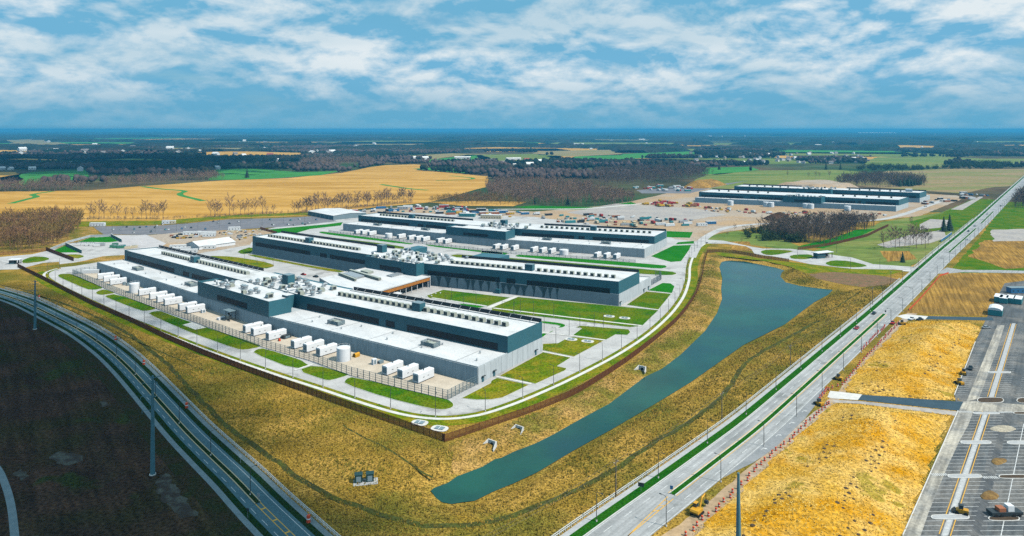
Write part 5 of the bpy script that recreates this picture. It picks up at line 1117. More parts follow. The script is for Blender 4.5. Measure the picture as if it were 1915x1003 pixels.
fence('perimeter_fence', 'rust-brown perimeter fence curving along the pond bank', smooth(F([(832, 826.8), (853.9, 820), (940.8, 790), (1000, 770), (1074.5, 739.9), (1130, 706), (1181.4, 671.3), (1239, 625.7), (1270, 597), (1289.8, 571.6), (1305.8, 543.7), (1313.8, 515.7), (1316.8, 495.8), (1322.8, 472.9)]), 1), 3.0, 2.8, 'picket')
fence('perimeter_fence', 'rust-brown fence above the top shore of the pond', F([(1322.8, 472.9), (1345, 471.5), (1369.6, 472.9), (1400, 478), (1423.5, 482.8), (1476, 490)]), 3.0, 2.6, 'picket')
fence('perimeter_fence', 'rust-brown fence climbing from the guard canopy to the service road', b2((815, 567), (900, 555), (1010, 540), (1150, 510), (1310, 470), (1400, 425), (1462, 397)), 3.5, 2.8, 'picket')
fence('perimeter_fence', 'rust-brown fence along the far left gate road', b3((-60, 395), (0, 388), (200, 372), (430, 352)), 3.5, 2.6, 'picket')
fence('perimeter_fence', 'short rust-brown fence from the far gate road to the chiller yard', b3((430, 345), (560, 395), (690, 445)), 3.2, 3.2, 'picket')
fence('perimeter_fence', 'short rust-brown fence at the car park corner of the green bank', c5((235, 245), (300, 265), (390, 290)), 3.2, 2.6, 'picket')
fence('yard_fence', 'grey mesh fence along the front generator yard', F([(136, 514.2), (217.7, 548.7), (295.5, 578.6), (360, 601.6), (420, 624), (489.6, 649.5), (585.3, 677), (653.8, 702.8), (740, 725), (837.3, 748.4)]), 3.6, 4.0, 'mesh', .08)
fence('yard_fence', 'grey mesh fence closing the near end of the front generator yard', F([(837.3, 748.4), (868, 732), (894, 719.5)]), 2.6, 4.0, 'mesh', .08)
fence('yard_fence', 'grey mesh fence closing the far end of the front generator yard', F([(136, 514.2), (160, 510), (182, 508)]), 3.0, 4.0, 'mesh', .08)
fence('yard_fence', 'pale mesh fence along the rear generator yard', g3((-30, 385), (0, 392), (900, 505)) + b1((-60, 470), (300, 508), (1380, 582)), 5.0, 2.4, 'mesh', .08)
fence('yard_fence', 'grey mesh fence at the rear corner of the middle hall', b1((1515, 790), (1612, 735), (1608, 705), (1560, 700)), 3.0, 4.0, 'mesh', .08)
m_lr = along(CR, G(1020, 1060), G(1700, 526)); fence('rail_fence', 'white rail fence along the main road footpath', offset(m_lr, -11.9), 2.6, 1.35, 'rail', .05, 'railing')
m_lr = along(CR, G(1735, 505), G(1838, 412)); fence('rail_fence', 'white rail fence beyond the crossroads', offset(m_lr, -11.9), 4.0, 1.3, 'rail', .05, 'railing')
fence('rail_fence', 'white rail fence along the curved road footpath', offset(along(CL, G(-20, 545), CL[-1]), -8.7), 2.0, 1.35, 'rail', .05, 'railing')
def wall_thing(name, label, pts, h, m, w=.4):
    o = empty(name); tag(o, label, 'wall')
    for a, b in zip(pts, pts[1:]):
        d = b - a; k = MB(); k.box(0, d.length, -w / 2, w / 2, 0, h); k.build('wall_section', m, o, a, math.atan2(d.y, d.x)); k = MB(); k.box(0, d.length, -w / 2 - .08, w / 2 + .08, h, h + .15); k.build('coping', M_walk, o, a, math.atan2(d.y, d.x))
wall_thing('chiller_wall', 'dark wall along the chiller yard and its green triangle', b3((615, 300), (765, 372)), 3.0, M_clad); wall_thing('chiller_wall', 'dark wall between the green plot and the paved apron', b3((1040, 215), (1140, 268)), 3.0, M_clad)
wall_thing('chiller_wall', 'pale wall along the back of the green plot', b3((470, 345), (650, 272), (850, 218), (1040, 213)), 2.0, M_panel)

# ---------------------------------------------------------------- lamps and poles
def lamp_proto(h, arm, m, nm='street_lamp'):
    o = empty(nm); k = MB(); k.tube([(0, 0, 0), (0, 0, h - .6), (0, .15, h - .15), (0, arm * .5, h), (0, arm, h + .02)], [.13, .09, .07, .06, .05], 6); k.build('pole', m, o)
    k = MB(); k.box(-.16, .16, arm - .1, arm + .6, h - .08, h + .06); k.build('lamp_head', M_dark, o); k = MB(); k.lathe([(.25, 0), (.22, .5)], 8); k.build('base', M_walk, o); return o
LP = lamp_proto(8.4, 1.6, mat('lamp_pole_bronze', (0.07, 0.075, 0.07), .5))
def lamps(P, step, label, group, side, start=0):
    Q = resample(P, step); N = norms(Q)
    for i, (p, n) in enumerate(zip(Q[start:], N[start:])):
        o = copy_tree(LP); o.location = (p.x, p.y, .05); d = n * side; o.rotation_euler = (0, 0, math.atan2(d.y, d.x) - math.pi / 2); tag(o, label % nth(i), 'street lamp', group)
lamps(offset(SW, -1.8), 20, 'slim dark street lamp on the loop road, %s counting from the far gate', 'street lamps round the loop road', -1)
def drop(o):
    for c in list(o.children_recursive): bpy.data.objects.remove(c)
    bpy.data.objects.remove(o)
lamps(offset(CR, -8.2), 33, 'slim lamp on the pond side of the main road, %s from the camera', 'street lamps on the pond side of the main road', 1)
lamps(offset(along(CR, G(1290, 1003), CR[-1]), 7.4), 33, 'slim lamp on the mound side of the main road, %s from the camera', 'street lamps on the mound side of the main road', -1)
lamps(along(CL, G(-10, 548), G(480, 940)), 34, 'slim lamp in the median of the curved road, %s from the far end', 'street lamps in the curved median', -1)
for i, p in enumerate(c8((590, 400), (700, 515), (825, 440), (925, 370), (490, 245), (680, 270), (305, 260), (195, 250), (1145, 370), (1060, 360)) + c6((765, 770), (825, 715), (935, 765), (1055, 760), (1410, 830), (1470, 830)) + c5((355, 600), (205, 625), (635, 600), (85, 520)) + b2((1090, 590), (1190, 700), (1400, 700), (810, 610), (590, 600))):
    o = copy_tree(LP); o.location = p; o.rotation_euler = (0, 0, random.uniform(0, 6)); tag(o, 'slim dark lamp post among the inner lawns and drives', 'street lamp', 'lamps among the inner lawns')
for i, p in enumerate([G(u, v) for u, v in [(210, 436), (250, 437), (290, 437), (330, 434), (370, 431), (410, 428), (450, 426), (490, 424), (530, 421), (570, 417), (230, 427), (290, 424), (350, 421), (410, 416), (470, 413), (530, 410), (590, 408)]]):
    o = copy_tree(LP); o.location = p; o.rotation_euler = (0, 0, random.uniform(0, 6)); tag(o, 'thin lamp post standing in the long staff car park', 'street lamp', 'lamps in the staff car park')
drop(LP)
# transmission monopoles
def monopole(p, h, r, label, rz, arms=True):
    o = empty('transmission_pole', p, rz); tag(o, label, 'power pole')
    m = MB(); m.tube([(0, 0, -.2), (0, 0, h * .5), (0, 0, h)], [r, r * .75, r * .42], 12); m.build('shaft', M_pole, o); m = MB(); m.lathe([(r * 1.35, 0), (r * 1.35, .3)], 14); m.build('base_flange', M_walk, o)
    if arms:
        for k, (z, s) in enumerate(((h * .99, -1), (h * .985, 1), (h * .935, -1), (h * .93, 1), (h * .80, -1), (h * .79, 1), (h * .66, -1))):
            ln = (1.6, 2.6, 3.0, 1.4, 3.4, 1.5, 3.0)[k]; m = MB(); m.tube([(0, 0, z - .3), (s * ln * .6, 0, z), (s * ln, 0, z + .05)], [.16, .10, .07], 6); a = m.build('cross_arm', M_pole, o)
            if k > 1: m = MB(); m.lathe([(.09, 0), (.13, .2), (.08, .3), (.13, .5), (.08, .6), (.12, .9)], 7); m.build('insulator', M_pole, a, (s * ln, 0, z - .9))
monopole(G(285.5, 888), 31.5, .75, 'tall blue-grey steel power pole standing in the ploughed field', R(20)); monopole(G(65.5, 616), 26.8, .75, 'tall blue-grey steel power pole farther along the curved road', R(20))
monopole(G(1381, 1040), 21.4, .75, 'thick blue-grey steel pole rising from the bottom edge by the straw mound', R(-40), False)
up = [(1151.8, 929.5), (1350, 788), (1478, 690), (1632, 570), (1666, 537), (1700, 470)]
UP = []
for i, (u, v) in enumerate(up):
    p = G(u, v); h = 11.0; o = empty('utility_pole', p, R(45)); tag(o, 'weathered utility pole beside the main road, %s from the camera' % nth(i), 'utility pole', 'utility poles by the main road')
    m = MB(); m.tube([(0, 0, -.2), (0, 0, h)], [.2, .13], 8); m.build('shaft', M_timber, o); m = MB(); m.box(-1.1, 1.1, -.06, .06, h - .7, h - .55); m.build('cross_arm', M_timber, o); m = MB()
    for x in (-1, 1): m.lathe([(.06, 0), (.1, .1), (.05, .25)], 6, (x, 0, h - .55))
    m.build('insulator', M_gen, o); UP.append(p + Vector((0, 0, h - .3)))
UP = [G(800, 1055, 9.0)] + UP
for k in range(len(UP) - 1):
    for s, hh in ((-.7, 'outer'), (.7, 'inner')):
        a, b = UP[k], UP[k + 1]; d = (b - a).normalized(); nn = Vector((d.y, -d.x, 0)) * s; m = MB(); m.tube([a.lerp(b, t / 10) + nn - Vector((0, 0, 1.6 * 4 * (t / 10) * (1 - t / 10))) for t in range(11)], .035, 3)
        tag(m.build('overhead_wire', M_timber), '%s overhead wire of the %s span beside the main road' % (hh, nth(k)), 'wire')

# ---------------------------------------------------------------- vehicles and site kit
def car_proto(kind):
    o = empty('car' if kind == 'car' else 'pickup_truck'); m = MB()
    m.profile([(-2.25, .32), (2.2, .32), (2.25, .62), (2.15, .82), (1.1, .95), (-1.1, 1.0), (-2.2, .92), (-2.3, .6)], -.88, .88); m.build('body', paints(0), o)
    m = MB()
    if kind == 'car': m.hexa([(-.80, -1.75, .96), (.80, -1.75, .96), (.80, 1.05, .93), (-.80, 1.05, .93), (-.64, -1.25, 1.46), (.64, -1.25, 1.46), (.64, .35, 1.48), (-.64, .35, 1.48)])
    else: m.hexa([(-.82, -.35, .98), (.82, -.35, .98), (.82, 1.15, .95), (-.82, 1.15, .95), (-.68, -.2, 1.62), (.68, -.2, 1.62), (.68, .6, 1.62), (-.68, .6, 1.62)])
    c = m.build('window_band', M_glass, o); m = MB()
    if kind == 'car': m.box(-.62, .62, -1.2, .3, 1.47, 1.52)
    else: m.box(-.66, .66, -.18, .58, 1.625, 1.67)
    m.build('roof', paints(0), c)
    for x in (-.85, .85):
        for y in (-1.4, 1.4):
            m = MB(); m.tube([(x - .11, y, .33), (x + .11, y, .33)], .34, 10); w = m.build('wheel', M_black, o); m = MB(); m.tube([(x - .12, y, .33), (x + .12, y, .33)], .19, 8); m.build('rim', M_steel, w)
        m = MB(); m.box(x * .7 - .16, x * .7 + .16, 2.2, 2.27, .6, .74); m.build('headlight', M_gen, o)
    return o
CAR = car_proto('car'); PICK = car_proto('pick'); veh_used = set()
def vehicle(kind, p, rz, col, label, group=None, sc=1.0):
    src = CAR if kind == 'car' else PICK; o = copy_tree(src)
    o.location = p; o.rotation_euler = (0, 0, rz); o.scale = (sc,) * 3
    if col: recolour(o, paints(0), paints(col))
    for k in ('label', 'category', 'group'):
        if k in o: del o[k]
    tag(o, label, 'car' if kind == 'car' else 'pickup truck', group); return o
def on_line(P, pt, off):
    i = min(range(len(P) - 1), key=lambda k: (P[k] - pt).length); d = P[i + 1] - P[i]; return P[i] + norms(P)[i] * off + Vector((0, 0, .1)), math.atan2(d.y, d.x) - math.pi / 2
for (u, v), off, kind, col, lab, flip in [((1601, 616), -4.9, 'car', 2, 'maroon car driving on the pond side lanes', 1), ((1634, 588), -4.8, 'pick', 3, 'dark pickup driving on the pond side lanes', 1), ((1665, 604), 8.2, 'pick', 2, 'red pickup parked on the mound side of the road', 0),
                                          ((1818, 434), -3.4, 'car', 3, 'dark car far up the main road', 1), ((1805, 449), 3.2, 'car', 0, 'white car far up the main road', 0), ((1830, 424), -3.0, 'car', 1, 'silver car beyond the crossroads', 1), ((1868, 386), 2.5, 'car', 3, 'dark car near the vanishing end of the road', 0), ((1851, 402), -3, 'pick', 0, 'white pickup on the far stretch of the road', 1)]:
    p, a = on_line(CR, G(u, v), off); vehicle(kind, p, a + (math.pi if flip else 0), col, lab)
for p, rz, kind, col, lab in [(e5((1330, 443))[0], R(-85), 'car', 1, 'silver car parked at the corner of the upper lot'), (c2((1040, 175))[0], R(60), 'pick', 2, 'dark red truck parked behind the front hall'), (c2((1155, 195))[0], R(60), 'car', 3, 'dark car parked beside the red truck'), (e5((790, 380))[0], R(-60), 'pick', 0, 'white pickup at the tilled plot apron'), (e5((850, 383))[0], R(-60), 'pick', 3, 'dark pickup at the tilled plot apron'), (e5((1215, 738))[0], R(-40), 'pick', 3, 'dark utility truck at the edge of the upper lot')]: vehicle(kind, p + Vector((0, 0, .1)), rz, col, lab)
cp = w8((275, 318), (348, 320), (410, 295), (485, 318), (478, 350), (605, 293), (690, 300), (710, 285), (665, 328), (650, 345), (795, 322), (825, 322), (958, 312), (1050, 303), (990, 298), (1318, 255), (1270, 238), (1838, 222), (1865, 275), (1192, 315), (1430, 260), (1520, 240), (765, 268), (540, 300)) + c5((520, 165), (600, 155), (760, 160), (350, 208), (495, 205), (550, 210), (655, 205), (630, 195), (690, 190))
for i, p in enumerate(cp):
    col = [0, 1, 3, 5, 0, 4, 3][i % 7]; vehicle('car' if i % 3 else 'pick', p + Vector((0, 0, .1)), R(35 + random.choice((0, 180)) + random.uniform(-6, 6)), col, '%s parked in the long staff car park' % (['white', 'silver', 'dark', 'teal', 'white', 'blue', 'dark'][i % 7] + (' car' if i % 3 else ' pickup')), 'vehicles in the staff car park')
drop(CAR); drop(PICK)
# diggers
def digger(p, rz, label, sc=1.0):
    o = empty('excavator', p, rz); o.scale = (sc,) * 3; tag(o, label, 'excavator')
    for x in (-1.15, 1.15): m = MB(); m.profile([(-1.9, .15), (-1.6, 0), (1.6, 0), (1.9, .15), (1.9, .65), (1.6, .8), (-1.6, .8), (-1.9, .65)], x - .3, x + .3); m.build('track', M_black, o)
    m = MB(); m.profile([(-2.1, .95), (1.5, .95), (1.5, 1.7), (.4, 1.9), (-2.0, 2.0), (-2.3, 1.5)], -1.3, 1.3); m.build('house', M_digger, o)
    m = MB(); m.box(-1.25, -.2, -.1, 1.5, 1.72, 3.0); c = m.build('cab', M_glass, o); m = MB(); m.box(-1.28, -.17, -.13, 1.53, 3.0, 3.1); m.build('cab_roof', M_digger, c)
    m = MB(); m.tube([(.3, 1.2, 1.6), (.3, 2.6, 4.0), (.3, 4.9, 4.4)], [.3, .34, .22], 4); m.build('boom', M_digger, o); m = MB(); m.tube([(.3, 4.6, 4.6), (.3, 6.0, 2.0)], [.24, .15], 4); m.build('stick', M_digger, o)
    m = MB(); m.profile([(5.5, 1.9), (6.3, 1.9), (6.5, 1.1), (5.9, .7), (5.3, 1.1)], -.25, .85); m.build('bucket', M_dark, o)
digger(b6((1262, 775))[0], R(-40), 'yellow excavator digging the road margin near the camera', .95)
def roller(p, rz, label):
    o = empty('site_loader', p, rz); tag(o, label, 'loader')
    m = MB(); m.profile([(-1.8, .5), (1.0, .5), (1.2, 1.2), (.2, 1.5), (-1.9, 1.5)], -.8, .8); m.build('body', M_digger, o); m = MB(); m.box(-.6, .6, -.6, .5, 1.52, 2.5); c = m.build('cab', M_glass, o); m = MB(); m.box(-.7, .7, -.7, .6, 2.5, 2.6); m.build('cab_roof', M_dark, c)
    for x in (-.85, .85):
        for y in (-1.2, 1.0): m = MB(); m.tube([(x - .18, y, .5), (x + .18, y, .5)], .5, 12); m.build('wheel', M_black, o)
    m = MB(); m.profile([(1.3, .3), (2.3, .3), (1.6, 1.1), (1.3, 1.1)], -1.1, 1.1); m.build('bucket', M_dark, o)
for (pt, a, lab) in [(r5((768, 270))[0], 20, 'yellow loader at the silt line beside the driveway apron'), (e5((1165, 775))[0], -30, 'yellow loader on the edge of the upper lot'), (e5((1135, 845))[0], 10, 'yellow loader with its bucket down below the other on the lot edge'), (r5((875, 128))[0], 45, 'dark-shadowed loader on the soil margin'), (e5((720, 415))[0], 80, 'loader beside the tilled plot apron'), (p4((400, 880))[0], 60, 'small loader beside the striped footway')]: roller(pt, R(a), lab)
o = empty('paving_machine', p4((640, 888))[0], R(-88)); tag(o, 'long dark paving machine with a white cab in the lower car park', 'paver')
m = MB(); m.box(-1.3, 1.3, -4.5, 4.5, .5, 1.4); m.build('chassis', M_dark, o); m = MB(); m.box(-.9, .9, .4, 2.2, 1.4, 3.0); m.build('cab', M_gen, o); m = MB(); m.box(-1.0, 1.0, -2.2, -.3, 1.4, 2.4); m.build('hopper', paints(8), o)
for x in (-1.2, 1.2):
    for y in (-3.4, -1.8, 1.8, 3.4): m = MB(); m.tube([(x - .2, y, .5), (x + .2, y, .5)], .5, 10); m.build('wheel', M_black, o)
# trailers and huts by the right-hand lot
def hut(name, p, rz, l, w, h, m, roofm, label, cat='site hut', group=None, arched=False):
    o = empty(name, p, rz); tag(o, label, cat, group); k = MB(); k.box(-l / 2, l / 2, -w / 2, w / 2, .3, h); k.build('wall', m, o)
    k = MB()
    if arched:
        pr = [(w / 2 * math.cos(t), h + w * .22 * math.sin(t)) for t in np.linspace(0, math.pi, 7)]; k.profile(pr, -l / 2 - .1, l / 2 + .1)
    else: k.box(-l / 2 - .1, l / 2 + .1, -w / 2 - .1, w / 2 + .1, h, h + .22)
    k.build('roof', roofm, o)
    for i in range(max(2, int(l / 3))): x = -l / 2 + l * (i + .5) / max(2, int(l / 3)); k = MB(); k.box(x - .5, x + .5, -w / 2 - .04, -w / 2 - .003, 1.3, 2.2); k.build('window', M_glass, o)
    k = MB(); k.box(l / 2 + .003, l / 2 + .04, -.5, .5, .35, 2.3); k.build('door', M_cladlite, o); k = MB(); k.box(-l / 2 + .3, l / 2 - .3, -w / 2 + .3, w / 2 - .3, 0, .3); k.build('plinth', M_dark, o); return o
hut('site_tent', z4((1390, 675))[0], R(52), 11, 7, 3.4, paints(5), M_gen, 'white arched site tent with teal ends beside the tilled plot', arched=True)
for i, (x, y) in enumerate([(1430, 520), (1490, 535), (1570, 535), (1655, 545)]): hut('site_trailer', z4((x, y))[0], R(50), 11, 4.2, 3.4, paints(5), M_gen, 'teal site trailer in the row by the upper lot, %s from the tent' % nth(i), 'site trailer', 'trailers in the row by the upper lot')
hut('site_trailer', z4((1680, 425))[0], R(2), 16, 4.5, 3.6, paints(4), M_cladlite, 'blue long trailer behind the trailer row', 'site trailer')
for i, (x, y, c) in enumerate([(1060, 372, 0), (1210, 372, 0), (1230, 388, 0), (1480, 325, 0)]): hut('site_trailer', w8((x, y))[0], R(14), 17 if i < 2 else 12, 4, 3.6, paints(0), M_roof, 'white office trailer at the car park edge of the works yard, %s from the left' % nth(i), 'site trailer')
for i, (x, y) in enumerate([(920, 505), (960, 530), (1030, 550), (1215, 510)]): hut('site_trailer', w8((x, y))[0], R(14), 14, 4, 3.2, paints(0), M_roof, 'white low trailer in front of the marquee, %s from the left' % nth(i), 'site trailer')
hut('bus_shelter', w8((120, 285))[0], R(3), 16, 4, 4.0, M_gen, M_gen, 'white long trailer at the far left corner of the car park', 'trailer'); hut('box_trailer', w8((800, 262))[0], R(4), 8, 3, 4.2, M_gen, M_gen, 'white box trailer at the back of the car park', 'trailer'); hut('box_trailer', w8((865, 260))[0], R(4), 7, 3, 3.8, paints(6), M_gen, 'cream box trailer at the back of the car park', 'trailer')
# orange drums
def drum_proto():
    o = empty('traffic_drum'); m = MB(); m.lathe([(.34, 0), (.30, .1), (.27, 1.0), (.18, 1.08)], 8); m.build('barrel', M_orange, o); m = MB(); m.lathe([(.292, .45), (.286, .62)], 8); m.build('band', M_gen, o); return o
DR = drum_proto()
def drums(P, step, label, group, sc=1.15):
    Q = resample(P, step)
    for i, p in enumerate(Q):
        o = copy_tree(DR); o.location = (p.x + random.uniform(-.4, .4), p.y + random.uniform(-.4, .4), .08); o.scale = (sc,) * 3; tag(o, label % nth(i), 'traffic drum', group)
drums(r5((30, 1003), (100, 935), (180, 870), (290, 762), (390, 660), (430, 612), (540, 520), (640, 435), (730, 345), (825, 265)), 3.3, 'orange drum in the row along the lower straw mound, %s from the camera end', 'drums along the lower mound')
drums(e5((190, 890), (290, 850), (400, 720), (500, 610), (580, 530), (700, 405)), 3.6, 'orange drum in the row along the upper straw mound, %s from the camera end', 'drums along the upper mound')
drums(e5((430, 600), (510, 515), (600, 430)), 3.0, 'orange drum on the closed lane beside the red pickup, %s from the camera end', 'drums on the closed lane'); drums(r5((770, 240), (815, 180)), 2.0, 'orange drum at the driveway apron, %s from the camera end', 'drums at the apron')
for i, (u, v) in enumerate([(73, 559), (216, 636), (269, 682), (349, 763), (577, 977)]):
    o = copy_tree(DR); o.location = G(u, v); o.scale = (2.0,) * 3; tag(o, 'orange drum on the curved road verge, %s from the far end' % nth(i), 'traffic drum', 'drums on the curved road verge')
drop(DR)
# orange silt fence by the tilled plot
P = resample(z4((375, 635), (500, 510), (640, 350), (740, 230), (840, 200)), 3.0); o = empty('silt_fence'); tag(o, 'orange plastic silt fence along the tilled plot', 'silt fence')
for a, b in zip(P, P[1:]):
    d = b - a; m = MB(); m.box(0, d.length, -.03, .03, .05, 1.1); m.build('fabric_panel', M_orange, o, a, math.atan2(d.y, d.x)); m = MB(); m.box(-.05, .05, -.05, .05, 0, 1.3); m.build('stake', M_timber, o, a)
# signs
for (p, lab, m_, w, h, z) in [(b6((760, 575))[0], 'dark square road sign on the main road verge', M_dark, 1.8, 1.2, 1.6), (b6((1033, 600))[0], 'blue keep-right sign at the near median nose', paints(4), .9, 1.1, 1.6), (G(1656, 588), 'dark small sign at the far median nose', M_dark, .8, 1.0, 1.3), (K(400, 800, 4.942, [(412, 690)])[0], 'pale blue sign at the curved median nose', paints(1), .9, 1.1, 1.5), (K(400, 800, 4.942, [(245, 330)])[0], 'white sign beside the curved road path', M_gen, .8, 1.0, 1.8), (K(400, 800, 4.942, [(312, 840)])[0], 'dark sign on the field side of the curved road', M_dark, .9, .9, 2.0)]:
    o = empty('road_sign', p, R(-20)); tag(o, lab, 'road sign'); m = MB(); m.box(-w / 2, w / 2, -.03, .03, z, z + h); m.build('sign_plate', m_, o); m = MB(); m.tube([(0, .05, 0), (0, .05, z + h * .9)], .05, 5); m.build('post', M_steel, o)
# saplings on the mounds
def sapling_proto():
    o = empty('sapling'); m = MB(); m.lathe([(.75, 0), (.6, .12), (.2, .16)], 9); m.build('mulch_ring', M_mulch, o); m = MB(); m.tube([(0, 0, 0), (.05, 0, 2.6)], [.05, .02], 4)
    for k in range(7): t = k * 2.4; z = 1.0 + k * .22; m.tube([(0, 0, z), (.55 * math.cos(t), .55 * math.sin(t), z + .45)], [.02, .008], 3)
    m.build('stem', M_bark, o); return o
SPL = sapling_proto()
sp_lo = r5((705, 615), (775, 595), (770, 575), (810, 567), (795, 535), (830, 540), (800, 515), (815, 495), (855, 503), (1125, 457), (1120, 495), (1150, 482), (1085, 508), (1135, 520), (1105, 537), (1060, 545), (1030, 570), (1075, 570), (1055, 592), (1100, 588), (1085, 615), (1058, 635), (960, 668), (945, 705), (978, 725), (918, 730), (935, 757), (912, 773), (960, 790), (910, 803), (870, 815), (902, 842), (1070, 880), (965, 912), (1053, 927), (930, 950), (1022, 965), (887, 985), (988, 990), (520, 805), (523, 825), (546, 777), (585, 765), (563, 800), (603, 785), (478, 870), (465, 897), (410, 922), (397, 950), (345, 990), (905, 345), (955, 335), (900, 360), (950, 355), (1195, 358))
sp_up = e5((440, 840), (512, 870), (545, 845), (585, 857), (632, 862), (555, 885), (530, 905), (655, 915), (778, 928), (895, 938), (500, 832), (540, 748), (885, 765), (910, 743), (942, 743), (925, 712), (958, 712), (920, 680), (975, 688), (995, 640), (962, 628), (938, 625), (920, 618), (1030, 617), (1070, 600), (1085, 578), (1100, 560), (1095, 540), (1130, 550), (1135, 520), (825, 517), (860, 525), (790, 495), (735, 505), (775, 545), (600, 685), (560, 690), (590, 712), (407, 893))
for grp, pts in (('lower', sp_lo), ('upper', sp_up)):
    for i, p in enumerate(pts):
        zz = relief_z(p.x, p.y); f = (CAM_H - zz) / CAM_H; x, y = p.x * f, p.y * f; o = copy_tree(SPL); o.location = (x, y, relief_z(x, y)); o.rotation_euler = (0, 0, random.uniform(0, 6)); s = random.uniform(.6, 1.0); o.scale = (s, s, s)
        tag(o, 'newly planted bare sapling in a dark mulch ring on the %s straw mound' % grp, 'sapling', 'saplings on the %s straw mound' % grp)
drop(SPL)
# chiller yard machines
for i, (x, y, c) in enumerate([(700, 300, 0), (740, 298, 0), (790, 296, 0), (830, 300, 0), (870, 300, 0), (910, 306, 0), (955, 302, 1), (1060, 318, 9), (1095, 322, 9), (1130, 325, 9), (1080, 300, 9), (1150, 318, 5), (1200, 330, 6), (1260, 322, 6)]):
    p = b3((x, y))[0]; o = empty('chiller_unit', p, R(20)); tag(o, '%s machine in the chiller yard, %s from the left' % (['white', 'silver', '', '', '', 'teal', 'cream', '', '', 'green'][c], nth(i)), 'chiller', 'machines in the chiller yard')
    m = MB(); m.box(-2.6, 2.6, -1.5, 1.5, .3, 2.4); m.build('casing', paints(c), o)
    for k in (-1.5, 0, 1.5): m = MB(); m.lathe([(.6, 2.4), (.65, 2.9), (.5, 2.95)], 10, (k, 0, 0)); m.build('fan_shroud', M_steel, o)
    m = MB(); m.box(-2.5, 2.5, -1.4, 1.4, 0, .3); m.build('skid', M_dark, o)
# ---------------------------------------------------------------- trees
def bare_tree_arrays(seed, h=18.0, limbs=9, subs=4, twigs=150, spread=.33, tw=.10):
    """trunk, limbs, branches and a haze of twigs as triangles"""
    r = random.Random(seed); V = []; T = []
    def seg(a, b, ra, rb, n=3):
        d = (b - a).normalized(); e = d.cross(Vector((0, 0, 1))) if abs(d.z) < .9 else d.cross(Vector((1, 0, 0))); e.normalize(); f = d.cross(e); k = len(V)
        for p, q in ((a, ra), (b, rb)):
            for i in range(n): t = 2 * math.pi * i / n; V.append(p + (e * math.cos(t) + f * math.sin(t)) * q)
        for i in range(n): j = (i + 1) % n; T.append((k + i, k + j, k + n + j)); T.append((k + i, k + n + j, k + n + i))
    top = Vector((r.uniform(-.6, .6), r.uniform(-.6, .6), h * .9)); mid = top * .45 + Vector((r.uniform(-.3, .3), r.uniform(-.3, .3), 0))
    seg(Vector((0, 0, -.3)), mid, h * .014, h * .009, 5); seg(mid, top, h * .009, h * .002, 4); tips = []
    for i in range(limbs):
        f = .28 + .65 * i / limbs; base = Vector((0, 0, 0)).lerp(mid, f / .45) if f < .45 else mid.lerp(top, (f - .45) / .55)
        a = i * 2.4 + r.uniform(-.4, .4); ln = h * spread * (1.15 - .6 * f) * r.uniform(.8, 1.2); d = Vector((math.cos(a), math.sin(a), r.uniform(.7, 1.3))).normalized(); end = base + d * ln
        seg(base, end, h * .007, h * .002)
        for j in range(subs):
            p = base.lerp(end, .35 + .6 * j / subs); d2 = (d + Vector((r.uniform(-.8, .8), r.uniform(-.8, .8), r.uniform(0, .7)))).normalized(); q = p + d2 * ln * r.uniform(.35, .6); seg(p, q, h * .003, h * .001); tips.append((p, q))
    tips.append((mid, top))
    for _ in range(twigs):
        p, q = r.choice(tips); b = p.lerp(q, r.uniform(.3, 1.05)); d = ((q - p).normalized() + Vector((r.uniform(-.9, .9), r.uniform(-.9, .9), r.uniform(-.2, .9)))).normalized(); ln = h * r.uniform(.05, .11); s = Vector((r.uniform(-1, 1), r.uniform(-1, 1), r.uniform(-1, 1))).cross(d).normalized() * tw * r.uniform(.6, 1.3)
        k = len(V); V += [b - s, b + s, b + d * ln]; T.append((k, k + 1, k + 2))
    return np.array([tuple(v) for v in V]), np.array(T)
def conifer_arrays(seed, h=10.0, w=.26):
    r = random.Random(seed); V = []; T = []
    for i in range(9):
        z0 = h * (.06 + .1 * i); z1 = z0 + h * .17; R0 = h * w * (1 - i / 9.6); n = 11; k = len(V); V.append((0, 0, min(z1, h)))
        for j in range(n * 2): t = math.pi * j / n + i; q = R0 * (1.0 if j % 2 else .68) * r.uniform(.85, 1.15); V.append((q * math.cos(t), q * math.sin(t), z0 - (.3 if j % 2 else 0)))
        for j in range(n * 2): T.append((k, k + 1 + j, k + 1 + (j + 1) % (n * 2)))
    return np.array(V), np.array(T)
def leafy_arrays(seed, h=6.0, n=260):
    r = np.random.default_rng(seed); c = r.normal(0, 1, (n, 3)); c /= np.linalg.norm(c, axis=1)[:, None]; c *= (r.random((n, 1)) ** .4) * np.array([h * .45, h * .45, h * .42]); c[:, 2] += h * .5
    c *= (1 + .25 * np.sin(c[:, :1] * 2 + seed)); d = r.normal(0, h * .06, (n, 3, 3)); V = (c[:, None, :] + d).reshape(-1, 3); return V, np.arange(n * 3).reshape(n, 3)
BARE_W = [bare_tree_arrays(i, 17, 8, 3, 210, .44, .13) for i in range(4)]
BARE_I = [bare_tree_arrays(20 + i, 19, 12, 5, 560, .36, .085) for i in range(5)]
CON = [conifer_arrays(i) for i in range(3)]; LEAF = [leafy_arrays(i) for i in range(3)]
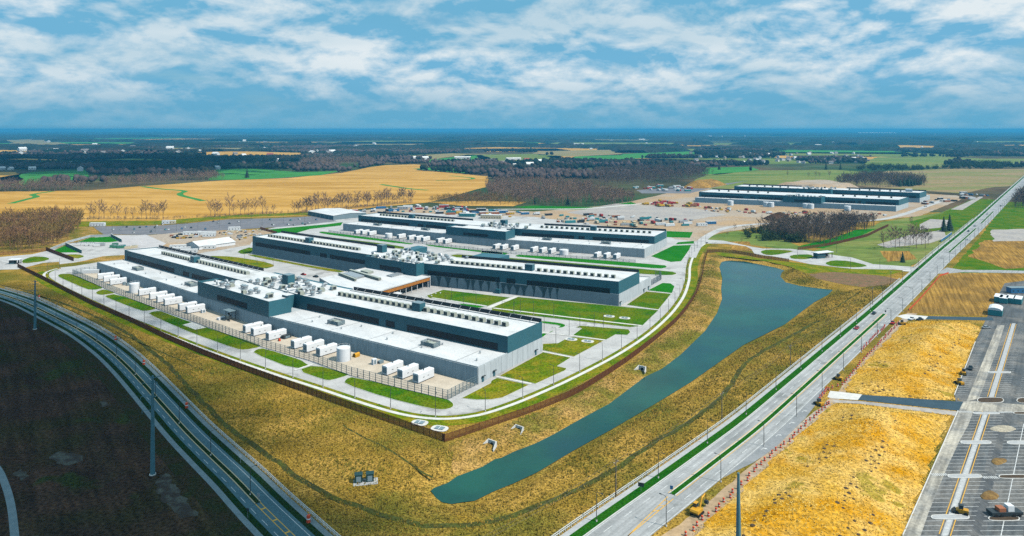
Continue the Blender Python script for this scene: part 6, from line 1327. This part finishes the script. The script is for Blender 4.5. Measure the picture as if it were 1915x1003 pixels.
def mass(name, label, pts, protos, m, s0, s1, zf=None, seed=1):
    """many trees read as one wood"""
    r = np.random.default_rng(seed); Vs = []; Ts = []; off = 0; pick = r.integers(0, len(protos), len(pts))
    for k, (V, T) in enumerate(protos):
        P = pts[pick == k]; n = len(P)
        if not n: continue
        a = r.uniform(0, 6.28, n); s = r.uniform(s0, s1, n); c, q = np.cos(a), np.sin(a)
        X = (V[None, :, 0] * c[:, None] - V[None, :, 1] * q[:, None]) * s[:, None] + P[:, :1]; Y = (V[None, :, 0] * q[:, None] + V[None, :, 1] * c[:, None]) * s[:, None] + P[:, 1:2]; Z = V[None, :, 2] * s[:, None] * r.uniform(.85, 1.15, n)[:, None]
        Vs.append(np.stack([X, Y, Z], 2).reshape(-1, 3)); Ts.append((T[None] + (np.arange(n) * len(V))[:, None, None]).reshape(-1, 3) + off); off += n * len(V)
    return tag(link(name, np_mesh(name, np.concatenate(Vs), np.concatenate(Ts)), m), label, kind='stuff')
def wood(label, poly, n, m, s0=.75, s1=1.15, protos=BARE_W, seed=1, name='bare_woodland'): return mass(name, label, scatter(poly, n), protos, m, s0, s1, seed=seed)
wood('dense russet bare wood at the far left behind the gate', F([(-200, 425), (0, 421), (130, 414), (152, 417), (146, 432), (132, 446), (92, 464), (0, 474), (-200, 482)]), 900, M_bark2, .75, 1.1, seed=2)
wood('low russet scrub under the left wood', F([(-200, 440), (100, 430), (140, 432), (92, 466), (0, 476), (-200, 484)]), 350, M_bark2, .3, .5, seed=22, name='scrub')
wood('round grey-brown wood in the middle behind the construction yard', F([(908, 352), (930, 345), (1010, 343), (1100, 352), (1192, 376), (1150, 384), (1060, 387), (985, 383), (915, 374)]), 1000, M_bark, .7, 1.05, seed=3)
wood('pinkish thicket beside the middle wood', F([(800, 381), (830, 374), (900, 370), (970, 376), (985, 383), (900, 385)]), 260, M_bark2, .45, .7, seed=4)
wood('dark plum copse below the far data hall', F([(1420, 437), (1480, 424), (1560, 419), (1640, 421), (1625, 430), (1590, 442), (1560, 456), (1500, 457), (1440, 448)]), 340, M_bark3, .7, 1.0, seed=5)
wood('olive evergreen bushes along the copse edge', F([(1385, 440), (1430, 431), (1500, 436), (1530, 455), (1470, 454), (1400, 450)]), 90, M_leafy, .5, 1.5, LEAF, 6, 'bushes')
wood('dark conifers in the copse', F([(1440, 436), (1500, 430), (1510, 440), (1450, 443)]), 14, M_conif, .9, 1.4, CON, 7, 'conifers')
wood('dark evergreen plantation behind the far data hall', F([(1558, 344), (1600, 334), (1660, 333), (1730, 340), (1732, 348), (1640, 352), (1570, 349)]), 420, M_bark3, .8, 1.1, seed=8); wood('dark conifers at the right end of the plantation', F([(1665, 344), (1700, 340), (1728, 345), (1690, 352)]), 60, M_conif, 1.2, 1.7, CON, 9, 'conifers')
wood('grey-plum forest beyond the construction site', F([(1100, 341), (1110, 325), (1200, 318), (1290, 318), (1335, 328), (1290, 338), (1200, 348), (1130, 350)]), 800, M_bark3, .8, 1.15, seed=10)
wood('dark wood at the right edge beside the road', F([(1893, 392), (1905, 370), (1960, 352), (2020, 360), (2020, 385)]), 260, M_bark3, .9, 1.2, seed=11)
wood('brown hedgerow trees along the far side of the stubble field', F([(-200, 362), (0, 360), (160, 357), (165, 353), (100, 350), (-200, 352)]), 420, M_bark, .7, 1.05, seed=12)
wood('brown trees between stubble field and dark woods', F([(190, 352), (270, 346), (340, 342), (420, 336), (400, 330), (300, 336), (200, 342)]), 300, M_bark, .7, 1.05, seed=13)
wood('grey trees behind the stubble field corner', F([(560, 318), (640, 312), (700, 306), (690, 300), (600, 300), (560, 306)]), 380, M_bark, .8, 1.1, seed=14)
wood('scrub along the car park side of the tree row', F([(150, 414), (300, 413), (430, 407), (560, 402), (770, 381), (772, 378), (560, 399), (300, 411), (150, 411)]), 420, M_bark, .14, .32, seed=15, name='scrub')
wood('hedge of low bare bushes behind the village road', F([(1030, 318), (1100, 322), (1100, 330), (1000, 326)]), 160, M_bark, .4, .7, seed=16, name='scrub')
wood('roadside trees behind the tan field', F([(1760, 316), (1790, 309), (1880, 306), (1900, 312), (1860, 318)]), 150, M_leafy, 1.4, 2.4, LEAF, 17, 'tree_belt'); wood('tree belt between the two far pastures', F([(1600, 318), (1630, 312), (1720, 315), (1760, 316), (1700, 320)]), 120, M_leafy, 1.2, 2.2, LEAF, 18, 'tree_belt')
# trees that can be told apart
BME = [np_mesh('crown', *a) for a in BARE_I]
def split_tree(V, T, k): return V, T
def tree(p, s, i, label, group, m=M_bark):
    o = empty('bare_tree', p, random.uniform(0, 6)); o.scale = (s, s, s * random.uniform(.9, 1.15)); tag(o, label, 'tree', group)
    link('trunk', TRUNK[i % 5], m, o); link('crown', CROWN[i % 5], m, o)
TRUNK = []; CROWN = []
for V, T in BARE_I:
    nt = 5 * 2 + 4 * 2; TRUNK.append(np_mesh('trunk', V[:18], T[:nt])); CROWN.append(np_mesh('crown', V[18:], T[nt:] - 18))
xs1 = [40, 80, 135, 185, 250, 320, 400, 470, 560, 605, 640, 690, 730, 770]; hs1 = [150, 110, 200, 150, 120, 150, 110, 110, 130, 170, 150, 150, 170, 170]
for i, (x, h) in enumerate(zip(xs1, hs1)): tree(w8((x, 212))[0], h / 5.319 * CAM_H / 168 / 19, i, 'bare tree in the left row beside the car park, %s from the left' % nth(i), 'bare trees in the left row')
for i, (x, y, h) in enumerate([(1245, 195, 160), (1285, 195, 130), (1315, 195, 160), (1340, 190, 130), (1430, 178, 190), (1470, 178, 120), (1540, 178, 170), (1580, 172, 120), (1620, 170, 150), (1690, 168, 150), (1760, 160, 180), (1800, 160, 90), (1870, 155, 100)]): tree(w8((x, y))[0], h / 5.319 * CAM_H / 162 / 19, i + 1, 'bare tree in the middle row beside the car park, %s from the left' % nth(i), 'bare trees in the middle row')
rr = random.Random(3)
for i in range(46):
    f = i / 45; u = 552 + 220 * f + rr.uniform(-3, 3); v = 400.5 - 21 * f + rr.uniform(-1.5, 1); tree(G(u, v), rr.uniform(.75, 1.25), i, 'bare tall tree in the long row behind the warehouse, %s from the left' % nth(i), 'bare trees in the long row')
for i, (x, y, h) in enumerate([(1430, 562, 130), (1510, 556, 150), (1540, 550, 150), (1578, 545, 130), (1618, 530, 130), (1662, 556, 160), (1700, 530, 140), (1725, 556, 150), (1745, 530, 120), (1480, 530, 120), (1640, 520, 140), (1622, 385, 70)]): tree(b2((x, y))[0], h / 3.83 * CAM_H / 222 / 19, i, 'bare tree on the grass by the roadside yard, %s of the group' % nth(i), 'bare trees by the roadside yard', M_bark3)
for i, (x, y, h) in enumerate([(740, 45, 40), (890, 50, 40), (940, 52, 45), (1040, 50, 50), (970, 52, 38)]): tree(b2((x, y))[0], h / 3.83 * CAM_H / 90 / 19, i, 'lone bare tree on the olive pasture, %s from the left' % nth(i), 'bare trees on the pasture')
for i, (x, y, h) in enumerate([(410, 515, 30), (360, 430, 60), (310, 470, 40), (1000, 200, 25)][:3]): tree(b2((x, y))[0], h / 3.83 * CAM_H / 200 / 19, i + 2, 'small bare tree between the drive and the copse, %s from the right' % nth(i), 'small trees by the drive', M_bark2)
CM = [np_mesh('crown', *a) for a in CON]
def conifer(p, h, label, i=0):
    o = empty('conifer', p, i); tag(o, label, 'conifer'); c = link('crown', CM[i % 3], M_conif, o); c.scale = (h / 10,) * 3; m = MB(); m.tube([(0, 0, -.1), (0, 0, h * .5)], [h * .02, h * .01], 6); m.build('trunk', M_bark, o)
conifer(b2((1563, 655))[0], 9.5, 'lone dark conifer on the grass beside the entrance drive'); conifer(b2((1858, 435))[0], 17, 'dark conifer by the roadside yard, left of the pair', 1); conifer(b2((1900, 430))[0], 19, 'dark conifer by the roadside yard, right of the pair', 2)
for i, (u, v, h) in enumerate([(462, 333, 24), (880, 309, 26), (885, 310, 22), (870, 309, 22), (1000, 382, 14), (1062, 383, 14), (1345, 318, 20), (1545, 318, 22), (1572, 318, 20)]): conifer(G(u, v), h, 'distant dark conifer, %s from the left of the far ones' % nth(i), i)

# ---------------------------------------------------------------- far woods: canopies with bumpy tops in distance bands
def canopy(label, patches, cell, h, m, seed):
    Vs = []; Qs = []; off = 0; r = np.random.default_rng(seed)
    for cx, cy, rx, ry, hh in patches:
        n = int(2 * rx / cell) + 2; k = int(2 * ry / cell) + 2
        X, Y = np.meshgrid(np.linspace(cx - rx, cx + rx, n), np.linspace(cy - ry, cy + ry, k), indexing='ij')
        f = ((X - cx) / rx) ** 2 + ((Y - cy) / ry) ** 2 + .9 * (vnoise(X, Y, min(rx, ry) * .5, seed) - .5)
        for q in FIELDS: f = np.where(inside(q, X, Y), 9.0, f)
        Z = np.where(f < .95, hh * (.72 + .55 * r.random(X.shape)), -1.0); X = X + r.uniform(-.3, .3, X.shape) * cell; Y = Y + r.uniform(-.3, .3, X.shape) * cell
        i = np.arange(n * k).reshape(n, k) + off; Q = np.stack([i[:-1, :-1].ravel(), i[1:, :-1].ravel(), i[1:, 1:].ravel(), i[:-1, 1:].ravel()], 1)
        z = Z > 0; keep = (z[:-1, :-1] | z[1:, :-1] | z[1:, 1:] | z[:-1, 1:]).ravel(); Qs.append(Q[keep]); Vs.append(np.stack([X.ravel(), Y.ravel(), Z.ravel()], 1)); off += n * k
    return tag(link('far_woodland', np_mesh('far_woodland', np.concatenate(Vs), np.concatenate(Qs)), m), label, kind='stuff')
def at(u, v, rx, ry, hh=15): p = G(u, v); return (p.x, p.y, rx, ry, hh)
hr = random.Random(77); SUBDIV = [(hr.uniform(1290, 1630), hr.uniform(287, 307), hr.choice((0, 1, 1, 0, 2)), hr.uniform(0, 3), hr.uniform(.75, 1.1)) for _ in range(64)]
LEFTF = [(hr.uniform(20, 760), hr.uniform(262, 292), hr.choice((0, 2, 2, 1)), hr.uniform(0, 3), hr.uniform(1.2, 2.2)) for _ in range(46)]
VILL = [(865, 297), (960, 299), (1030, 303), (1010, 306), (962, 309), (990, 312), (795, 299), (775, 297), (905, 305), (920, 303), (985, 302), (940, 307), (133, 309), (60, 318), (3, 318), (20, 318), (150, 320), (342, 322), (405, 317), (505, 292), (440, 290), (455, 293), (520, 302)]
CLEAR = [G(h[0], h[1]) for h in SUBDIV + LEFTF] + [G(*h) for h in VILL]
def blob_arrays(seed):
    r = np.random.default_rng(seed); t = (1 + 5 ** .5) / 2; V = np.array([(-1, t, 0), (1, t, 0), (-1, -t, 0), (1, -t, 0), (0, -1, t), (0, 1, t), (0, -1, -t), (0, 1, -t), (t, 0, -1), (t, 0, 1), (-t, 0, -1), (-t, 0, 1)], float) / 1.9
    V *= r.uniform(.7, 1.25, (12, 1)); V = V * np.array([6.0, 6.0, 6.5]) + np.array([0, 0, 7.5]); return V, np.array([(0, 11, 5), (0, 5, 1), (0, 1, 7), (0, 7, 10), (0, 10, 11), (1, 5, 9), (5, 11, 4), (11, 10, 2), (10, 7, 6), (7, 1, 8), (3, 9, 4), (3, 4, 2), (3, 2, 6), (3, 6, 8), (3, 8, 9), (4, 9, 5), (2, 4, 11), (6, 2, 10), (8, 6, 7), (9, 8, 1)])
BLOB = [blob_arrays(i) for i in range(6)]
def clumps(label, patches, per, m, seed):
    """woods far enough that a tree is one rough crown"""
    r = np.random.default_rng(seed); P = []
    for cx, cy, rx, ry, hh in patches:
        n = int(4 * rx * ry / per); q = r.uniform(-1, 1, (n, 2)); f = (q ** 2).sum(1) + 1.1 * (vnoise(q[:, 0] * rx + cx, q[:, 1] * ry + cy, min(rx, ry) * .45, seed) - .5); q = q[f < .9]; P.append(q * np.array([rx, ry]) + np.array([cx, cy]))
    P = np.concatenate(P); bad = np.zeros(len(P), bool)
    for f in FIELDS: bad |= inside(f, P[:, 0], P[:, 1])
    for c in CLEAR: t = (P[:, 1] - c.y); bad |= (np.abs(P[:, 0] - c.x * P[:, 1] / c.y) < 9) & (t < 10) & (t > -c.y * .05)     # the gardens in front of each house
    mass('far_woodland', label, P[~bad], BLOB, m, .65, 1.25, seed=seed)
near_p = [at(60, 312, 260, 130), at(200, 308, 330, 140), at(330, 316, 240, 90), at(300, 300, 420, 200), at(480, 300, 320, 160), at(620, 292, 420, 240), at(420, 326, 110, 60), at(500, 312, 160, 60), at(90, 296, 400, 150), at(1180, 306, 420, 180), at(1290, 308, 260, 120), at(1240, 298, 420, 160), at(960, 283, 300, 160), at(820, 283, 500, 200), at(720, 296, 220, 120), at(1420, 303, 260, 100, 11), at(1520, 304, 260, 100, 11), at(1640, 285, 500, 240), at(1800, 290, 360, 160), at(1560, 290, 420, 200), at(1380, 288, 420, 220), at(1900, 300, 200, 90), at(1130, 284, 300, 130), at(1000, 318, 120, 40, 8), at(1060, 313, 140, 40, 9)]
clumps('dark bluish woods in patches beyond the fields', near_p, 150, M_wood_far, 31)
clumps('mauve bare woods in patches beyond the fields', [at(700, 285, 500, 200), at(560, 296, 260, 90), at(240, 326, 200, 50), at(60, 342, 160, 30), at(640, 302, 160, 60), at(760, 298, 160, 70), at(1110, 312, 160, 50), at(560, 277, 600, 300), at(420, 280, 500, 240)], 170, M_grove, 33)
r = random.Random(19); pa = [at(1000, 318, 140, 40), at(1210, 322, 160, 60)]; pb = [at(950, 326, 150, 50), at(1070, 331, 170, 50), at(1010, 334, 140, 40), at(880, 316, 90, 30)]
for _ in range(95):
    Y = r.uniform(1750, 3500); X = r.uniform(-.82, .82) * Y; (pa if r.random() < .5 + .3 * (X > 0) else pb).append((X, Y, r.uniform(60, 220), r.uniform(30, 110), 14))
clumps('dark small woods and hedgerows of the middle distance', pa, 170, M_wood_far, 51); clumps('mauve bare groves of the middle distance', pb, 170, M_grove, 52)
r = random.Random(9)
mid = []; far = []
for _ in range(120):
    Y = r.uniform(3400, 7500); X = r.uniform(-.85, .85) * Y
    if X < 0 and r.random() < .30: continue
    mid.append((X, Y, r.uniform(180, 750), r.uniform(140, 420), r.uniform(13, 19)))
for _ in range(150):
    Y = r.uniform(7500, 30000); X = r.uniform(-.85, .85) * Y; far.append((X, Y, r.uniform(700, 2600), r.uniform(500, 1500), r.uniform(15, 24)))
canopy('blue-green far woodland belt', mid, 34, 16, M_wood_far, 35); canopy('blue far woodland at the horizon', far, 120, 18, M_wood_far, 37)

# ---------------------------------------------------------------- houses, barns and far roofs
def house_proto(l, w, h, rh, wall, roof):
    o = empty('house'); m = MB(); m.box(-l / 2, l / 2, -w / 2, w / 2, 0, h); m.profile([(-w / 2, h), (w / 2, h), (0, h + rh)], -l / 2, l / 2); m.build('wall', wall, o)
    m = MB(); m.hexa([(-l / 2 - .4, -w / 2 - .5, h - .3), (l / 2 + .4, -w / 2 - .5, h - .3), (l / 2 + .4, 0, h + rh + .1), (-l / 2 - .4, 0, h + rh + .1), (-l / 2 - .4, -w / 2 - .5, h), (l / 2 + .4, -w / 2 - .5, h), (l / 2 + .4, 0, h + rh + .4), (-l / 2 - .4, 0, h + rh + .4)])
    m.hexa([(-l / 2 - .4, 0, h + rh + .1), (l / 2 + .4, 0, h + rh + .1), (l / 2 + .4, w / 2 + .5, h - .3), (-l / 2 - .4, w / 2 + .5, h - .3), (-l / 2 - .4, 0, h + rh + .4), (l / 2 + .4, 0, h + rh + .4), (l / 2 + .4, w / 2 + .5, h), (-l / 2 - .4, w / 2 + .5, h)]); m.build('roof', roof, o)
    for x in (-l * .3, 0, l * .3): m = MB(); m.box(x - .7, x + .7, -w / 2 - .05, -w / 2 - .005, 1.1, 2.4); m.build('window', M_glass, o)
    return o
HP = [house_proto(14, 9, 5.5, 3.2, M_housew, M_houser), house_proto(12, 9, 5.0, 3.0, M_houseb, M_houser), house_proto(16, 10, 5.5, 3.4, M_housew, M_housew), house_proto(15, 10, 4.5, 3.2, M_houseb, M_rust), house_proto(60, 18, 6, 2.5, M_housew, M_housew)]
def house(u, v, k, rz, label, group=None, sc=1.0, cat='house'):
    o = copy_tree(HP[k]); o.location = G(u, v); o.rotation_euler = (0, 0, rz); o.scale = (sc,) * 3; tag(o, label, cat, group)
for i, (u, v, k, s, lab) in enumerate([(133, 309, 2, 1.2, 'tall white farmhouse left of the green paddock'), (60, 318, 2, 1.0, 'small white shed near the left farm'), (3, 318, 2, 1.0, 'white cottage at the far left edge'), (20, 318, 2, .9, 'second white cottage at the far left edge'), (150, 320, 2, 1.3, 'white barn beside the tall farmhouse'), (342, 322, 3, 1.2, 'red-roofed farm cottage at the dark wood edge'), (405, 317, 2, 1.1, 'white bungalow above the green pasture'), (505, 292, 3, 1.6, 'red-roofed house in the far left fields'), (440, 290, 1, 1.4, 'tan far house left of the red roof'), (455, 293, 2, 1.3, 'white far house beside the tan one'), (520, 302, 2, 1.1, 'white domed shed in the far fields')]): house(u, v, k, R(20 + i * 25), lab, None, s)
for i, (u, v, k, s, lab) in enumerate([(865, 297, 4, 1.0, 'long white barn in the far green meadow'), (960, 299, 4, .9, 'long white barn left in the farm village'), (1030, 303, 4, .7, 'white gabled barn at the right of the farm village'), (1010, 306, 2, 1.5, 'white house in front of the village barn'), (962, 309, 4, .6, 'dark-fronted shed in the farm village'), (990, 312, 2, 1.5, 'white low shed below the village'), (795, 299, 2, 1.4, 'white far shed left of the long barn'), (775, 297, 2, 1.0, 'small white house beside the far shed'), (905, 305, 3, 1.4, 'brown-roofed house left of the village'), (920, 303, 1, 1.3, 'tan house at the village edge'), (985, 302, 3, 1.4, 'red-roofed house in the village'), (940, 307, 1, 1.3, 'tan shed in the village')]): house(u, v, k, R(5 + 12 * (i % 4)), lab, None, s, 'barn' if k == 4 else 'house')
for u, v, k, a, s in SUBDIV: house(u, v, k, a, 'small pale house among the trees of the far subdivision', 'houses of the far subdivision', s)
for u, v, k, a, s in LEFTF: house(u, v, k, a, 'tiny pale farm building scattered over the far left country', 'farm buildings of the far left country', s)
for i in range(44): house(r.uniform(1000, 1900), r.uniform(252, 280), r.choice((2, 2, 4)), r.uniform(-.3, .3), 'tiny white roof in the far blue country at the right', 'roofs of the far blue country', r.uniform(.6, 1.3))
for i in range(5): house(1612 + i * 14, 250.5, 4, R(2), 'very distant long white depot roof near the horizon', 'depot roofs near the horizon', 3.2, 'depot')
for (u, v, hh, lab) in [(1748, 256, 40, 'white water tower far away at the right'), (1350, 262, 40, 'white water tower in the middle distance'), (285, 249, 44, 'tiny white water tower at the left horizon'), (980, 250, 42, 'tiny white water tower near the centre horizon')]:
    o = empty('water_tower', G(u, v)); tag(o, lab, 'water tower'); m = MB(); m.lathe([(2.5, 0), (1.6, 6), (1.5, hh * .7), (6.5, hh * .8), (8, hh * .88), (6.5, hh * .96), (1, hh)], 14); m.build('tank', M_gen, o); m = MB(); m.lathe([(.5, hh), (.4, hh + 2)], 6); m.build('vent', M_gen, o)
for p in HP: drop(p)

# ---------------------------------------------------------------- construction clutter
TP = hut('site_trailer', Vector((0, 0, 0)), 0, 12, 3.6, 3.2, paints(0), M_roof, '', 'site trailer')
def pile_proto():
    o = empty('material_stack'); m = MB(); q = random.Random(2)
    for k in range(4): m.box(-2 + q.uniform(-.2, .2), 2 + q.uniform(-.2, .2), -1.2, 1.2, .15 + k * .42, .5 + k * .42)
    m.build('bundle', paints(0), o); m = MB()
    for x in (-1.5, 0, 1.5): m.box(x - .1, x + .1, -1.25, 1.25, 0, .15)
    m.build('bearer', M_timber, o); return o
def truck_proto():
    o = empty('site_truck'); m = MB(); m.box(-1.2, 1.2, -4.2, 1.6, 1.0, 3.3); m.build('cargo_box', paints(0), o); m = MB(); m.profile([(1.8, .6), (4.0, .6), (4.0, 1.7), (3.5, 2.7), (1.8, 2.7)], -1.1, 1.1); m.build('cab', paints(0), o); m = MB(); m.box(-1.12, 1.12, 3.2, 3.78, 1.75, 2.4); m.build('windscreen', M_glass, o)
    for x in (-1.05, 1.05):
        for y in (-3, -1.8, 2.8): m = MB(); m.tube([(x - .18, y, .5), (x + .18, y, .5)], .5, 8); m.build('wheel', M_black, o)
    m = MB(); m.box(-.9, .9, -4.1, 3.9, .6, 1.0); m.build('chassis', M_dark, o); return o
PILE = pile_proto(); TRK = truck_proto(); CON_T = CP
CN = ['white', 'silver', 'red', 'dark', 'blue', 'teal', 'cream', 'yellow', 'rust', 'green']
used_lab = {}
def clutter(poly, n, where, kinds, cols, seed, sc=(1, 1), rz=None):
    q = random.Random(seed); P = scatter(poly, n)
    for x, y in P:
        k = q.choice(kinds); src, nm, cat = {'t': (TP, 'site trailer', 'site trailer'), 'c': (CP, 'shipping container', 'container'), 'p': (PILE, 'stack of material', 'material stack'), 'k': (TRK, 'site truck', 'truck')}[k]
        o = copy_tree(src); c = q.choice(cols)
        for key in ('label', 'category', 'group'):
            if key in o: del o[key]
        o.location = (x, y, .12); o.rotation_euler = (0, 0, (q.choice((.25, .25, 1.8, .3)) if rz is None else rz) + q.uniform(-.15, .15)); s = q.uniform(*sc); o.scale = (s, s, s)
        if c: recolour(o, paints(0), paints(c))
        tag(o, '%s %s %s' % (CN[c], nm, where), cat, '%s %s %s' % (CN[c], nm, where))
clutter(F([(640, 399), (700, 391), (790, 387), (900, 391), (880, 396), (790, 398), (700, 402)]), 62, 'in the lay-down yard behind the rear hall', 'tcpkpp', [0, 0, 4, 5, 2, 3, 1, 3], 1, (.8, 1.2))
clutter(F([(780, 397), (900, 393), (960, 396), (1000, 402), (960, 410), (860, 404)]), 48, 'in the middle of the lay-down yard', 'tcpppk', [3, 5, 6, 0, 8, 7, 4], 2, (.8, 1.2))
clutter(F([(1000, 402), (1130, 403), (1300, 411), (1290, 424), (1160, 425), (1030, 416)]), 105, 'in the container rows right of the rear hall', 'pppkc', [6, 5, 2, 3, 0, 8, 1, 5, 6], 3, (.7, 1.1))
clutter(F([(1195, 383), (1230, 376), (1310, 381), (1305, 387), (1240, 388)]), 34, 'at the near corner of the far hall site', 'ppk', [2, 7, 7, 2, 4, 8], 4, (.9, 1.5))
clutter(F([(1300, 386), (1480, 398), (1680, 402), (1650, 408), (1450, 404), (1320, 395)]), 70, 'along the foot of the far hall', 'pppk', [8, 2, 0, 7, 8, 1, 6], 5, (.6, 1.0))
clutter(F([(1180, 352), (1230, 348), (1300, 352), (1290, 358), (1210, 358)]), 40, 'on the lot behind the central wood', 'kkpt', [0, 0, 2, 5, 1], 6, (.8, 1.2))
clutter(F([(1700, 385), (1740, 376), (1800, 362), (1860, 366), (1800, 376), (1730, 388)]), 30, 'at the right end of the far hall site', 'kptp', [0, 3, 4, 8, 1], 7, (.8, 1.2))
clutter(w8((830, 400), (900, 355), (1100, 365), (1140, 390), (1060, 410), (900, 415)), 34, 'in the works yard left of the marquee', 'pp', [6, 6, 7, 0, 8, 3], 8, (.6, 1.0))
clutter(w8((1330, 355), (1480, 320), (1740, 320), (1760, 370), (1640, 440), (1500, 430)), 60, 'in the works yard right of the marquee', 'pppk', [6, 6, 3, 0, 1, 7, 3], 9, (.35, .8))
for (x, y, c, lab) in [(885, 845, 0, 'white site trailer alone beside the service road'), (955, 830, 4, 'blue site trailer alone beside the service road'), (690, 790, 0, 'white site trailer on the gravel lot')][:2]:
    o = copy_tree(TP); o.location = K(1100, 220, 4.163, [(x, y)])[0]; o.rotation_euler = (0, 0, .2)
    for key in ('label', 'category', 'group'):
        if key in o: del o[key]
    recolour(o, paints(0), paints(c)) if c else None; tag(o, lab, 'site trailer')
hut('site_office', g3((1790, 232))[0], R(-10), 26, 9, 4.5, paints(6), M_roof, 'long cream site office behind the rear hall plant roof', 'site office'); hut('site_office', g3((1520, 212))[0], R(-10), 20, 7, 4.2, paints(5), M_roof, 'teal site office left of the long cream one', 'site office')
drop(TP); drop(PILE); drop(TRK)
for i, p in enumerate(b2((330, 246), (585, 256), (620, 258), (870, 268), (905, 270), (1168, 286))): tank(p, 4.2, 6.5, 'white tank at the foot of the far hall, %s from the left' % nth(i))
def earth_bank(pts, h, label, m, seed):
    P = ccw(pts); xs = [p.x for p in P]; ys = [p.y for p in P]; X, Y = np.meshgrid(np.linspace(min(xs), max(xs), 50), np.linspace(min(ys), max(ys), 30), indexing='ij'); ins = inside(P, X, Y); d = edge_dist(P, X, Y); Z = np.where(ins, np.minimum(h, d * .5) * (.7 + .5 * vnoise(X, Y, 30, seed)) + .1, -.5)
    i = np.arange(1500).reshape(50, 30); Q = np.stack([i[:-1, :-1].ravel(), i[1:, :-1].ravel(), i[1:, 1:].ravel(), i[:-1, 1:].ravel()], 1); tag(link('earth_bank', np_mesh('earth_bank', np.stack([X.ravel(), Y.ravel(), Z.ravel()], 1), Q), m), label, kind='structure')
earth_bank(F([(1275, 352), (1290, 342), (1340, 340), (1360, 346), (1320, 353)]), 9, 'ridged tan spoil heap left of the far hall', M_tilled, 41); earth_bank(F([(1450, 347), (1500, 342), (1560, 343), (1610, 352), (1520, 354)]), 7, 'brown spoil ridge behind the far hall', M_dirt, 42); earth_bank(F([(1425, 409), (1450, 402), (1475, 404), (1480, 412), (1440, 414)]), 5, 'dark soil heap behind the copse', M_plough, 43)
wall_thing('blue_hoarding', 'bright blue hoarding beside the main road', b2((1838, 510), (1915, 455)), 2.6, paints(4), .15)

# ---------------------------------------------------------------- clouds above and behind the camera whose shade lies on the land
def cloud(poly, alt, n, big, label, seed):
    """a raft of puffs, dense inside and loose at the rim, drifting at a height above the camera"""
    r = np.random.default_rng(seed)
    V0_, F0 = BLOB[0]; V0_ = (V0_ - np.array([0, 0, 7.5])) / 6
    Pi = scatter(poly, n); d = edge_dist(poly, Pi[:, 0], Pi[:, 1]); c = sum(poly, Vector()) / len(poly)
    wide = [c + (p - c) * (1 + 2.2 * big / max(1, (p - c).length)) for p in poly]; Pr = scatter(wide, n); ins = inside(poly, Pr[:, 0], Pr[:, 1]); Pr = Pr[~ins]
    P = np.concatenate([Pi, Pr]); s = np.concatenate([np.clip(d * .6, big * .25, big) * r.uniform(.8, 1.2, len(Pi)), r.uniform(.08, .26, len(Pr)) * big])
    k = alt / SUN_DIR.z; P3 = np.stack([P[:, 0] + SUN_DIR.x * k, P[:, 1] + SUN_DIR.y * k, alt + r.uniform(-.4, .8, len(P)) * big], 1)
    V = (V0_[None] * s[:, None, None] + P3[:, None]).reshape(-1, 3); T = (F0[None] + (np.arange(len(P)) * 12)[:, None, None]).reshape(-1, 3)
    tag(link('cloud', np_mesh('cloud', V, T), mat('cloud_white', (.85, .87, .9), 1.0)), label, kind='structure')
cloud(F([(-500, 548), (-200, 532), (0, 545), (100, 572), (235, 638), (350, 715), (465, 815), (560, 905), (640, 980), (600, 1250), (-900, 1250)]), 1100, 1500, 22, 'low white cloud drifting above the camera, shading the ploughed field', 1)
cloud(F([(-400, 300), (0, 296), (260, 292), (480, 300), (440, 318), (300, 330), (120, 326), (-400, 335)]), 1600, 1100, 90, 'broad white cloud over the far left woods', 2)

# ---------------------------------------------------------------- the air
m = MB(); m.box(-45000, 45000, -3500, 62000, -6, 122); hz = m.build('haze', None)
hm = bpy.data.materials.new('haze_air'); hm.use_nodes = True; n = hm.node_tree.nodes; n.clear(); out = n.new('ShaderNodeOutputMaterial'); pv = n.new('ShaderNodeVolumePrincipled')
pv.inputs['Color'].default_value = (0.075, 0.43, 0.77, 1); pv.inputs['Density'].default_value = 0.000095; pv.inputs['Anisotropy'].default_value = 0.0
hm.node_tree.links.new(pv.outputs[0], out.inputs['Volume']); hz.data.materials.append(hm); tag(hz, 'thin blue haze of the distance', kind='stuff')
